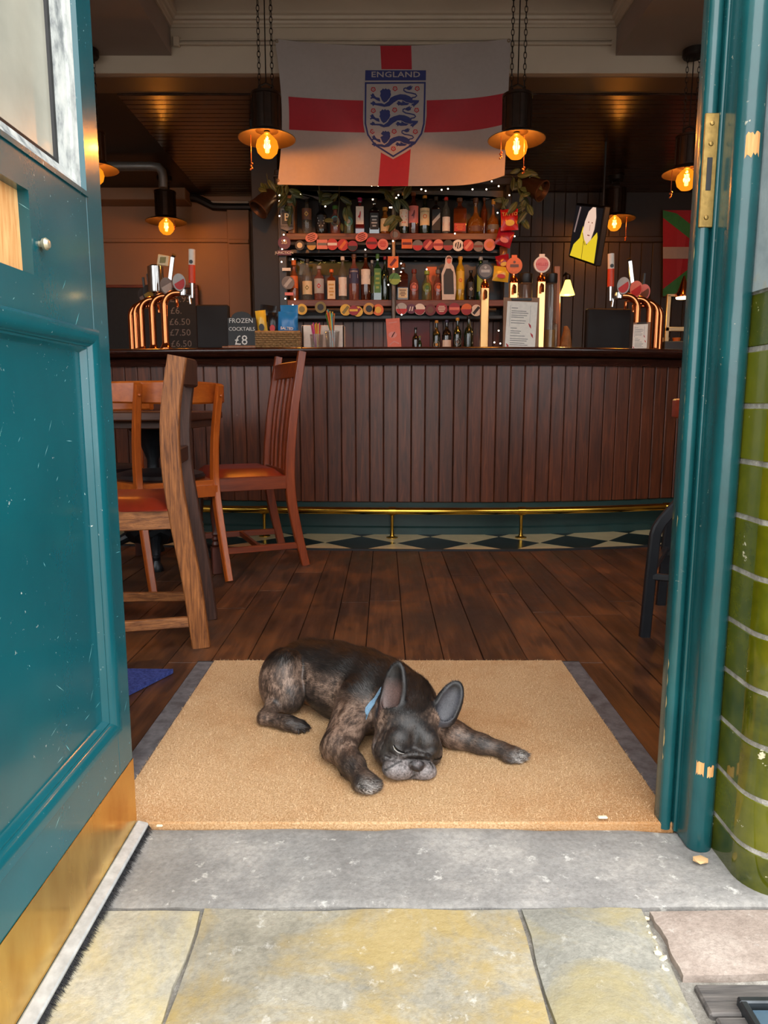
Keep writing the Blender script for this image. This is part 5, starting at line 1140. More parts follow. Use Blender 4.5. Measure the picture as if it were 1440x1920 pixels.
row2 = [(566, 580, 10, 'yellow', 'olive', 'disc', 'disc', 'mustard pump clip at the left end of the lower row'), (601, 576, 10.5, 'olive', 'black', 'disc', 'disc', 'olive pump clip with a black centre behind the straws'),
    (648, 581, 10.5, 'yellow', 'olive', 'disc', 'slash', 'yellow pump clip with olive strokes right of the straws'), (663, 582, 9, 'crimson', 'yellow', 'disc', 'band', 'crimson pump clip beside the yellow striped one'), (671, 584, 9.5, 'yellow', 'crimson', 'disc', 'slash', 'yellow pump clip with a red stroke'),
    (692, 579, 11, 'gold', 'black', 'disc', 'disc', 'gold pump clip with a large black centre'), (709, 581, 10.5, 'orange', 'yellow', 'disc', 'disc', 'orange yellow pump clip at the end of the yellow run'),
    (753, 579, 11, 'silver', 'red', 'disc', 'half', 'silver ringed pump clip with a red lower half'), (771, 579, 9, 'purple', 'white', 'disc', 'twin', 'purple pump clip with small white marks'), (787, 580, 10.5, 'white', 'crimson', 'disc', 'half', 'white and crimson pump clip with a black mark'),
    (807, 581, 10.5, 'darkred', 'brown', 'disc', 'disc', 'dark maroon pump clip in the lower row'), (828, 579, 11, 'crimson', 'white', 'disc', 'lines', 'crimson pump clip with white wording, lower row'), (852, 579, 11, 'crimson', 'salmon', 'disc', 'band', 'crimson pump clip with a pink bar, lower row'),
    (875, 580, 10.5, 'orange', 'crimson', 'disc', 'half', 'orange and crimson pump clip near the tall tap'), (893, 582, 10.5, 'white', 'black', 'disc', 'slash', 'white pump clip with black strokes against the tall tap')]
for px, py, r, c1, c2, sh_, mo, lab in row2: clip_badge(px, py, r, c1, c2, lab, sh_, YS - 0.035 - (0.008 if px in (663,) else 0), mo)
GP = 'pump clips on the back bar posts'
o = clip_badge(538, 412, 12, 'grey', 'black', 'tall grey shield pump clip reading BRIXTON on the left post', 'shield', YS - 0.03, 'none', GP, None, ry=20)
k = mpp(538, 412, YS)
print_('badge_print', [[(-9.5 * k, -8 * k), (9.5 * k, -8 * k), (9.5 * k, 17 * k), (-9.5 * k, 17 * k)]], lambda x, z: Vector((x, -0.0015, z)), pc('black'), o)
word('B', 19 * k, lambda x, z: Vector((x, -0.003, z + 4 * k)), pc('cream'), o, bold=0.001); word('BRIXTON', 5.4 * k, lambda x, z: Vector((x, -0.003, z - 12 * k)), pc('black'), o)
o = clip_badge(533, 455, 12, 'purple', 'darkred', 'round purple pump clip with pale initials on the left post', 'disc', YS - 0.03, 'none', GP, None)
word('SB', 11 * k, lambda x, z: Vector((x, -0.003, z + 1 * k)), pc('cream'), o)
o = clip_badge(533, 474, 13, 'purple', 'white', 'small purple plate with white capitals under the round purple clip', 'square', YS - 0.032, 'none', GP, None); o.scale = (1, 1, 0.4); word('JUNCTION', 7 * k, lambda x, z: Vector((x, -0.003, z * 2.2)), pc('white'), o)
clip_badge(540, 530, 12, 'grey', 'silver', 'grey round pump clip with crossed lines on the left post', 'disc', YS - 0.03, 'slash', GP)
clip_badge(537, 505, 8, 'white', 'grey', 'small white tag on the left post above the grey clip', 'square', YS - 0.03, 'none', GP, ry=3).scale = (1, 1, 0.4)
clip_badge(542, 551, 8, 'pink', 'grey', 'small pink tag on the left post below the grey clip', 'square', YS - 0.03, 'none', GP).scale = (1, 1, 0.4)
clip_badge(741, 440, 9.5, 'brown', 'grey', 'dark brown pump clip on the centre pole above the upper row', 'disc', YS - 0.065, 'disc', GP)
clip_badge(737, 492, 10, 'orange', 'darkred', 'orange pump clip with a dark animal on the centre pole', 'shield', YS - 0.065, 'slash', GP, ry=11)
clip_badge(740, 523, 11, 'green', 'lime', 'leaf green pump clip on the centre pole', 'disc', YS - 0.065, 'half', GP)
# ================================================================== hanging snack packets on the right post
def packet(px0, py0, px1, py1, Y, c1, c2, label, txt=None, name='crisp_packet', tilt=0.0, cat='packet', th=0.02, zb=None, grp=None):
    a, b_ = at(px0, py1, Y), at(px1, py0, Y); z0 = a.z if zb is None else zb; w, h = b_.x - a.x, b_.z - z0
    o = empty(name, label, cat, ((a.x + b_.x) / 2, Y, z0), 0, grp)
    bm = B(); n = 8; F_ = {}
    M = Matrix.Translation((0, 0, h / 2)) @ Matrix.Rotation(tilt, 4, 'Y') @ Matrix.Translation((0, 0, -h / 2)) if tilt else Matrix.Identity(4)
    def sy(u, v): return th * (math.sin(PI * u) ** 0.6) * (math.sin(PI * min(1, max(0, (v - 0.06) / 0.88))) ** 0.5 if 0.06 < v < 0.94 else 0.02)
    for s_ in (-1, 1):
        for i in range(n + 1):
            for j_ in range(n + 1):
                u_, v_ = i / n, j_ / n; F_[s_, i, j_] = bm.verts.new(M @ Vector(((u_ - .5) * w * (1 - 0.05 * math.sin(PI * v_)), s_ * (sy(u_, v_) + 0.0008) + 0.002 * math.sin(9 * u_ + 7 * v_), v_ * h)))
        for i in range(n):
            for j_ in range(n): bm.faces.new((F_[s_, i, j_], F_[s_, i + 1, j_], F_[s_, i + 1, j_ + 1], F_[s_, i, j_ + 1]))
    obj('bag', bm, paint('foil_' + c1, PC[c1], 0.25), o, angle=2)
    mp = lambda x, z: M @ Vector((x, -(th + 0.004), z))
    if c2: print_('bag_print', [circ(0, h * .32, w * .26, 12, h * .15)], mp, pc(c2), o)
    if txt: word(txt[0], w * txt[2], lambda x, z: mp(x, h * txt[3] + z), pc(txt[1]), o, bold=0.0006)
    return o
GS = 'snack packets hanging on the right post'
packet(938, 392, 972, 432, YS - 0.115, 'red', 'yellow', 'bright red crisp packet hanging highest on the right post', ('TAYTO', 'gold', 0.27, 0.72), tilt=-0.05, grp=GS)
packet(930, 430, 962, 462, YS - 0.070, 'crimson', 'pink', 'crimson crisp packet hanging just below the bright red one', None, tilt=0.3, grp=GS)
packet(936, 462, 952, 492, YS - 0.030, 'brown', 'grey', 'dull brown nut packet below the crimson packet', None, grp=GS)
packet(930, 478, 956, 505, YS - 0.075, 'crimson', 'yellow', 'red and yellow nut packet at the middle of the string', None, tilt=-0.2, grp=GS)
packet(924, 500, 955, 528, YS - 0.120, 'yellow', 'red', 'yellow nut packet with a red patch lowest on the string', None, tilt=0.12, grp=GS)
# ================================================================== leafy garland and fairy lights
M_leaf = NT('striped_leaf'); _a = M_leaf.co(); _x = M_leaf.n.new('ShaderNodeSeparateXYZ'); M_leaf.l.new(_a, _x.inputs[0])
_s = M_leaf.math('ABSOLUTE', M_leaf.math('SUBTRACT', M_leaf.math('ABSOLUTE', _x.outputs[0]), 0.009))
M_leaf.set(color=M_leaf.mix(M_leaf.rampv(_s, [(0.0, 0.4), (0.004, 0.0)]), M_leaf.ramp(M_leaf.rnd(), [(0, S(34, 50, 24)), (1, S(70, 82, 40))]), S(150, 144, 96)), rough=0.5); M_leaf = M_leaf.m
M_stem = plain('green_stem', S(70, 70, 40), 0.6)
bm = B(); rows = []
for i in range(7):
    t = i / 6; w = 0.026 * math.sin(PI * min(1, t * 0.92 + 0.06)) ** 0.8 * (1 - 0.25 * t); y = 0.018 * t * t
    rows.append([bm.verts.new((-w, y + 0.006, -t * 0.10)), bm.verts.new((-w * .5, y + 0.002, -t * 0.10)), bm.verts.new((0, y, -t * 0.10)), bm.verts.new((w * .5, y + 0.002, -t * 0.10)), bm.verts.new((w, y + 0.006, -t * 0.10))])
for a, b_ in zip(rows, rows[1:]):
    for k in range(4): bm.faces.new((a[k], a[k + 1], b_[k + 1], b_[k]))
leaf_me = bpy.data.meshes.new('leaf'); bmesh.ops.recalc_face_normals(bm, faces=bm.faces[:]); bm.to_mesh(leaf_me); bm.free(); leaf_me.materials.append(M_leaf); leaf_me.polygons.foreach_set('use_smooth', [True] * len(leaf_me.polygons))
rl = random.Random(21)
def garland(label, spots, Y, stems, grp='leafy garlands round the back bar'):
    o = empty('garland', label, 'garland', at(*spots[0][:2], Y), 0, grp)
    for px, py, n, spread in spots:
        for i in range(max(2, int(n * 0.62))):
            a = rl.uniform(-1.9, 1.9); l = bpy.data.objects.new('leaf', leaf_me); COL.objects.link(l); l.parent = o
            l.location = at(px + rl.uniform(-spread, spread), py + rl.uniform(-spread, spread), Y - rl.uniform(0.0, 0.07)) - o.location
            l.rotation_euler = (rl.uniform(-0.5, 0.5), a, rl.uniform(-0.7, 0.7)); s_ = rl.uniform(0.65, 1.1); l.scale = (s_, s_, s_)
    bm = B()
    for s_ in stems: tube(bm, [at(x, y, Y - 0.02) - o.location for x, y in s_], 0.003, 5)
    obj('stem', bm, M_stem, o); return o
garland('leafy garland climbing the left post above the grey shield clip', [(538, 352, 7, 12), (540, 372, 7, 12), (545, 392, 5, 10), (535, 360, 4, 10)], YS - 0.06, [[(540, 345), (534, 370), (542, 400)]])
garland('leafy sprigs trailing from the header over the left half of the top shelf', [(598, 362, 5, 8), (634, 366, 5, 6), (632, 412, 4, 8), (650, 392, 2, 5), (600, 378, 3, 5)], YS - 0.06, [[(598, 348), (600, 372)], [(636, 345), (636, 380), (632, 420)]])
garland('leafy garland round the top of the centre pole', [(738, 358, 6, 11), (742, 380, 6, 9), (742, 408, 5, 8), (722, 362, 3, 6), (768, 350, 3, 6)], YS - 0.09, [[(738, 345), (741, 380), (741, 425)]])
garland('thick leafy garland at the upper right corner of the back bar', [(975, 330, 10, 14), (985, 350, 10, 14), (978, 372, 9, 13), (960, 352, 6, 12), (948, 368, 6, 9), (985, 395, 5, 8), (992, 330, 5, 10), (978, 412, 3, 5)], YS - 0.10, [[(960, 330), (975, 360), (982, 415)]])
garland('dark leafy spray around the left spotlight', [(497, 335, 6, 9), (508, 350, 4, 8), (488, 352, 3, 6)], YS - 0.05, [[(500, 325), (505, 365)]])
M_fairy = emis('fairy_light', (1.0, 0.66, 0.34, 1), 7.0)
fa_ = empty('string_lights', 'string of tiny warm fairy lights draped over the back bar', 'string lights', at(738, 350, YS - 0.08))
fp = [(524, 366), (535, 371), (524, 377), (524, 405), (563, 365), (610, 387), (532, 440), (533, 451), (529, 467), (549, 486), (528, 491), (535, 560), (549, 572), (553, 561), (697, 348), (709, 348), (745, 348), (743, 371), (747, 366), (731, 389), (734, 389), (738, 425), (737, 452), (730, 466), (685, 468), (699, 374), (752, 494), (738, 504), (752, 510), (728, 534), (790, 355), (798, 358), (828, 356), (840, 354), (886, 355), (912, 355), (922, 340), (935, 349), (955, 366), (933, 399), (965, 443), (853, 438), (905, 600), (935, 620), (927, 642), (938, 644), (753, 590), (951, 400), (800, 505), (912, 560)]
bm = B(); bmesh.ops.create_uvsphere(bm, u_segments=8, v_segments=5, radius=0.0052); fme = bpy.data.meshes.new('bulb'); bm.to_mesh(fme); bm.free(); fme.materials.append(M_fairy)
for px, py in fp:
    l = bpy.data.objects.new('bulb', fme); COL.objects.link(l); l.parent = fa_; l.location = at(px, py, YS - 0.10) - fa_.location
bm = B(); tube(bm, [at(x, y, YS - 0.097) - fa_.location for x, y in ((524, 440), (524, 366), (563, 365), (610, 380), (699, 372), (697, 349), (745, 348), (790, 354), (840, 354), (912, 355), (935, 349), (955, 366), (965, 443))], 0.0016, 5)
tube(bm, [at(x, y, YS - 0.097) - fa_.location for x, y in ((745, 348), (743, 371), (738, 425), (737, 452), (752, 494), (728, 534), (753, 590))], 0.0016, 5); obj('wire', bm, M_black, fa_)
# ================================================================== spotlights either side
M_spot = plain('bronze_spotlight', S(74, 50, 36), 0.4, 0.5, 0.15, 30)
def spot(px, py, d, label):
    p = at(px, py, YS - 0.12); o = empty('spotlight', label, 'spotlight', p); R = Vector(d).to_track_quat('Z', 'Y').to_matrix().to_4x4()
    bm = B(); lathe(bm, [(0.0, -0.09), (0.035, -0.09), (0.05, -0.07), (0.072, 0.07), (0.076, 0.075), (0.076, 0.085), (0.068, 0.085), (0.060, 0.05), (0.0, 0.03)], 20, R); obj('housing', bm, M_spot, o)
    bm = B(); tube(bm, [R @ Vector((0.05, 0, -0.02)), Vector((0.0, 0.10, 0.06)), Vector((0, 0.14, 0.06))], 0.008, 6); obj('bracket', bm, M_spot, o)
spot(497, 378, (-0.55, -0.35, -0.75), 'bronze spotlight at the upper left of the back bar')
spot(1000, 350, (0.60, -0.45, -0.45), 'bronze spotlight at the upper right of the back bar')
# ================================================================== things on the bar top
ZT = 1.0815
M_copper = plain('polished_copper', S(214, 128, 78), 0.14, 1.0, 0.08, 10)
M_chrome = plain('chrome', S(200, 198, 196), 0.12, 1.0, 0.05, 10)
def swan(px, Y, sgn, label, handle, badge, hgt=0.335):
    b = at(px, 640, Y); b.z = ZT; o = empty('beer_tap', label, 'beer tap', b, 0, 'copper swan neck beer taps on the bar')
    bm = B(); lathe(bm, [(0.036, 0.0), (0.036, 0.006), (0.028, 0.014), (0.021, 0.03), (0.020, 0.036)], 18)
    pts = [(0, 0, 0.01), (0, 0, hgt * 0.72)] + [(sgn * 0.075 * (1 - math.cos(a)), 0.0, hgt * 0.72 + 0.075 * math.sin(a)) for a in np.linspace(0.15, PI / 2, 8)] + [(sgn * 0.11, 0, hgt * 0.72 + 0.075)]
    tube(bm, pts, 0.0195, 14); obj('swan_neck', bm, M_copper, o)
    zz = hgt * 0.72 + 0.075
    bm = B(); lathe(bm, [(0.02, -0.02), (0.024, -0.015), (0.024, 0.018), (0.014, 0.026), (0.012, 0.05)], 14, Matrix.Translation((sgn * 0.11, 0, zz)))
    tube(bm, [(sgn * 0.115, 0, zz - 0.005), (sgn * 0.15, -0.01, zz - 0.02), (sgn * 0.155, -0.012, zz - 0.065)], [0.011, 0.010, 0.008], 10); obj('spout', bm, M_chrome if handle == 'tall' else M_copper, o)
    if handle == 'tall':
        bm = B(); tube(bm, [(sgn * 0.165, -0.01, zz - 0.03), (sgn * 0.167, -0.01, zz + 0.05)], [0.010, 0.014], 10); h0 = obj('tap_body', bm, M_chrome, o)
        bm = B(); tube(bm, [(sgn * 0.167, -0.01, zz + 0.05), (sgn * 0.170, -0.01, zz + 0.15)], 0.019, 14); h1 = obj('handle', bm, pc('orange') if False else paint('orangered', S(214, 66, 30)), o)
        bm = B(); tube(bm, [(sgn * 0.170, -0.01, zz + 0.15), (sgn * 0.174, -0.01, zz + 0.235)], 0.019, 14); o2 = obj('handle_top', bm, pc('white'), h1)
        print_('handle_print', [circ(0, 0, 0.011, 12)], lambda x, z: Vector((sgn * 0.171 + x, -0.0305, zz + 0.165 + z)), pc('black'), o2)
    elif handle == 'flat':
        bm = B(); bar(bm, [(sgn * 0.11, 0, zz + 0.04), (sgn * 0.115, 0.0, zz + 0.10), (sgn * 0.135, 0, zz + 0.22), (sgn * 0.15, -0.02, zz + 0.23)], (0.022, 0.010), side=Vector((1, 0, 0))); obj('handle', bm, M_chrome, o)
    elif handle == 'can':
        bm = B(); lathe(bm, [(0.0, 0.04), (0.045, 0.04), (0.047, 0.05), (0.047, 0.19), (0.03, 0.20), (0, 0.20)], 18, Matrix.Translation((sgn * 0.10, 0, zz))); obj('lens_can', bm, M_chrome, o)
        bm = B(); box(bm, (-0.035, -0.01, 0.20), (0.035, 0.01, 0.262), 0.004, Matrix.Translation((sgn * 0.11, 0, zz)) @ Matrix.Rotation(0.18, 4, 'Y')); h1 = obj('badge_box', bm, pc('cream'), o); print_('badge_print', [[(-.018, .21), (.018, .21), (.018, .245), (-.018, .245)]], lambda x, z: Vector((sgn * 0.11 + x + z * 0.18, -0.0125, zz + z)), pc('olive'), h1)
    elif handle == 'dark':
        bm = B(); bar(bm, [(sgn * 0.10, 0, zz + 0.03), (sgn * 0.09, 0, zz + 0.17)], (0.014, 0.012)); obj('handle', bm, pc('black'), o)
    if badge:
        c1, c2 = badge; M = Matrix.Translation((sgn * 0.10, -0.035, zz + 0.055)) @ Matrix.Rotation(sgn * 0.5, 4, 'Z')
        bm = B(); prism(bm, [(0.036 * math.cos(t) , 0.045 * math.sin(t) * (1.0 if math.sin(t) > 0 else 1.15)) for t in np.linspace(2 * PI, 0, 19)[:-1]], -0.005, 0.005, M); h1 = obj('lens', bm, pc(c1), o, smooth=False)
        print_('lens_print', [[(0.030 * math.cos(t), 0.040 * math.sin(t) - 0.004) for t in np.linspace(PI + .3, 2 * PI + .6, 12)]], lambda x, z: M @ Vector((x, -0.0065, z)), pc(c2), h1)
    return o
for px, Y, hd2, bd, lab in ((311, 4.205, 'tall', ('silver', 'red'), 'nearest copper beer tap of the left group, with an orange and white tall handle'), (288, 4.33, 'flat', ('grey', 'silver'), 'second copper beer tap of the left group, with a flat steel lever'),
                            (267, 4.46, 'can', None, 'third copper beer tap of the left group, with a steel can and cream box badge'), (256, 4.58, 'dark', ('black', 'olive'), 'fourth copper beer tap of the left group, with a dark lens'), (248, 4.70, 'dark', ('black', 'grey'), 'farthest copper beer tap of the left group, behind the others')):
    o = swan(px, Y, 1, lab, hd2, bd); o.location.y = min(Y, YB + curve(o.location.x) + 0.52)
for px, Y, hd2, bd, lab in ((1192, 4.32, 'tall', ('silver', 'red'), 'nearest copper beer tap of the right group, with an orange and white tall handle'), (1215, 4.44, 'flat', ('salmon', 'red'), 'second copper beer tap of the right group, with a flat steel lever'),
                            (1229, 4.56, 'dark', ('pink', 'brown'), 'third copper beer tap of the right group, with a pink lens'), (1236, 4.68, 'none', None, 'farthest copper beer tap of the right group, without a handle')):
    o = swan(px, Y, -1, lab, hd2, bd)
# three tall brass columns with round lenses
M_goldcol = plain('brushed_brass_column', S(226, 176, 116), 0.2, 1.0, 0.06, 10)
for px, ztop, c1, c2, ring, txt, lab in ((907, 540, 'grey', 'silver', 'black', None, 'tall brass beer tap with a black ringed grey lens, left of the menu'), (960, 530, 'orange', 'brown', 'orange', None, 'tall brass beer tap with an orange lens behind the menu'), (1011, 528, 'pink', 'salmon', 'white', 'HELLES', 'tall brass beer tap with a pale pink lens right of the menu')):
    Y = 4.52; b = at(px, 640, Y); b.z = ZT; o = empty('column_tap', lab, 'beer tap', b, 0, 'tall brass beer taps'); k = mpp(px, 560, Y); h = at(px, ztop, Y).z - ZT
    bm = B(); lathe(bm, [(0.045, 0), (0.045, 0.005), (0.02, 0.012), (0.016, 0.03)], 18); obj('base', bm, M_goldcol, o)
    bm = B(); box(bm, (-0.026, -0.02, 0.03), (0.026, 0.02, h), 0.004); obj('column', bm, M_goldcol, o)
    bm = B(); lathe(bm, [(0.022, h), (0.028, h + 0.008), (0.022, h + 0.03), (0.012, h + 0.04), (0.012, h + 0.05)], 14); tube(bm, [(0, -0.02, h - 0.02), (0, -0.05, h - 0.03), (0, -0.055, h - 0.07)], 0.009, 8); obj('spout', bm, M_copper, o)
    zc = h + 0.05 + 15 * k; bm = B(); prism(bm, circ(0, zc, 15 * k, 24)[::-1], -0.012, 0.004); box(bm, (-5 * k, -0.008, zc + 14 * k), (5 * k, 0.002, zc + 19 * k), 0.001); l_ = obj('lens', bm, pc(ring), o, smooth=False)
    print_('lens_face', [circ(0, zc, 12 * k, 20)], lambda x, z: Vector((x, -0.0135, z)), pc(c1), l_)
    if txt: word(txt, 7.0 * k, lambda x, z: Vector((x, -0.015, zc + z)), pc('red'), l_)
    else: print_('lens_print', [[(-8 * k, zc - 3 * k), (8 * k, zc - 3 * k), (8 * k, zc + 2 * k), (-8 * k, zc + 2 * k)], circ(0, zc + 6 * k, 2.5 * k, 8)], lambda x, z: Vector((x, -0.015, z)), pc(c2), l_)
# frozen cocktails board
M_slate = plain('chalkboard', S(38, 42, 44), 0.6, 0, 0.12, 30)
M_chalk = plain('white_chalk', S(220, 220, 214), 0.9)
Y = 4.42; b = at(454, 640, Y); b.z = ZT; k = mpp(454, 610, Y); o = empty('chalkboard_sign', 'small arched chalkboard advertising frozen cocktails on a wooden base', 'sign', b)
bm = B(); pl = [(-26 * k, 0.03), (26 * k, 0.03), (26 * k, 62 * k)] + [(19 * k * math.cos(t) , 62 * k + 12 * k * math.sin(t)) for t in np.linspace(0.15, PI - 0.15, 9)] + [(-26 * k, 62 * k)]; prism(bm, pl, 0, 0.008); bd = obj('board', bm, M_slate, o, smooth=False)
cw = lambda dx, dz, s_: (lambda x, z: Vector((dx * k + x, -0.0015, dz * k + z)))
for t, dx, dz, s_, sp in (('FROZEN', -1, 57, 12.0, 1.0), ('COCKTAILS', 0, 42, 9.6, 0.95), ('£8', -2, 21, 25, 1.0)): word(t, s_ * k, cw(dx, dz, s_), M_chalk, bd, sp)
bm = B(); box(bm, (-26 * k, -0.025, 0), (26 * k, 0.035, 0.036), 0.003); obj('wooden_base', bm, M_bkpost, o)
bm = B(); a = at(417, 640, 4.5); box(bm, (a.x, 4.48, ZT), (a.x + 0.07, 4.53, ZT + 0.04), 0.003); o = obj('wooden_block', bm, M_bkpost); tag(o, 'small wooden block left of the arched chalkboard', 'block')
# wicker basket with snack packets
Y = 4.40; b = at(521, 640, Y); b.z = ZT; k = mpp(521, 625, Y)
bk = empty('wicker_basket', 'rectangular wicker basket of snack packets on the bar', 'basket', b)
M_wick = wood('wicker', S(112, 80, 44), S(176, 136, 84), axis=0, scale=6, rough=0.6, bump=0.4, stretch=6)
W_, D_, H_ = 41 * k, 0.10, 36 * k
bm = B(); box(bm, (-W_ + .006, .006, 0.002), (W_ - .006, 2 * D_ - .006, H_ - 0.02)); obj('lining', bm, pc('brown'), bk)
for r in range(9):
    z = (r + 0.5) * H_ / 9
    pts = []
    for i in range(61):
        x = -W_ + 2 * W_ * i / 60; pts.append((x, 0.004 * math.cos(PI * i / 3 + PI * r), z))
    bm = B(); tube(bm, pts, 0.0075, 5); tube(bm, [(-W_, 0, z), (-W_, 2 * D_, z)], 0.0075, 5); tube(bm, [(W_, 0, z), (W_, 2 * D_, z)], 0.0075, 5); tube(bm, [(-W_, 2 * D_, z), (W_, 2 * D_, z)], 0.0075, 5); obj('woven_strand', bm, M_wick, bk)
bm = B(); tube(bm, [(-W_, 0, H_), (W_, 0, H_), (W_, 2 * D_, H_), (-W_, 2 * D_, H_)], 0.009, 6, closed=True); obj('rim', bm, M_wick, bk)
zb = ZT + H_ - 0.018; GB = 'snack packets in the wicker basket'
packet(521, 585, 557, 610, 4.46, 'blue', None, 'front blue salted crisp packet in the basket', ('SALTED', 'white', 0.19, 0.3), zb=zb, grp=GB, tilt=0.06); packet(526, 572, 559, 606, 4.53, 'blue', None, 'rear blue crisp packet standing taller in the basket', None, zb=zb, grp=GB)
packet(481, 582, 500, 611, 4.46, 'yellow', 'black', 'yellow and black crisp packet at the left of the basket', None, zb=zb, grp=GB, tilt=-0.1); packet(502, 586, 521, 611, 4.46, 'black', 'red', 'black packet with a red emblem in the middle of the basket', None, zb=zb, grp=GB); packet(486, 572, 516, 608, 4.54, 'black', 'grey', 'black foil packet at the back left of the basket', None, zb=zb, grp=GB, tilt=0.1)
# napkin holder, straw tumblers and straws
Y = 4.46; b = at(606, 640, Y); b.z = ZT; k = mpp(606, 620, Y); o = empty('napkin_holder', 'white napkin holder behind the coloured straws', 'napkin holder', b)
bm = B(); box(bm, (-40 * k, 0.0, 0.0), (40 * k, 0.012, 50 * k), 0.003); box(bm, (-40 * k, 0.0, 0.0), (-36 * k, 0.10, 50 * k), 0.003); box(bm, (36 * k, 0.0, 0.0), (40 * k, 0.10, 50 * k), 0.003); obj('body', bm, pc('white'), o)
bm = B(); box(bm, (-35 * k, 0.015, 0.0), (35 * k, 0.095, 46 * k), 0.004); obj('napkin_stack', bm, M_card, o)
M_tumb = glass('tumbler', S(120, 110, 100), 0.3)
for i, (px, w, hh, lab) in enumerate(((594, 13, 30, 'left glass tumbler holding short pink and yellow straws'), (623, 14, 36, 'right glass tumbler holding long striped straws'))):
    b = at(px, 640, 4.36); b.z = ZT; o = empty('straw_tumbler', lab, 'glass', b); bm = B(); lathe(bm, [(0, 0), (w * k * .8, 0), (w * k, hh * k), (w * k * .93, hh * k), (w * k * .72, 0.006), (0, 0.006)], 16); obj('tumbler', bm, M_tumb, o)
    cols = ('magenta', 'yellow', 'magenta', 'lime', 'yellow', 'orange', 'red', 'yellow', 'magenta', 'orange') if i == 0 else ('green', 'lime', 'orange', 'teal', 'yellow', 'red', 'green', 'yellow', 'orange', 'lime', 'teal', 'yellow', 'red', 'green', 'orange')
    nm = {'magenta': 'pink'}
    for q, c_ in enumerate(cols):
        t = q / (len(cols) - 1); x0 = (t - .5) * 0.5 * w * k; lean = (-0.012 + 0.030 * t if i == 0 else -0.028 + 0.075 * t) ; L_ = (47 + 2 * ((q * 7) % 3)) * k if i == 0 else (66 + 3 * ((q * 5) % 4) + (0 if t < .5 else -4)) * k
        yy = 0.012 * math.sin(q * 2.4)
        if i == 0: a0, a1 = Vector((x0 + (0.02 - 0.03 * t) * 0.3, yy * .5, 0.008)), Vector((x0 * 2.1 - 0.004 + (t - .5) * 0.01, yy, L_))
        else: a0, a1 = Vector((-x0 * 0.8 + 0.01, yy * .5, 0.008)), Vector((x0 * 2.2 - 0.012, yy, L_))
        s_ = empty('straw', '%s drinking straw, %s from the left in the %s tumbler' % (nm.get(c_, c_), ('first', 'second', 'third', 'fourth', 'fifth', 'sixth', 'seventh', 'eighth', 'ninth', 'tenth', 'eleventh', 'twelfth', 'thirteenth', 'fourteenth', 'fifteenth')[q], 'left short' if i == 0 else 'right tall'), 'straw', b, 0, 'straws in the two tumblers')
        bm = B(); tube(bm, [a0, a1], 0.0042, 7, caps=True); so2 = obj('tube', bm, pc(c_), s_)
# orange price card, tilted, and the menu on its clipboard
Y = 4.18; o = empty('orange_card', 'orange card with a pale leaf pattern propped upright on the bar', 'card', at(740, 645, Y)); o.location.z = ZT; k = mpp(740, 620, Y)
M = Matrix.Rotation(-0.07, 4, 'Y'); bm = B(); box(bm, (-13 * k, 0, 0), (13 * k, 0.003, 56 * k), 0.0008, M); cd = obj('card', bm, paint('coral', S(222, 92, 56)), o)
print_('card_print', [circ(-2 * k, 26 * k, 8 * k, 10, 6 * k), ribbon([(-9 * k, 8 * k), (0, 14 * k), (9 * k, 9 * k)], 2.4 * k), ribbon([(-4 * k, 22 * k), (3 * k, 32 * k)], 1.6 * k), ribbon([(-8 * k, 48 * k), (8 * k, 49 * k)], 1.6 * k)], lambda x, z: M @ Vector((x, -0.0012, z)), pc('salmon'), cd)
M_clipb = wood('brown_clipboard', S(120, 78, 48), S(150, 102, 66), axis=2, scale=2, rough=0.5)
def clipmenu(name, px0, py0, px1, py1, Y, tilt, lean, label, rz=0.0):
    a, b_ = at(px0, py1, Y), at(px1, py0, Y); w, h = b_.x - a.x, b_.z - ZT; o = empty(name, label, 'menu', ((a.x + b_.x) / 2, Y, ZT), rz)
    M = Matrix.Rotation(lean, 4, 'X'); bm = B(); box(bm, (-w / 2, 0, 0), (w / 2, 0.005, h), 0.001, M); obj('clipboard', bm, M_clipb, o)
    M2 = M @ Matrix.Rotation(tilt, 4, 'Y'); pw, ph = w * .42, h * .92; bm = B(); box(bm, (-pw - .006, -0.0022, h * .03), (pw - .006, -0.0008, ph), 0, M2); sh2 = obj('sheet', bm, pc('white'), o)
    mp = lambda x, z: M2 @ Vector((x - .006, -0.0034, z)); P = [ribbon([(-pw * .7, ph * z_), (-pw * .7 + pw * 1.4 * l_, ph * z_)], h * .012) for z_, l_ in ((.86, .3), (.80, .7), (.76, .8), (.71, .75), (.67, .6), (.60, .7), (.55, .65), (.44, .3), (.38, .5), (.34, .45), (.28, .7), (.22, .85), (.18, .8), (.13, .7), (.09, .85))]
    P += [ribbon([(-pw * .78, ph * .92), (-pw * .78, ph * .48)], .0012), ribbon([(pw * .55, ph * .92), (pw * .55, ph * .48)], .0012)]
    print_('menu_print', P, mp, pc('grey'), sh2)
    print_('chilli_print', [[(pw * x, ph * z), (pw * (x + .18), ph * (z - .04)), (pw * (x + .22), ph * (z - .12)), (pw * (x + .08), ph * (z - .07))] for x, z in ((.62, .36), (.45, .56), (-.95, .12))], mp, pc('red'), sh2)
    bm = B(); box(bm, (-w * .28, -0.006, h * .94), (w * .28, 0.006, h * .995), 0.002, M); obj('clip', bm, pc('black'), o)
clipmenu('menu_clipboard', 943, 557, 1013, 642, 4.22, 0.045, -0.06, 'large drinks menu on a brown clipboard propped before the brass taps')
clipmenu('small_clipboard', 1186, 603, 1219, 650, 4.19, 0.0, -0.12, 'small menu clipboard leaning against the right copper taps', -0.35)
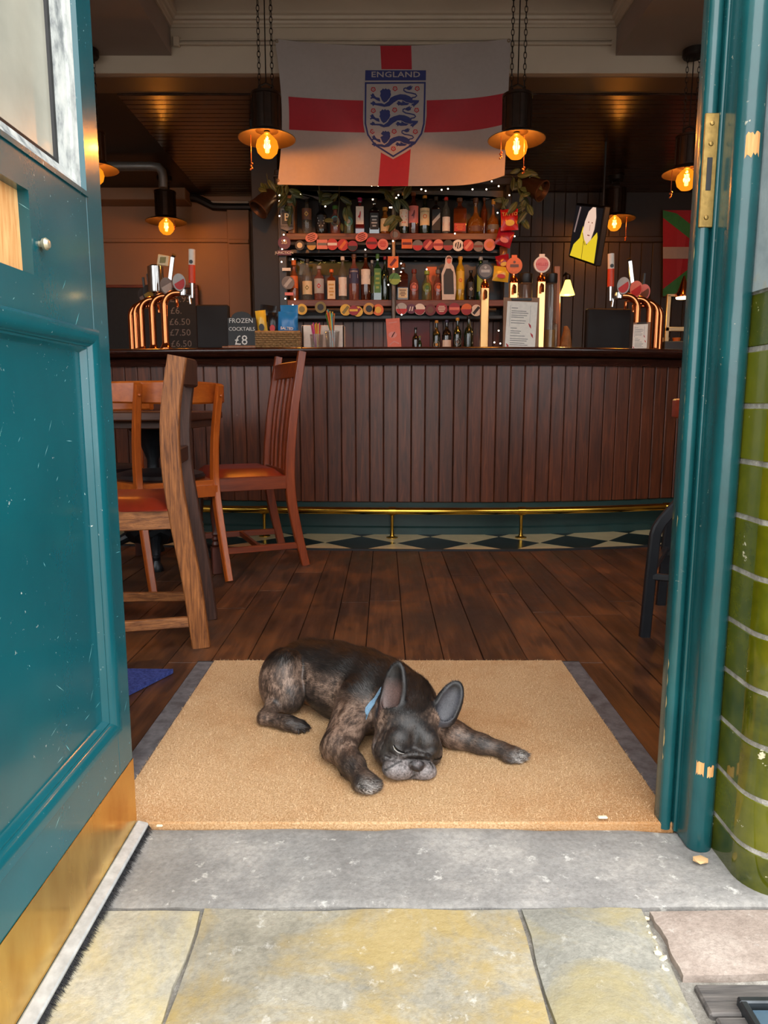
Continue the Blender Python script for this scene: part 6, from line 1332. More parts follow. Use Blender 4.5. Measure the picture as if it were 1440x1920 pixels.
# jars and bags behind the taps
def jar(px, Y, top, w, label, c, cap='black'):
    b = at(px, 640, Y); b.z = ZT; k = mpp(px, 540, Y); h = at(px, top, Y).z - ZT; o = empty('storage_jar', label, 'jar', b); R_ = w * k / 2
    bm = B(); lathe(bm, [(0, 0), (R_, 0), (R_, h * .86), (R_ * .9, h * .9), (R_ * .9, h * .9)], 18); obj('glass', bm, glass('jar', S(120, 96, 76), 0.45), o)
    bm = B(); lathe(bm, [(R_ * .95, h * .88), (R_ * 1.02, h * .89), (R_ * 1.02, h * .99), (R_ * .9, h), (0, h)], 18); obj('lid', bm, pc(cap), o)
    bm = B(); lathe(bm, [(0, 0.004), (R_ * .9, 0.004), (R_ * .9, h * .3), (0, h * .3)], 14); obj('contents', bm, pc(c), o)
jar(982, 4.60, 513, 26, 'glass jar with a black lid between the orange and pink tap lenses', 'red'); jar(1030, 4.60, 513, 22, 'narrower glass jar with a black lid right of the pink tap lens', 'gold')
Y = 4.55; b = at(1061, 640, Y); b.z = ZT; o = empty('paper_bag', 'crumpled brown paper bag at the foot of the timber post', 'bag', b); k = mpp(1061, 620, Y)
bm = B(); lathe(bm, [(0, 0), (10 * k, 0), (11 * k, 12 * k), (9 * k, 28 * k), (7 * k, 42 * k), (4 * k, 50 * k), (0, 51 * k)], 12)
for v in bm.verts: v.co += Vector((mnoise.noise(v.co * 40), mnoise.noise(v.co * 40 + Vector((9, 0, 0))), 0)) * 0.012
obj('bag', bm, plain('brown_paper', S(136, 88, 44), 0.7, 0, 0.3, 30, 0.4), o)
Y = 4.66; b = at(1037, 640, Y); b.z = ZT; o = empty('foil_bag', 'crinkled shiny bag hanging between the jar and the timber post', 'bag', b); k = mpp(1037, 600, Y)
bm = B(); lathe(bm, [(0, 0), (8 * k, 0), (9 * k, 30 * k), (6 * k, 56 * k), (0, 60 * k)], 12)
for v in bm.verts: v.co += Vector((mnoise.noise(v.co * 60), mnoise.noise(v.co * 60 + Vector((9, 0, 0))), 0)) * 0.012
obj('bag', bm, plain('crinkled_foil', S(120, 92, 70), 0.25, 0.4, 0.4, 60, 0.6), o)
# drip tray pieces and till screens
def screen_box(name, px0, py0, px1, py1, Y, d, label, rz=0.0):
    a, b_ = at(px0, py1, Y), at(px1, py0, Y); w, h = b_.x - a.x, b_.z - ZT; o = empty(name, label, 'monitor', ((a.x + b_.x) / 2, Y, ZT), rz)
    bm = B(); box(bm, (-w / 2, 0, 0.03), (w / 2, d, h), 0.008); obj('housing', bm, plain('matt_black_plastic', S(16, 14, 14), 0.7) if 'matt_black_plastic' not in bpy.data.materials else bpy.data.materials['matt_black_plastic'], o)
    bm = B(); box(bm, (-w * .3, d * .2, 0.0), (w * .3, d * 1.6, 0.03), 0.004); obj('stand', bm, M_blackleather, o)
    bm = B(); box(bm, (-w * .47, d, 0.045), (w * .47, d + 0.002, h - 0.015)); obj('display', bm, pc('black'), o); return o
screen_box('till_monitor', 369, 571, 428, 645, 4.55, 0.05, 'black back of a till monitor left of the arched chalkboard')
screen_box('till_monitor', 1098, 578, 1186, 648, 4.62, 0.05, 'black back of a till monitor left of the right copper taps', 0.1)
# ================================================================== price board, wall details on the left
Y = 7.42; a, b_ = at(200, 660, Y), at(366, 540, Y); o = empty('price_board', 'framed chalkboard of prices on the far left wall behind the copper taps', 'chalkboard', ((a.x + b_.x) / 2, Y, a.z)); w, h = b_.x - a.x, b_.z - a.z
bm = B(); box(bm, (-w / 2, 0, 0), (w / 2, 0.02, h)); bd = obj('board', bm, M_slate, o)
bm = B()
for lo, hi in (((-w / 2 - .03, -.015, h), (w / 2 + .03, .03, h + .03)), ((w / 2, -.015, 0), (w / 2 + .03, .03, h)), ((-w / 2 - .03, -.015, 0), (-w / 2, .03, h))): box(bm, lo, hi, 0.004)
obj('frame', bm, M_bkwood, o); k = mpp(340, 600, Y)
for t, px, py in (('£6.95', 338, 561), ('£6.', 330, 583), ('£6.50', 337, 604), ('£7.50', 338, 624), ('£6.50', 340, 645)):
    q = at(px, py, Y) - o.location; word(t, 17 * k, lambda x, z: Vector((q.x + x * 1.05, -0.0015, q.z + z)), plain('dusty_chalk', S(150, 146, 140), 0.9) if 'dusty_chalk' not in bpy.data.materials else bpy.data.materials['dusty_chalk'], bd)
M_silver = plain('grey_conduit', S(136, 134, 130), 0.35, 0.6, 0.1, 10)
bm = B(); tube(bm, [at(x, y, 6.40) for x, y in ((150, 312), (285, 312), (297, 314), (304, 322), (306, 334), (306, 352))], 0.038, 12); o = obj('conduit_pipe', bm, M_silver); tag(o, 'grey conduit pipe bending down near the ceiling at far left', 'pipe')
bm = B(); tube(bm, [at(x, y, 7.455) for x, y in ((340, 368), (370, 372), (388, 381), (400, 387), (430, 388), (470, 388))], 0.04, 10); o = obj('duct_pipe', bm, M_black); tag(o, 'black duct kinking across the tan wall to the dark column', 'pipe')
def wb_box(name, px0, py0, px1, py1, y0, y1, mat):
    a, b_ = at(px0, py1, y0), at(px1, py0, y0); bm = B(); box(bm, (a.x, y0, a.z), (b_.x, y1, b_.z), 0.006); return obj(name, bm, mat, wb)
wb_box('pilaster', 433, 393, 466, 665, 7.42, 7.50, M_beige); wb_box('pilaster_capital', 428, 448, 466, 456, 7.38, 7.50, M_beige); wb_box('dado_rail', 150, 447, 433, 454, 7.46, 7.50, M_beige)
wb_box('bulkhead', 150, 340, 346, 374, 7.25, 7.50, M_beige); wb_box('bulkhead_shadow_gap', 150, 326, 340, 340, 7.31, 7.50, M_soot); wb_box('cornice_strip', 395, 376, 466, 384, 7.43, 7.50, M_fascia)
# ================================================================== right side: television, wall light, flag, gantry
tv = empty('television', 'wall television tilted down showing a person in a yellow hooded coat', 'television', (1.625, 6.0, 2.134), 0); tv.rotation_euler = (-0.031, 0.291, -1.516); TW, TH = 0.719, 0.43
bm = B(); box(bm, (-TW / 2, 0, -TH / 2), (TW / 2, 0.05, TH / 2), 0.008); obj('bezel', bm, pc('black'), tv)
def screen_mat(n, c, e): return emis(n, c, e)
sm = lambda y: (lambda x, z: Vector((x * TW, -y, z * TH)))
print_('screen', [[(-.48, -.46), (.48, -.46), (.48, .46), (-.48, .46)]], sm(0.001), screen_mat('screen_black', S(20, 18, 20), 0.6), tv)
sc_ = print_('coat_image', [[(-.44, -.46), (-.36, -.24), (-.16, -.10), (-.10, .12), (.02, -.06), (.10, -.20), (.24, -.08), (.40, .06), (.44, -.02), (.46, -.46)]], sm(0.002), screen_mat('screen_yellow', S(216, 186, 40), 0.5), tv)
print_('face_image', [[(-.08, .02), (-.06, .20), (.02, .38), (.14, .46), (.24, .46), (.30, .30), (.30, .10), (.24, -.08), (.12, -.18), (.0, -.10)]], sm(0.003), screen_mat('screen_skin', S(224, 190, 168), 0.5), tv)
print_('feature_image', [circ(.08, .20, .022, 8, .012), circ(.20, .20, .022, 8, .012), ribbon([(.10, -.02), (.18, -.02)], .02), ribbon([(.14, .16), (.15, .06)], .012)], sm(0.004), screen_mat('screen_brown', S(120, 70, 56), 0.6), tv)
print_('zip_image', [ribbon([(.0, -.14), (.02, -.46)], .02), ribbon([(-.08, .0), (.06, -.2)], .02)], sm(0.0045), screen_mat('screen_dark_yellow', S(110, 90, 20), 0.6), tv)
print_('flag_image', [ribbon([(-.40, -.02), (-.30, .44)], .05)], sm(0.002), screen_mat('screen_grey', S(120, 100, 96), 0.6), tv)
bm = B(); tube(bm, [tv.matrix_basis.inverted() @ Vector(q_) for q_ in ((1.66, 6.0, 2.13), (1.76, 6.0, 2.2), (1.76, 6.0, 2.83))], 0.010, 8); obj('bracket', bm, M_black, tv)
wl_p = at(1064, 540, 5.32); o = empty('wall_light', 'small wall light with a glowing yellow glass shade beside the timber post', 'lamp', wl_p); k = mpp(1061, 540, 5.2)
M_yglass = NT('glowing_yellow_glass'); M_yglass.set(color=S(230, 180, 60), rough=0.3, emit=(1.0, 0.62, 0.10, 1), emits=1.7); M_yglass = M_yglass.m
bm = B(); lathe(bm, [(14 * k, -13 * k), (13.6 * k, -11 * k), (8 * k, 4 * k), (5 * k, 14 * k), (4 * k, 15 * k)], 20, None, caps=False); obj('shade', bm, M_yglass, o, angle=2)
bm = B(); lathe(bm, [(4 * k, 14 * k), (5 * k, 16 * k), (5 * k, 24 * k), (3 * k, 26 * k), (0, 26 * k)], 12); tube(bm, [(0, 0, 24 * k), (0, 0.06, 30 * k), (0, 0.12, 28 * k)], 0.008, 6); obj('fitting', bm, M_lampmetal, o)
bm = B(); ball(bm, (0, 0, -2 * k), 5 * k, 10); obj('bulb', bm, M_filament, o)
ld = bpy.data.lights.new('wall_light_glow', 'POINT'); ld.energy = 2.0; ld.color = (1.0, 0.62, 0.2); ld.shadow_soft_size = 0.03; lo = bpy.data.objects.new('wall_light_glow', ld); COL.objects.link(lo); lo.parent = o; lo.location = (0, -0.02, -0.07)
# red, green and white flag on the right wall
M_bgreen = plain('green_polyester', S(40, 110, 48), 0.55); Yb = 7.27
bf = empty('wall_flag', 'red flag with a green saltire and white cross on the right wall', 'flag', at(1245, 395, Yb))
bw = lambda off: (lambda x, y: at(x, y, Yb - off + 0.008 * math.sin(x * 0.06 + y * 0.02)) - bf.location)
X0, X1, Ya_, Yb_ = 1243, 1450, 394, 556; xs = np.linspace(X0, X1, 9)
print_('cloth', [[(a, Ya_), (b2, Ya_), (b2, Yb_), (a, Yb_)] for a, b2 in zip(xs, xs[1:])], bw(0), M_fred, bf)
def slab_poly(f0, f1):
    return [[(a, f0(a)), (b2, f0(b2)), (b2, f1(b2)), (a, f1(a))] for a, b2 in zip(xs, xs[1:])]
dg = lambda x, o_: Ya_ + (x - X0) / (X1 - X0) * (Yb_ - Ya_) + o_
cl = lambda v: min(Yb_, max(Ya_, v))
print_('green_saltire', slab_poly(lambda x: cl(dg(x, -14)), lambda x: cl(dg(x, 14))) + slab_poly(lambda x: cl(Ya_ + Yb_ - dg(x, 14)), lambda x: cl(Ya_ + Yb_ - dg(x, -14))), bw(0.003), M_bgreen, bf)
print_('white_cross', slab_poly(lambda x: 463, lambda x: 485) + [[(1335, Ya_), (1358, Ya_), (1358, Yb_), (1335, Yb_)]], bw(0.006), M_fwhite, bf)
# heated gantry with two lamps
M_gant = plain('brushed_steel_gantry', S(190, 160, 120), 0.3, 0.8, 0.1, 20)
gp = at(1280, 640, 5.6); ga = empty('heated_gantry', 'steel serving gantry with two heat lamps under the right wall flag', 'gantry', (gp.x, 5.6, 0)); k = mpp(1280, 600, 5.6)
gz = lambda py: at(1280, py, 5.6).z; gx = lambda px: at(px, 600, 5.6).x - gp.x
bm = B(); box(bm, (gx(1249), 0, gz(640)), (gx(1256), 0.03, gz(553)), 0.003); box(bm, (gx(1249), 0, gz(621)), (gx(1390), 0.03, gz(613)), 0.003); box(bm, (gx(1249), 0, gz(556)), (gx(1390), 0.03, gz(551)), 0.003); box(bm, (gx(1383), 0, gz(640)), (gx(1390), 0.03, gz(553)), 0.003); obj('frame', bm, M_gant, ga)
bm = B(); box(bm, (gx(1247), -0.02, 0), (gx(1392), 0.4, gz(640)), 0.004); obj('pass_cabinet', bm, M_bkdark, ga)
M_heat = emis('heat_lamp_glow', (1.0, 0.72, 0.36, 1), 2.2)
for px in (1276, 1312, 1350):
    bm = B(); lathe(bm, [(13 * k, 0), (13 * k, 4 * k), (9 * k, 14 * k), (4 * k, 30 * k), (1.5 * k, 38 * k), (0, 38 * k)], 18, Matrix.Translation((gx(px), -0.02, gz(558))), caps=False); sh_ = obj('heat_lamp', bm, M_copper, ga)
    bm = B(); lathe(bm, [(12 * k, 0), (12.6 * k, 1.5 * k), (12.6 * k, 4 * k), (0, 4 * k)], 18, Matrix.Translation((gx(px), -0.02, gz(561)))); obj('lamp_glow', bm, M_heat, sh_)
GSb = 'small pots on the gantry pass'
for px, lab, c in ((1252, 'brown box at the left end of the gantry pass', 'brown'), (1268, 'pale bowl on the gantry pass', 'cream'), (1290, 'amber tub on the gantry pass by the door frame', 'orange')):
    bm = B(); p = at(px, 640, 5.5); lathe(bm, [(0, 0), (6 * k, 0), (8 * k, 9 * k), (7 * k, 9 * k), (5 * k, 2 * k), (0, 2 * k)], 12, Matrix.Translation((p.x, 5.72, gz(640) + 0.0005))); o = obj('serving_pot', bm, pc(c)); tag(o, lab, 'pot', GSb)
# ================================================================== the dog: one continuous skin from a blended distance field
GZ = 0.0165
class Field:
    def __init__(s, lo, hi, h):
        s.lo, s.h = np.array(lo, np.float32), h
        s.n = tuple(int(math.ceil((b - a) / h)) + 1 for a, b in zip(lo, hi))
        s.d = np.full(s.n, 0.06, np.float32)
        s.ax = [s.lo[i] + h * np.arange(s.n[i], dtype=np.float32) for i in range(3)]
    def sub(s, lo, hi):
        ix = [slice(max(0, int((lo[i] - s.lo[i]) / s.h)), min(s.n[i], int((hi[i] - s.lo[i]) / s.h) + 2)) for i in range(3)]
        X, Y, Z = np.meshgrid(s.ax[0][ix[0]], s.ax[1][ix[1]], s.ax[2][ix[2]], indexing='ij'); return tuple(ix), X, Y, Z
    def put(s, ix, dp, k, cut=False):
        d = s.d[ix]
        if cut:
            a, b = d, -dp; h = np.clip(0.5 - 0.5 * (a - b) / k, 0, 1); s.d[ix] = a + (b - a) * h + k * h * (1 - h)
        else:
            h = np.clip(0.5 + 0.5 * (d - dp) / k, 0, 1); s.d[ix] = d + (dp - d) * h - k * h * (1 - h)
    def cap(s, a, b, ra, rb, k=0.02, cut=False, flat=1.0):
        a, b = np.array(a, np.float32), np.array(b, np.float32); m = max(ra, rb) + k + 0.012
        ix, X, Y, Z = s.sub(np.minimum(a, b) - m, np.maximum(a, b) + m)
        ab = b - a; L2 = max(1e-9, float(ab @ ab)); t = np.clip(((X - a[0]) * ab[0] + (Y - a[1]) * ab[1] + (Z - a[2]) * ab[2]) / L2, 0, 1)
        q = np.sqrt((X - a[0] - t * ab[0]) ** 2 + (Y - a[1] - t * ab[1]) ** 2 + ((Z - a[2] - t * ab[2]) / flat) ** 2) - (ra + (rb - ra) * t)
        s.put(ix, q, k, cut)
    def ell(s, c, r, k=0.02, R=None, cut=False):
        c, r = np.array(c, np.float32), np.array(r, np.float32); m = float(r.max()) + k + 0.012
        ix, X, Y, Z = s.sub(c - m, c + m); X, Y, Z = X - c[0], Y - c[1], Z - c[2]
        if R is not None:
            R = np.array(R, np.float32); X, Y, Z = [R[0, i] * X + R[1, i] * Y + R[2, i] * Z for i in range(3)]
        k0 = np.sqrt((X / r[0]) ** 2 + (Y / r[1]) ** 2 + (Z / r[2]) ** 2) + 1e-6; k1 = np.sqrt((X / r[0] ** 2) ** 2 + (Y / r[1] ** 2) ** 2 + (Z / r[2] ** 2) ** 2) + 1e-6
        s.put(ix, k0 * (k0 - 1) / k1, k, cut)
    def path(s, pts, r, k, cut=False, flat=1.0):
        for i in range(len(pts) - 1):
            ra, rb = (r[i], r[i + 1]) if isinstance(r, (list, tuple)) else (r, r)
            s.cap(pts[i], pts[i + 1], ra, rb, k, cut, flat)
    def mesh(s):
        d = s.d; neg = d < 0; n = d.shape
        c = np.zeros((n[0] - 1, n[1] - 1, n[2] - 1), np.int8)
        for i in (0, 1):
            for j in (0, 1):
                for k in (0, 1): c += neg[i:n[0] - 1 + i, j:n[1] - 1 + j, k:n[2] - 1 + k]
        I, J, K = np.nonzero((c > 0) & (c < 8)); idx = np.full(c.shape, -1, np.int32); idx[I, J, K] = np.arange(len(I))
        acc = np.zeros((len(I), 3), np.float32); cnt = np.zeros(len(I), np.float32)
        for ax in range(3):
            o1, o2 = [a for a in range(3) if a != ax]
            for u in (0, 1):
                for v in (0, 1):
                    off = [0, 0, 0]; off[o1], off[o2] = u, v; off2 = list(off); off2[ax] = 1
                    a = d[I + off[0], J + off[1], K + off[2]]; b = d[I + off2[0], J + off2[1], K + off2[2]]
                    m = (a < 0) != (b < 0); t = np.where(m, a / np.where(m, a - b, 1), 0)
                    p = np.tile(np.array(off, np.float32), (len(I), 1)); p[:, ax] = t; acc += p * m[:, None]; cnt += m
        V = (np.stack([I, J, K], 1) + acc / np.maximum(cnt, 1)[:, None]) * s.h + s.lo
        Q = []
        for ax in range(3):
            o1, o2 = (ax + 1) % 3, (ax + 2) % 3
            sl0 = [slice(1, -1)] * 3; sl1 = [slice(1, -1)] * 3; sl0[ax] = slice(0, -1); sl1[ax] = slice(1, None)
            a, b = neg[tuple(sl0)], neg[tuple(sl1)]; E = np.argwhere(a != b); fl = a[tuple(E.T)]
            base = E + 1; base[:, ax] -= 1
            def cell(u, v):
                q = base.copy(); q[:, o1] -= u; q[:, o2] -= v; return idx[q[:, 0], q[:, 1], q[:, 2]]
            q = np.stack([cell(1, 1), cell(0, 1), cell(0, 0), cell(1, 0)], 1); q[~fl] = q[~fl][:, ::-1]; Q.append(q)
        return V, np.concatenate(Q)
F = Field((-0.345, 1.26, 0.004), (0.345, 1.88, 0.235), 0.0019)
def P3(px, py, Y): return np.array(at(px, py, Y))
def PG(px, py, z): return np.array(gnd(px, py, z))
# trunk: rump, loin, ribs, withers
F.ell((-0.195, 1.750, 0.082), (0.088, 0.086, 0.076), 0.03)
F.path([(-0.19, 1.745, 0.084), (-0.125, 1.705, 0.084), (-0.055, 1.645, 0.083), (0.005, 1.580, 0.084)], [0.074, 0.082, 0.086, 0.078], 0.03)
F.ell((-0.085, 1.648, 0.072), (0.098, 0.076, 0.074), 0.03)
F.ell((-0.025, 1.60, 0.075), (0.075, 0.075, 0.070), 0.03)
F.path([(-0.235, 1.83, 0.07), (-0.252, 1.842, 0.06)], 0.014, 0.012)
# neck and shoulders
F.path([(0.0, 1.585, 0.098), (0.045, 1.515, 0.092), (0.062, 1.470, 0.086)], [0.072, 0.068, 0.064], 0.03)
F.ell((-0.045, 1.545, 0.075), (0.048, 0.055, 0.062), 0.03)
# near hind leg: thigh, shank folded on the ground, foot
F.ell((-0.252, 1.680, 0.086), (0.058, 0.058, 0.084), 0.008, R=np.array(Euler((0.15, 0.10, 0.35)).to_matrix()))
F.ell((-0.232, 1.642, 0.064), (0.040, 0.026, 0.048), 0.010)
h0, h1, h2 = PG(497, 1346, 0.030), PG(540, 1356, 0.030), PG(563, 1362, 0.026)
F.path([h0, h1, h2], [0.0165, 0.0175, 0.016], 0.010)
F.path([h0, (-0.262, 1.655, 0.045)], [0.016, 0.022], 0.012)
for px, py in ((556, 1368), (565, 1366.5), (572, 1364)):
    q = PG(px, py, 0.022); F.ell(q, (0.0125, 0.0105, 0.0095), 0.004)
# near foreleg
s0, s1, s2, s3 = (-0.060, 1.530, 0.085), tuple(PG(636, 1398, 0.046)), tuple(PG(661, 1436, 0.036)), tuple(PG(680, 1462, 0.030))
F.path([s0, s1], [0.050, 0.036], 0.022); F.path([s1, s2, s3], [0.033, 0.0245, 0.0195], 0.014)
F.ell(PG(626, 1404, 0.036), (0.024, 0.024, 0.022), 0.016)
F.ell(PG(688, 1469, 0.028), (0.027, 0.028, 0.0165), 0.012)
for px, py, r_ in ((670, 1472, 0.0102), (682, 1476.5, 0.0115), (696, 1477, 0.0115), (708, 1472, 0.0102)):
    q = PG(px, py, 0.0225); F.ell(q, (r_, 0.0165, 0.0105), 0.0035)
# far foreleg, stretched out to the right
e0, e1, e2, e3 = (0.075, 1.560, 0.055), tuple(PG(852, 1378, 0.040)), tuple(PG(902, 1396, 0.031)), tuple(PG(938, 1405, 0.028))
F.path([e0, e1, e2, e3], [0.045, 0.029, 0.021, 0.018], 0.014)
F.ell(PG(957, 1412, 0.027), (0.032, 0.022, 0.0150), 0.010, R=np.array(Euler((0, 0, -0.45)).to_matrix()))
for px, py, r_ in ((979, 1414, 0.0095), (976, 1420, 0.0105), (966, 1424, 0.0105), (953, 1424, 0.0095)):
    q = PG(px, py, 0.021); F.ell(q, (0.0155, 0.0100, 0.0095), 0.003, R=np.array(Euler((0, 0, -0.55)).to_matrix()))
# head, rolled a little to the right, chin on the mat
HC = Vector((0.050, 1.410, 0.073)); HR = Euler((0.0, math.radians(9), math.radians(13))).to_matrix()
HRn = np.array(HR)
def hp(x, y, z): return np.array(HC + HR @ Vector((x, y, z)))
F.ell(hp(0, 0.026, 0.012), (0.067, 0.074, 0.057), 0.02, HRn)                       # skull
F.ell(hp(0.0, 0.062, 0.030), (0.052, 0.050, 0.046), 0.02, HRn)
F.ell(hp(-0.040, -0.012, -0.026), (0.036, 0.044, 0.036), 0.02, HRn)               # cheeks
F.ell(hp(0.040, -0.012, -0.026), (0.036, 0.044, 0.036), 0.02, HRn)
F.ell(hp(-0.030, -0.040, 0.004), (0.026, 0.020, 0.026), 0.014, HRn)                # brows
F.ell(hp(0.030, -0.040, 0.004), (0.026, 0.020, 0.026), 0.014, HRn)
F.cap(hp(0, -0.052, 0.034), hp(0, -0.060, -0.006), 0.006, 0.005, 0.012, cut=True)  # furrow of the brow
F.ell(hp(0, -0.055, -0.032), (0.040, 0.022, 0.024), 0.010, HRn)                    # muzzle block
F.ell(hp(-0.031, -0.066, -0.043), (0.034, 0.023, 0.022), 0.006, HRn)               # flews
F.ell(hp(0.023, -0.069, -0.044), (0.027, 0.022, 0.022), 0.004, HRn)
F.ell(hp(0.0, -0.055, -0.056), (0.034, 0.024, 0.014), 0.008, HRn)                  # lower jaw
arc = [hp(0.036 * math.sin(a), -0.064 - 0.008 * math.cos(a), -0.024 + 0.016 * math.cos(a)) for a in np.linspace(-1.6, 1.6, 9)]
F.path(arc, [0.003, 0.0045, 0.006, 0.0065, 0.0065, 0.0065, 0.006, 0.0045, 0.003], 0.004)   # nose roll
arc2 = [hp(0.047 * math.sin(a), -0.066 - 0.004 * math.cos(a), -0.026 + 0.027 * math.cos(a)) for a in np.linspace(-1.75, 1.75, 11)]
F.path(arc2, 0.0034, 0.004, cut=True)                                                # fold around the muzzle
F.ell(hp(0.001, -0.084, -0.025), (0.0180, 0.0085, 0.0095), 0.0025, HRn)
F.ell(hp(0.001, -0.088, -0.031), (0.009, 0.006, 0.006), 0.003, HRn)                 # nose leather
for s_ in (-1, 1):
    F.path([hp(s_ * 0.0075, -0.096, -0.028), hp(s_ * 0.0130, -0.091, -0.026), hp(s_ * 0.0165, -0.087, -0.029)], [0.0032, 0.0026, 0.0015], 0.0015, cut=True)
F.path([hp(-0.001, -0.094, -0.034), hp(-0.002, -0.0905, -0.042), hp(-0.002, -0.0905, -0.050), hp(-0.002, -0.086, -0.066)], [0.0030, 0.0046, 0.0050, 0.0046], 0.003, cut=True)   # split of the lips
F.path([hp(0.0, -0.090, -0.057), hp(-0.024, -0.089, -0.0620), hp(-0.058, -0.066, -0.062)], 0.0026, 0.003, cut=True)
F.path([hp(0.0, -0.090, -0.057), hp(0.024, -0.089, -0.0620), hp(0.046, -0.070, -0.062)], 0.0026, 0.003, cut=True)
for s_ in (-1, 1):                                                                  # eyes: lid bulge with a closed slit
    F.ell(hp(s_ * 0.036, -0.053, -0.010), (0.014, 0.010, 0.012), 0.006, HRn)
    F.path([hp(s_ * (0.036 - 0.014), -0.0635, -0.0165), hp(s_ * 0.035, -0.0655, -0.0195), hp(s_ * (0.036 + 0.013), -0.0575, -0.0145)], 0.0016, 0.002, cut=True)
    F.path([hp(s_ * 0.018, -0.062, -0.018), hp(s_ * 0.036, -0.063, -0.030), hp(s_ * 0.055, -0.05, -0.026)], 0.0016, 0.004, cut=True)
# cheek wrinkles on the left side of the face
F.path([hp(-0.050, -0.035, 0.010), hp(-0.060, -0.036, -0.015), hp(-0.056, -0.046, -0.040)], 0.0026, 0.005, cut=True)
F.path([hp(-0.060, -0.010, 0.024), hp(-0.072, -0.012, -0.010), hp(-0.068, -0.022, -0.045)], 0.0032, 0.006, cut=True)
# ears: thin cupped shells
def ear(base, tip, nrm, w, thick=0.0075):
    b, t = Vector(base), Vector(tip); u_ = (t - b).normalized(); n_ = (Vector(nrm) - u_ * Vector(nrm).dot(u_)).normalized(); w_ = u_.cross(n_); L_ = (t - b).length
    R = np.array(Matrix((w_, n_, u_)).transposed())
    c = b.lerp(t, 0.47)
    F.ell(c - u_ * 0.008, (w, thick * 1.25, L_ * 0.44), 0.008, R)
    F.ell(c + u_ * L_ * 0.22, (w * 0.70, thick * 1.05, L_ * 0.31), 0.012, R)
    F.ell(b.lerp(t, 0.12), (w * 0.92, 0.017, L_ * 0.26), 0.014, R)
    F.ell(c + n_ * (thick * 1.45) - u_ * 0.006, (w * 0.76, thick * 1.5, L_ * 0.42), 0.003, R, cut=True)
    F.ell(c + n_ * (thick * 1.35) + u_ * L_ * 0.20, (w * 0.50, thick * 1.3, L_ * 0.28), 0.004, R, cut=True)
    return c, n_, u_, w_, L_
E1 = ear(P3(731, 1336, 1.425), P3(748, 1240, 1.450), (-0.45, -0.88, 0.1), 0.0300)
E2 = ear(P3(826, 1350, 1.440), P3(861, 1277, 1.465), (-0.05, -0.95, 0.25), 0.0300)
for px, dx, qy in ((676, -0.5, 1464), (689, 0, 1466), (702, 0.5, 1464)):
    F.path([PG(px, qy, 0.040), PG(px + dx * 3, qy + 8, 0.034), PG(px + dx * 6, qy + 17, 0.022)], [0.0004, 0.0017, 0.0024], 0.003, cut=True)
for a, b in (((966, 1406), (983, 1416)), ((960, 1412), (976, 1424)), ((950, 1414), (962, 1428))):
    F.path([PG(*a, 0.038), PG(*b, 0.022)], [0.0004, 0.0024], 0.003, cut=True)
for a, b in (((556, 1358), (561, 1374)), ((563, 1356), (569, 1372))):
    F.path([PG(*a, 0.034), PG(*b, 0.020)], [0.0006, 0.0024], 0.003, cut=True)
ix, X, Y, Z = F.sub(F.lo, F.lo + np.array(F.n) * F.h)
F.d[ix] = np.maximum(F.d[ix], GZ - Z)
DV, DQ = F.mesh()
# relax
def relax(V, Q, it=2, lam=0.5):
    e = np.concatenate([Q[:, [0, 1]], Q[:, [1, 2]], Q[:, [2, 3]], Q[:, [3, 0]]])
    for _ in range(it):
        s_ = np.zeros_like(V); c = np.zeros(len(V), np.float32)
        for a, b in ((0, 1), (1, 0)):
            for k in range(3): s_[:, k] += np.bincount(e[:, a], V[e[:, b], k], len(V))
            c += np.bincount(e[:, a], minlength=len(V))
        V = V + lam * (s_ / np.maximum(c, 1)[:, None] - V)
    return V
DV = relax(DV.astype(np.float32), DQ, 1)
dog_me = bpy.data.meshes.new('dog')
dog_me.vertices.add(len(DV)); dog_me.vertices.foreach_set('co', DV.reshape(-1))
dog_me.loops.add(len(DQ) * 4); dog_me.loops.foreach_set('vertex_index', DQ.reshape(-1).astype(np.int32))
dog_me.polygons.add(len(DQ)); dog_me.polygons.foreach_set('loop_start', np.arange(0, len(DQ) * 4, 4, dtype=np.int32)); dog_me.polygons.foreach_set('loop_total', np.full(len(DQ), 4, np.int32))
dog_me.update(calc_edges=True); dog_me.validate()
DN = np.zeros(len(DV) * 3, np.float32); dog_me.vertices.foreach_get('normal', DN); DN = DN.reshape(-1, 3)
from mathutils.bvhtree import BVHTree
DOGT = BVHTree.FromPolygons([tuple(v) for v in DV], [tuple(q) for q in DQ.tolist()])
def on_dog(px, py, out=0.0006, ymax=1.48):
    o_ = Vector((0, 0, CAM_H))
    for k in range(60):
        h = DOGT.ray_cast(o_, ray(px - 1.5 * k, py).normalized())
        if h[0] is not None and h[0].y < ymax: return h[0] + h[1] * out
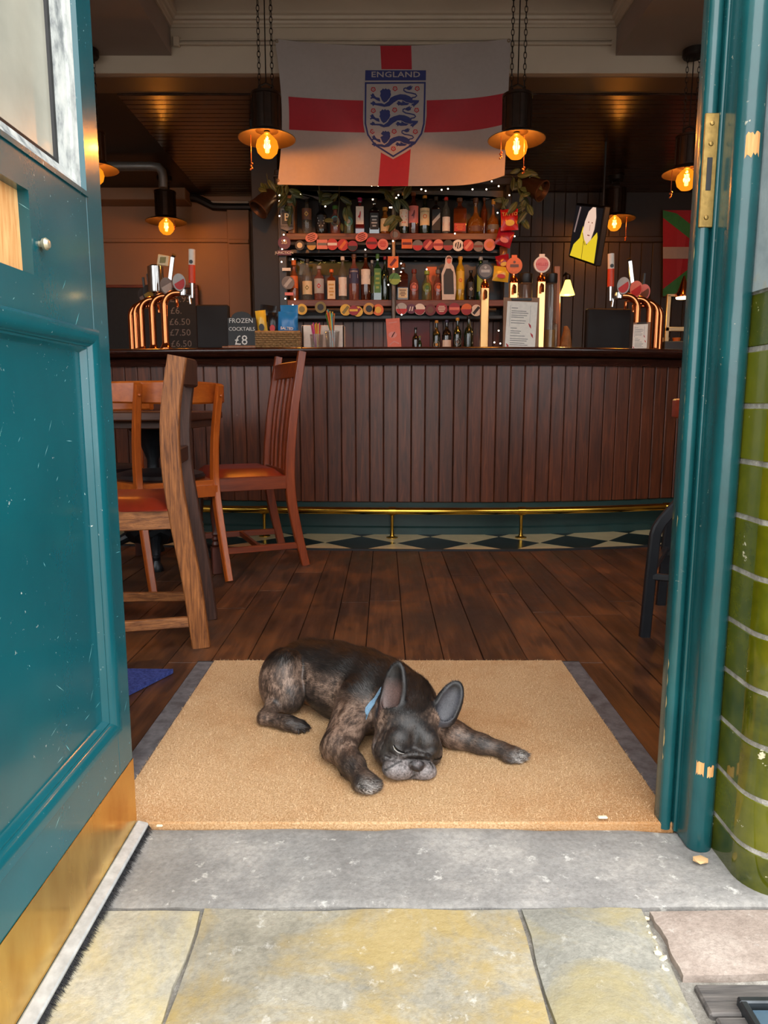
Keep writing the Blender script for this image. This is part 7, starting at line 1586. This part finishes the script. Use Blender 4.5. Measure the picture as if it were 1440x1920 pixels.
# coat pattern: the dog's own markings, plus shade painted into its creases
def lin(r, g, b): return np.array([L(r / 255), L(g / 255), L(b / 255)], np.float32)
def near(p, c, r0, r1):
    d = np.linalg.norm(p - np.array(c, np.float32), axis=1); return np.clip((r1 - d) / (r1 - r0), 0, 1)[:, None]
def near_seg(p, a, b, r0, r1):
    a, b = np.array(a, np.float32), np.array(b, np.float32); ab = b - a; t = np.clip((p - a) @ ab / (ab @ ab), 0, 1)
    d = np.linalg.norm(p - a - t[:, None] * ab, axis=1); return np.clip((r1 - d) / (r1 - r0), 0, 1)[:, None]
def vnoise(p, f, seed=0.0):
    return np.array([mnoise.fractal(Vector((x * f[0] + seed, y * f[1], z * f[2])), 0.8, 2.0, 3) for x, y, z in p], np.float32)
CREASES = [([on_dog(*q, 0.0006, 1.9 if q[0] < 650 else 1.48) for q in pts], r_, a_) for pts, r_, a_ in (  # dark lip lines, and shade painted into the skin folds and thigh crease
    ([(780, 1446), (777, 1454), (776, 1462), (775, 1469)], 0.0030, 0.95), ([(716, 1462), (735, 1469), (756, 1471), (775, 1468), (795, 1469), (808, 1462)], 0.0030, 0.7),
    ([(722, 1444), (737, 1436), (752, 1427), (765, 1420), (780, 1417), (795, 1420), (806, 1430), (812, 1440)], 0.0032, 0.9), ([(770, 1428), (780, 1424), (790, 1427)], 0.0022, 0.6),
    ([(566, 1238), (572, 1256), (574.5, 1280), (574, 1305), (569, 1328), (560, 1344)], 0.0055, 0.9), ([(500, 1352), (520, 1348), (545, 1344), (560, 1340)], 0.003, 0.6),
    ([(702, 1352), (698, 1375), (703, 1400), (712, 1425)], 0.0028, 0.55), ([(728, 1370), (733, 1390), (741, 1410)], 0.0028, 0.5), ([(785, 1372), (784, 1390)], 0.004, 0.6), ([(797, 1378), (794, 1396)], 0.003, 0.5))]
def coat(p, n):
    black, brown, tan = lin(30, 25, 23), lin(92, 73, 62), lin(146, 122, 106)
    st = vnoise(p @ np.array([[0.8, 0.6, 0], [-0.6, 0.8, 0], [0, 0, 1]], np.float32), (90, 26, 40))[:, None]; s2_ = vnoise(p, (210, 160, 160), 3.0)[:, None]
    br = np.clip(0.80 + st * 0.70 + s2_ * 0.45, 0, 1)
    c = black + (brown - black) * br; c = c + (tan - c) * np.clip(st * 0.9 + s2_ * 0.9 + 0.08, 0, 0.75)
    # black saddle along the spine
    up = np.clip((n[:, 2:3] - 0.40) * 3.5, 0, 1) * np.clip((p[:, 2:3] - 0.108) * 45, 0, 1)
    c = c + (black * 0.5 - c) * np.clip(up * (0.98 + 0.25 * st), 0, 1)
    # paws and lower legs dark, frosted toes
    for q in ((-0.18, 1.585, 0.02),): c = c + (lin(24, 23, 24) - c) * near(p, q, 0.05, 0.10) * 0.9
    gr = lin(150, 146, 142)
    hn = vnoise(p, (260, 260, 260), 5.0)[:, None]
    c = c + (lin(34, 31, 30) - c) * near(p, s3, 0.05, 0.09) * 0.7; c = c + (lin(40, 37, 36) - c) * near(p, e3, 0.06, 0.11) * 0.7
    for q in (PG(690, 1483, 0.024), PG(978, 1422, 0.024)): c = c + (gr * 1.25 - c) * near(p, q, 0.008, 0.030) * np.clip(0.30 + hn * 2.0, 0, 0.9)
    # black mask of the face, brindle on the crown, grey muzzle
    fm = near(p, hp(0, -0.045, -0.012), 0.058, 0.088); c = c + (lin(24, 23, 24) - c) * fm * 0.92
    mz = np.maximum(near(p, hp(-0.032, -0.080, -0.046), 0.022, 0.038), near(p, hp(0.026, -0.082, -0.046), 0.018, 0.032))
    c = c + (lin(150, 142, 142) - c) * mz * np.clip(0.50 + hn * 0.5, 0, 0.8)
    mz = near(p, hp(-0.046, -0.062, -0.040), 0.006, 0.03); c = c + (lin(120, 114, 112) - c) * mz * np.clip(0.40 + hn * 0.5, 0, 0.7)
    ns = near(p, hp(0, -0.088, -0.025), 0.012, 0.017); c = c + (lin(34, 30, 32) - c) * ns
    nt = near(p, hp(0, -0.088, -0.017), 0.004, 0.011); c = c + (lin(120, 112, 114) - c) * nt * np.clip(0.5 + hn, 0, 0.9)
    sl = near_seg(p, hp(0, -0.094, -0.036), hp(0, -0.088, -0.062), 0.0018, 0.0040); c = c + (lin(26, 22, 24) - c) * sl * 0.8
    for E, inn in ((E1, lin(82, 62, 58)), (E2, lin(58, 58, 64))):
        d = p - np.array(E[0], np.float32); u_ = d @ np.array(E[2], np.float32); m_ = d @ np.array(E[1], np.float32); w_ = np.abs(d @ np.array(E[3], np.float32))
        on = ((np.abs(u_) < E[4] * 0.62) & (w_ < 0.034) & (np.abs(m_) < 0.018))[:, None]
        c = np.where(on, lin(22, 20, 21), c)
        facing = np.clip(n @ np.array(E[1], np.float32) * 2.0, 0, 1)[:, None]
        low = np.clip((E[4] * 0.22 - u_[:, None]) / (E[4] * 0.25), 0, 1) if E is E1 else np.clip((E[4] * 0.40 - u_[:, None]) / (E[4] * 0.2), 0, 1)
        c = np.where(on, c + (inn - c) * facing * low * np.clip((0.024 - w_[:, None]) / 0.008, 0, 1), c)
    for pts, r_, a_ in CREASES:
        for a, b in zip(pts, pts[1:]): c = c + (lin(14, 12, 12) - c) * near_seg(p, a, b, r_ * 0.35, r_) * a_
    tn = near(p, (-0.185, 1.665, 0.03), 0.012, 0.035); c = c + (lin(150, 104, 66) - c) * tn * 0.8
    return np.clip(c, 0, 1)
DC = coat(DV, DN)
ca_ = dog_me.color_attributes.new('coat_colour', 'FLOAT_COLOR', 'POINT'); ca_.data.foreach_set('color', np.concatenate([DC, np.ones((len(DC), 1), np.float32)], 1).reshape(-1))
def coat_mat(name, rough, bump):
    m = NT(name); a = m.n.new('ShaderNodeAttribute'); a.attribute_name = 'coat_colour'
    n = m.noise(m.co((1, 1, 1)), 420, 3, 0.7)
    m.set(color=m.mix(1.0, a.outputs['Color'], m.rampv(n, [(0.3, 0.75), (0.7, 1.35)]), 'MULTIPLY'), rough=rough, spec=0.5, sheen=0.0)
    if bump: m.bump(n, bump, 0.0015)
    return m.m
M_dogskin = coat_mat('short_brindle_coat', 0.42, 0.35); M_hair = coat_mat('dog_hair', 0.38, 0)
dog = mobj('dog', dog_me, M_dogskin, None, True, 3.2)
tag(dog, 'brindle french bulldog asleep on the coir mat with its chin down', 'dog')
# flow of the coat: from the nose back over the body, down the legs
segs = [(hp(0, -0.08, -0.03), hp(0, 0.02, 0.05), 0.07), (hp(0, 0.02, 0.05), (0.0, 1.56, 0.13), 0.08), ((0.01, 1.58, 0.13), (-0.13, 1.71, 0.14), 0.09), ((-0.13, 1.71, 0.14), (-0.26, 1.80, 0.08), 0.09),
        ((-0.02, 1.56, 0.08), s1, 0.05), (s1, s3, 0.03), (s3, (-0.03, 1.32, 0.02), 0.03), (e0, e1, 0.04), (e1, e3, 0.03), (e3, (0.31, 1.44, 0.015), 0.03),
        ((-0.24, 1.70, 0.17), (-0.25, 1.66, 0.03), 0.05), (h0, h2, 0.025), ((0.0, 1.56, 0.06), (-0.14, 1.68, 0.06), 0.07)]
def flow(p):
    acc = np.zeros_like(p)
    for a, b, r in segs:
        a, b = np.array(a, np.float32), np.array(b, np.float32); ab = b - a; t = np.clip((p - a) @ ab / (ab @ ab), 0, 1)
        d = np.linalg.norm(p - a - t[:, None] * ab, axis=1); acc += np.exp(-(d / r) ** 2 * 2.2)[:, None] * ab / np.linalg.norm(ab)
    return acc / np.maximum(np.linalg.norm(acc, axis=1), 1e-6)[:, None]
rs = np.random.RandomState(11)
area_ok = DN[:, 2] > -0.6
pick = rs.choice(np.nonzero(area_ok)[0], 80000)
hpnt = DV[pick] + rs.uniform(-0.001, 0.001, (len(pick), 3)).astype(np.float32); hn = DN[pick]; hc = DC[pick]
hd = flow(hpnt) + rs.normal(0, 0.22, hpnt.shape).astype(np.float32); hd -= hn * (hd * hn).sum(1)[:, None]; hd /= np.maximum(np.linalg.norm(hd, axis=1), 1e-6)[:, None]
face_w = np.maximum(near(hpnt, HC + HR @ Vector((0, -0.03, -0.01)), 0.085, 0.10)[:, 0], 0)
ear_w = np.zeros(len(pick), np.float32)
for E in (E1, E2):
    d_ = hpnt - np.array(E[0], np.float32); ear_w = np.maximum(ear_w, ((np.abs(d_ @ np.array(E[2], np.float32)) < E[4] * 0.62) & (np.abs(d_ @ np.array(E[3], np.float32)) < 0.035) & (np.abs(d_ @ np.array(E[1], np.float32)) < 0.018)).astype(np.float32))
back_w = np.clip((hpnt[:, 2] - 0.12) * 20, 0, 1) * np.clip((hn[:, 2] - 0.3) * 2, 0, 1) * (1 - face_w)
ln = (rs.uniform(0.006, 0.013, len(pick)) * (1 + 0.7 * back_w) * (1 - 0.55 * face_w) * (1 - 0.6 * ear_w)).astype(np.float32)
sd = np.cross(hn, hd); wd = 0.00042
lift = (rs.uniform(0.12, 0.34, len(pick)))[:, None]
root = hpnt - hn * 0.0008
tip = root + (hd + hn * lift) * ln[:, None]
tv = np.stack([root - sd * wd, root + sd * wd, tip], 1).astype(np.float32); tv[:, :, 2] = np.maximum(tv[:, :, 2], GZ + 0.0005)
ho = tri_mesh('coat', tv, M_hair, dog); ho['kind'] = 'stuff'
hcv = hc * rs.uniform(0.6, 1.9, (len(pick), 1)) + rs.binomial(1, 0.12, (len(pick), 1)) * np.array([[0.07, 0.055, 0.045]]) * np.clip(hc.mean(1, keepdims=True) * 25, 0.12, 1)
cc = ho.data.color_attributes.new('coat_colour', 'FLOAT_COLOR', 'POINT'); cc.data.foreach_set('color', np.repeat(np.concatenate([np.clip(hcv, 0, 1), np.ones((len(pick), 1))], 1), 3, 0).astype(np.float32).reshape(-1))
# eyelids, claws, whisker-free; collar
M_lid = plain('pale_eyelid_rim', S(176, 170, 166), 0.35); M_eye = plain('wet_dark_eye', S(10, 9, 10), 0.08)
for pts, m in (([(737, 1398), (740, 1405), (745, 1409.5), (751, 1412.5), (758, 1414)], M_lid), ([(813, 1424), (819, 1424.5), (825, 1423), (830, 1419)], M_dogskin)):
    q = [on_dog(*p) for p in pts]; n = len(q)
    bm = B(); tube(bm, q, [0.0004] + [0.0010] * (n - 2) + [0.0004], 6); obj('eyelid', bm, m, dog)
    q = [on_dog(p[0] + 1.2, p[1] - 2.6, 0.0002) for p in pts]
    bm = B(); tube(bm, q, [0.0004] + [0.0019] * (n - 2) + [0.0004], 6); obj('eye', bm, M_eye, dog)
M_claw = plain('dark_claw', S(40, 34, 32), 0.3)
for px, py, dx, dy in ((667, 1480, -0.2, -1), (681, 1485, 0, -1), (697, 1485.5, 0.1, -1), (711, 1479, 0.3, -1), (984, 1418, 1, -0.3), (981, 1426, 1, -0.5), (970, 1430.5, 0.8, -0.7), (956, 1430, 0.5, -0.9), (559, 1375, 0.5, -0.8), (570, 1373, 0.7, -0.7), (577, 1370, 0.8, -0.5)):
    q = gnd(px, py, 0.017); d = Vector((dx, dy, 0)).normalized()
    bm = B(); tube(bm, [q - d * 0.004 + Vector((0, 0, 0.004)), q + d * 0.001 + Vector((0, 0, 0.0025)), q + d * 0.005 - Vector((0, 0, 0.0015))], [0.0024, 0.0021, 0.0004], 6); obj('claw', bm, M_claw, dog)
# collar: a band lying on the neck between body and head
M_collar = NT('blue_webbing'); _n = M_collar.noise(M_collar.co(), 900, 2); M_collar.set(color=M_collar.ramp(_n, [(0.3, S(74, 110, 150)), (0.7, S(150, 186, 208))]), rough=0.6); M_collar = M_collar.m
ring = []
cc_ = Vector((0.040, 1.520, 0.094)); ax_ = Vector((0.55, -0.80, -0.10)).normalized(); ex, ey = frame_of(ax_)
bins = {}
rel = DV - np.array(cc_, np.float32); al = rel @ np.array(ax_, np.float32); rad = rel - al[:, None] * np.array(ax_, np.float32)
def band(off, t):
    out = []
    xs, ys = rad @ np.array(ex, np.float32), rad @ np.array(ey, np.float32); an = np.arctan2(ys, xs); rr = np.hypot(xs, ys)
    sel = (np.abs(al - off) < 0.004) & (rr < 0.10); K = 48; rv = np.full(K, np.nan)
    for k in range(K):
        m = sel & (np.abs((an - (2 * PI * k / K - PI) + PI) % (2 * PI) - PI) < 0.10)
        if m.any(): rv[k] = np.max(rr[m])
    rv = np.where(np.isnan(rv), np.nanmean(rv), rv); rv = (rv + np.roll(rv, 1) + np.roll(rv, -1)) / 3
    return [cc_ + ax_ * off + (ex * math.cos(2 * PI * k / K - PI) + ey * math.sin(2 * PI * k / K - PI)) * (rv[k] + t) for k in range(K)]
bm = B(); R = []
for off, t in ((-0.0055, 0.0003), (-0.0055, 0.0024), (0.0055, 0.0024), (0.0055, 0.0003)): R.append([bm.verts.new(p) for p in band(off, t)])
for a in range(4):
    for k in range(48):
        q = (R[a][k].co + R[a][(k + 1) % 48].co) / 2
        if q.x < 0.045 and q.z > 0.055: bm.faces.new((R[a][k], R[a][(k + 1) % 48], R[(a + 1) % 4][(k + 1) % 48], R[(a + 1) % 4][k]))
bmesh.ops.delete(bm, geom=[v for v in bm.verts if not v.link_faces], context='VERTS')
for v in bm.verts: v.co.z = max(v.co.z, GZ + 0.001)
o = obj('collar', bm, M_collar, dog); o['label'] = 'pale blue collar'
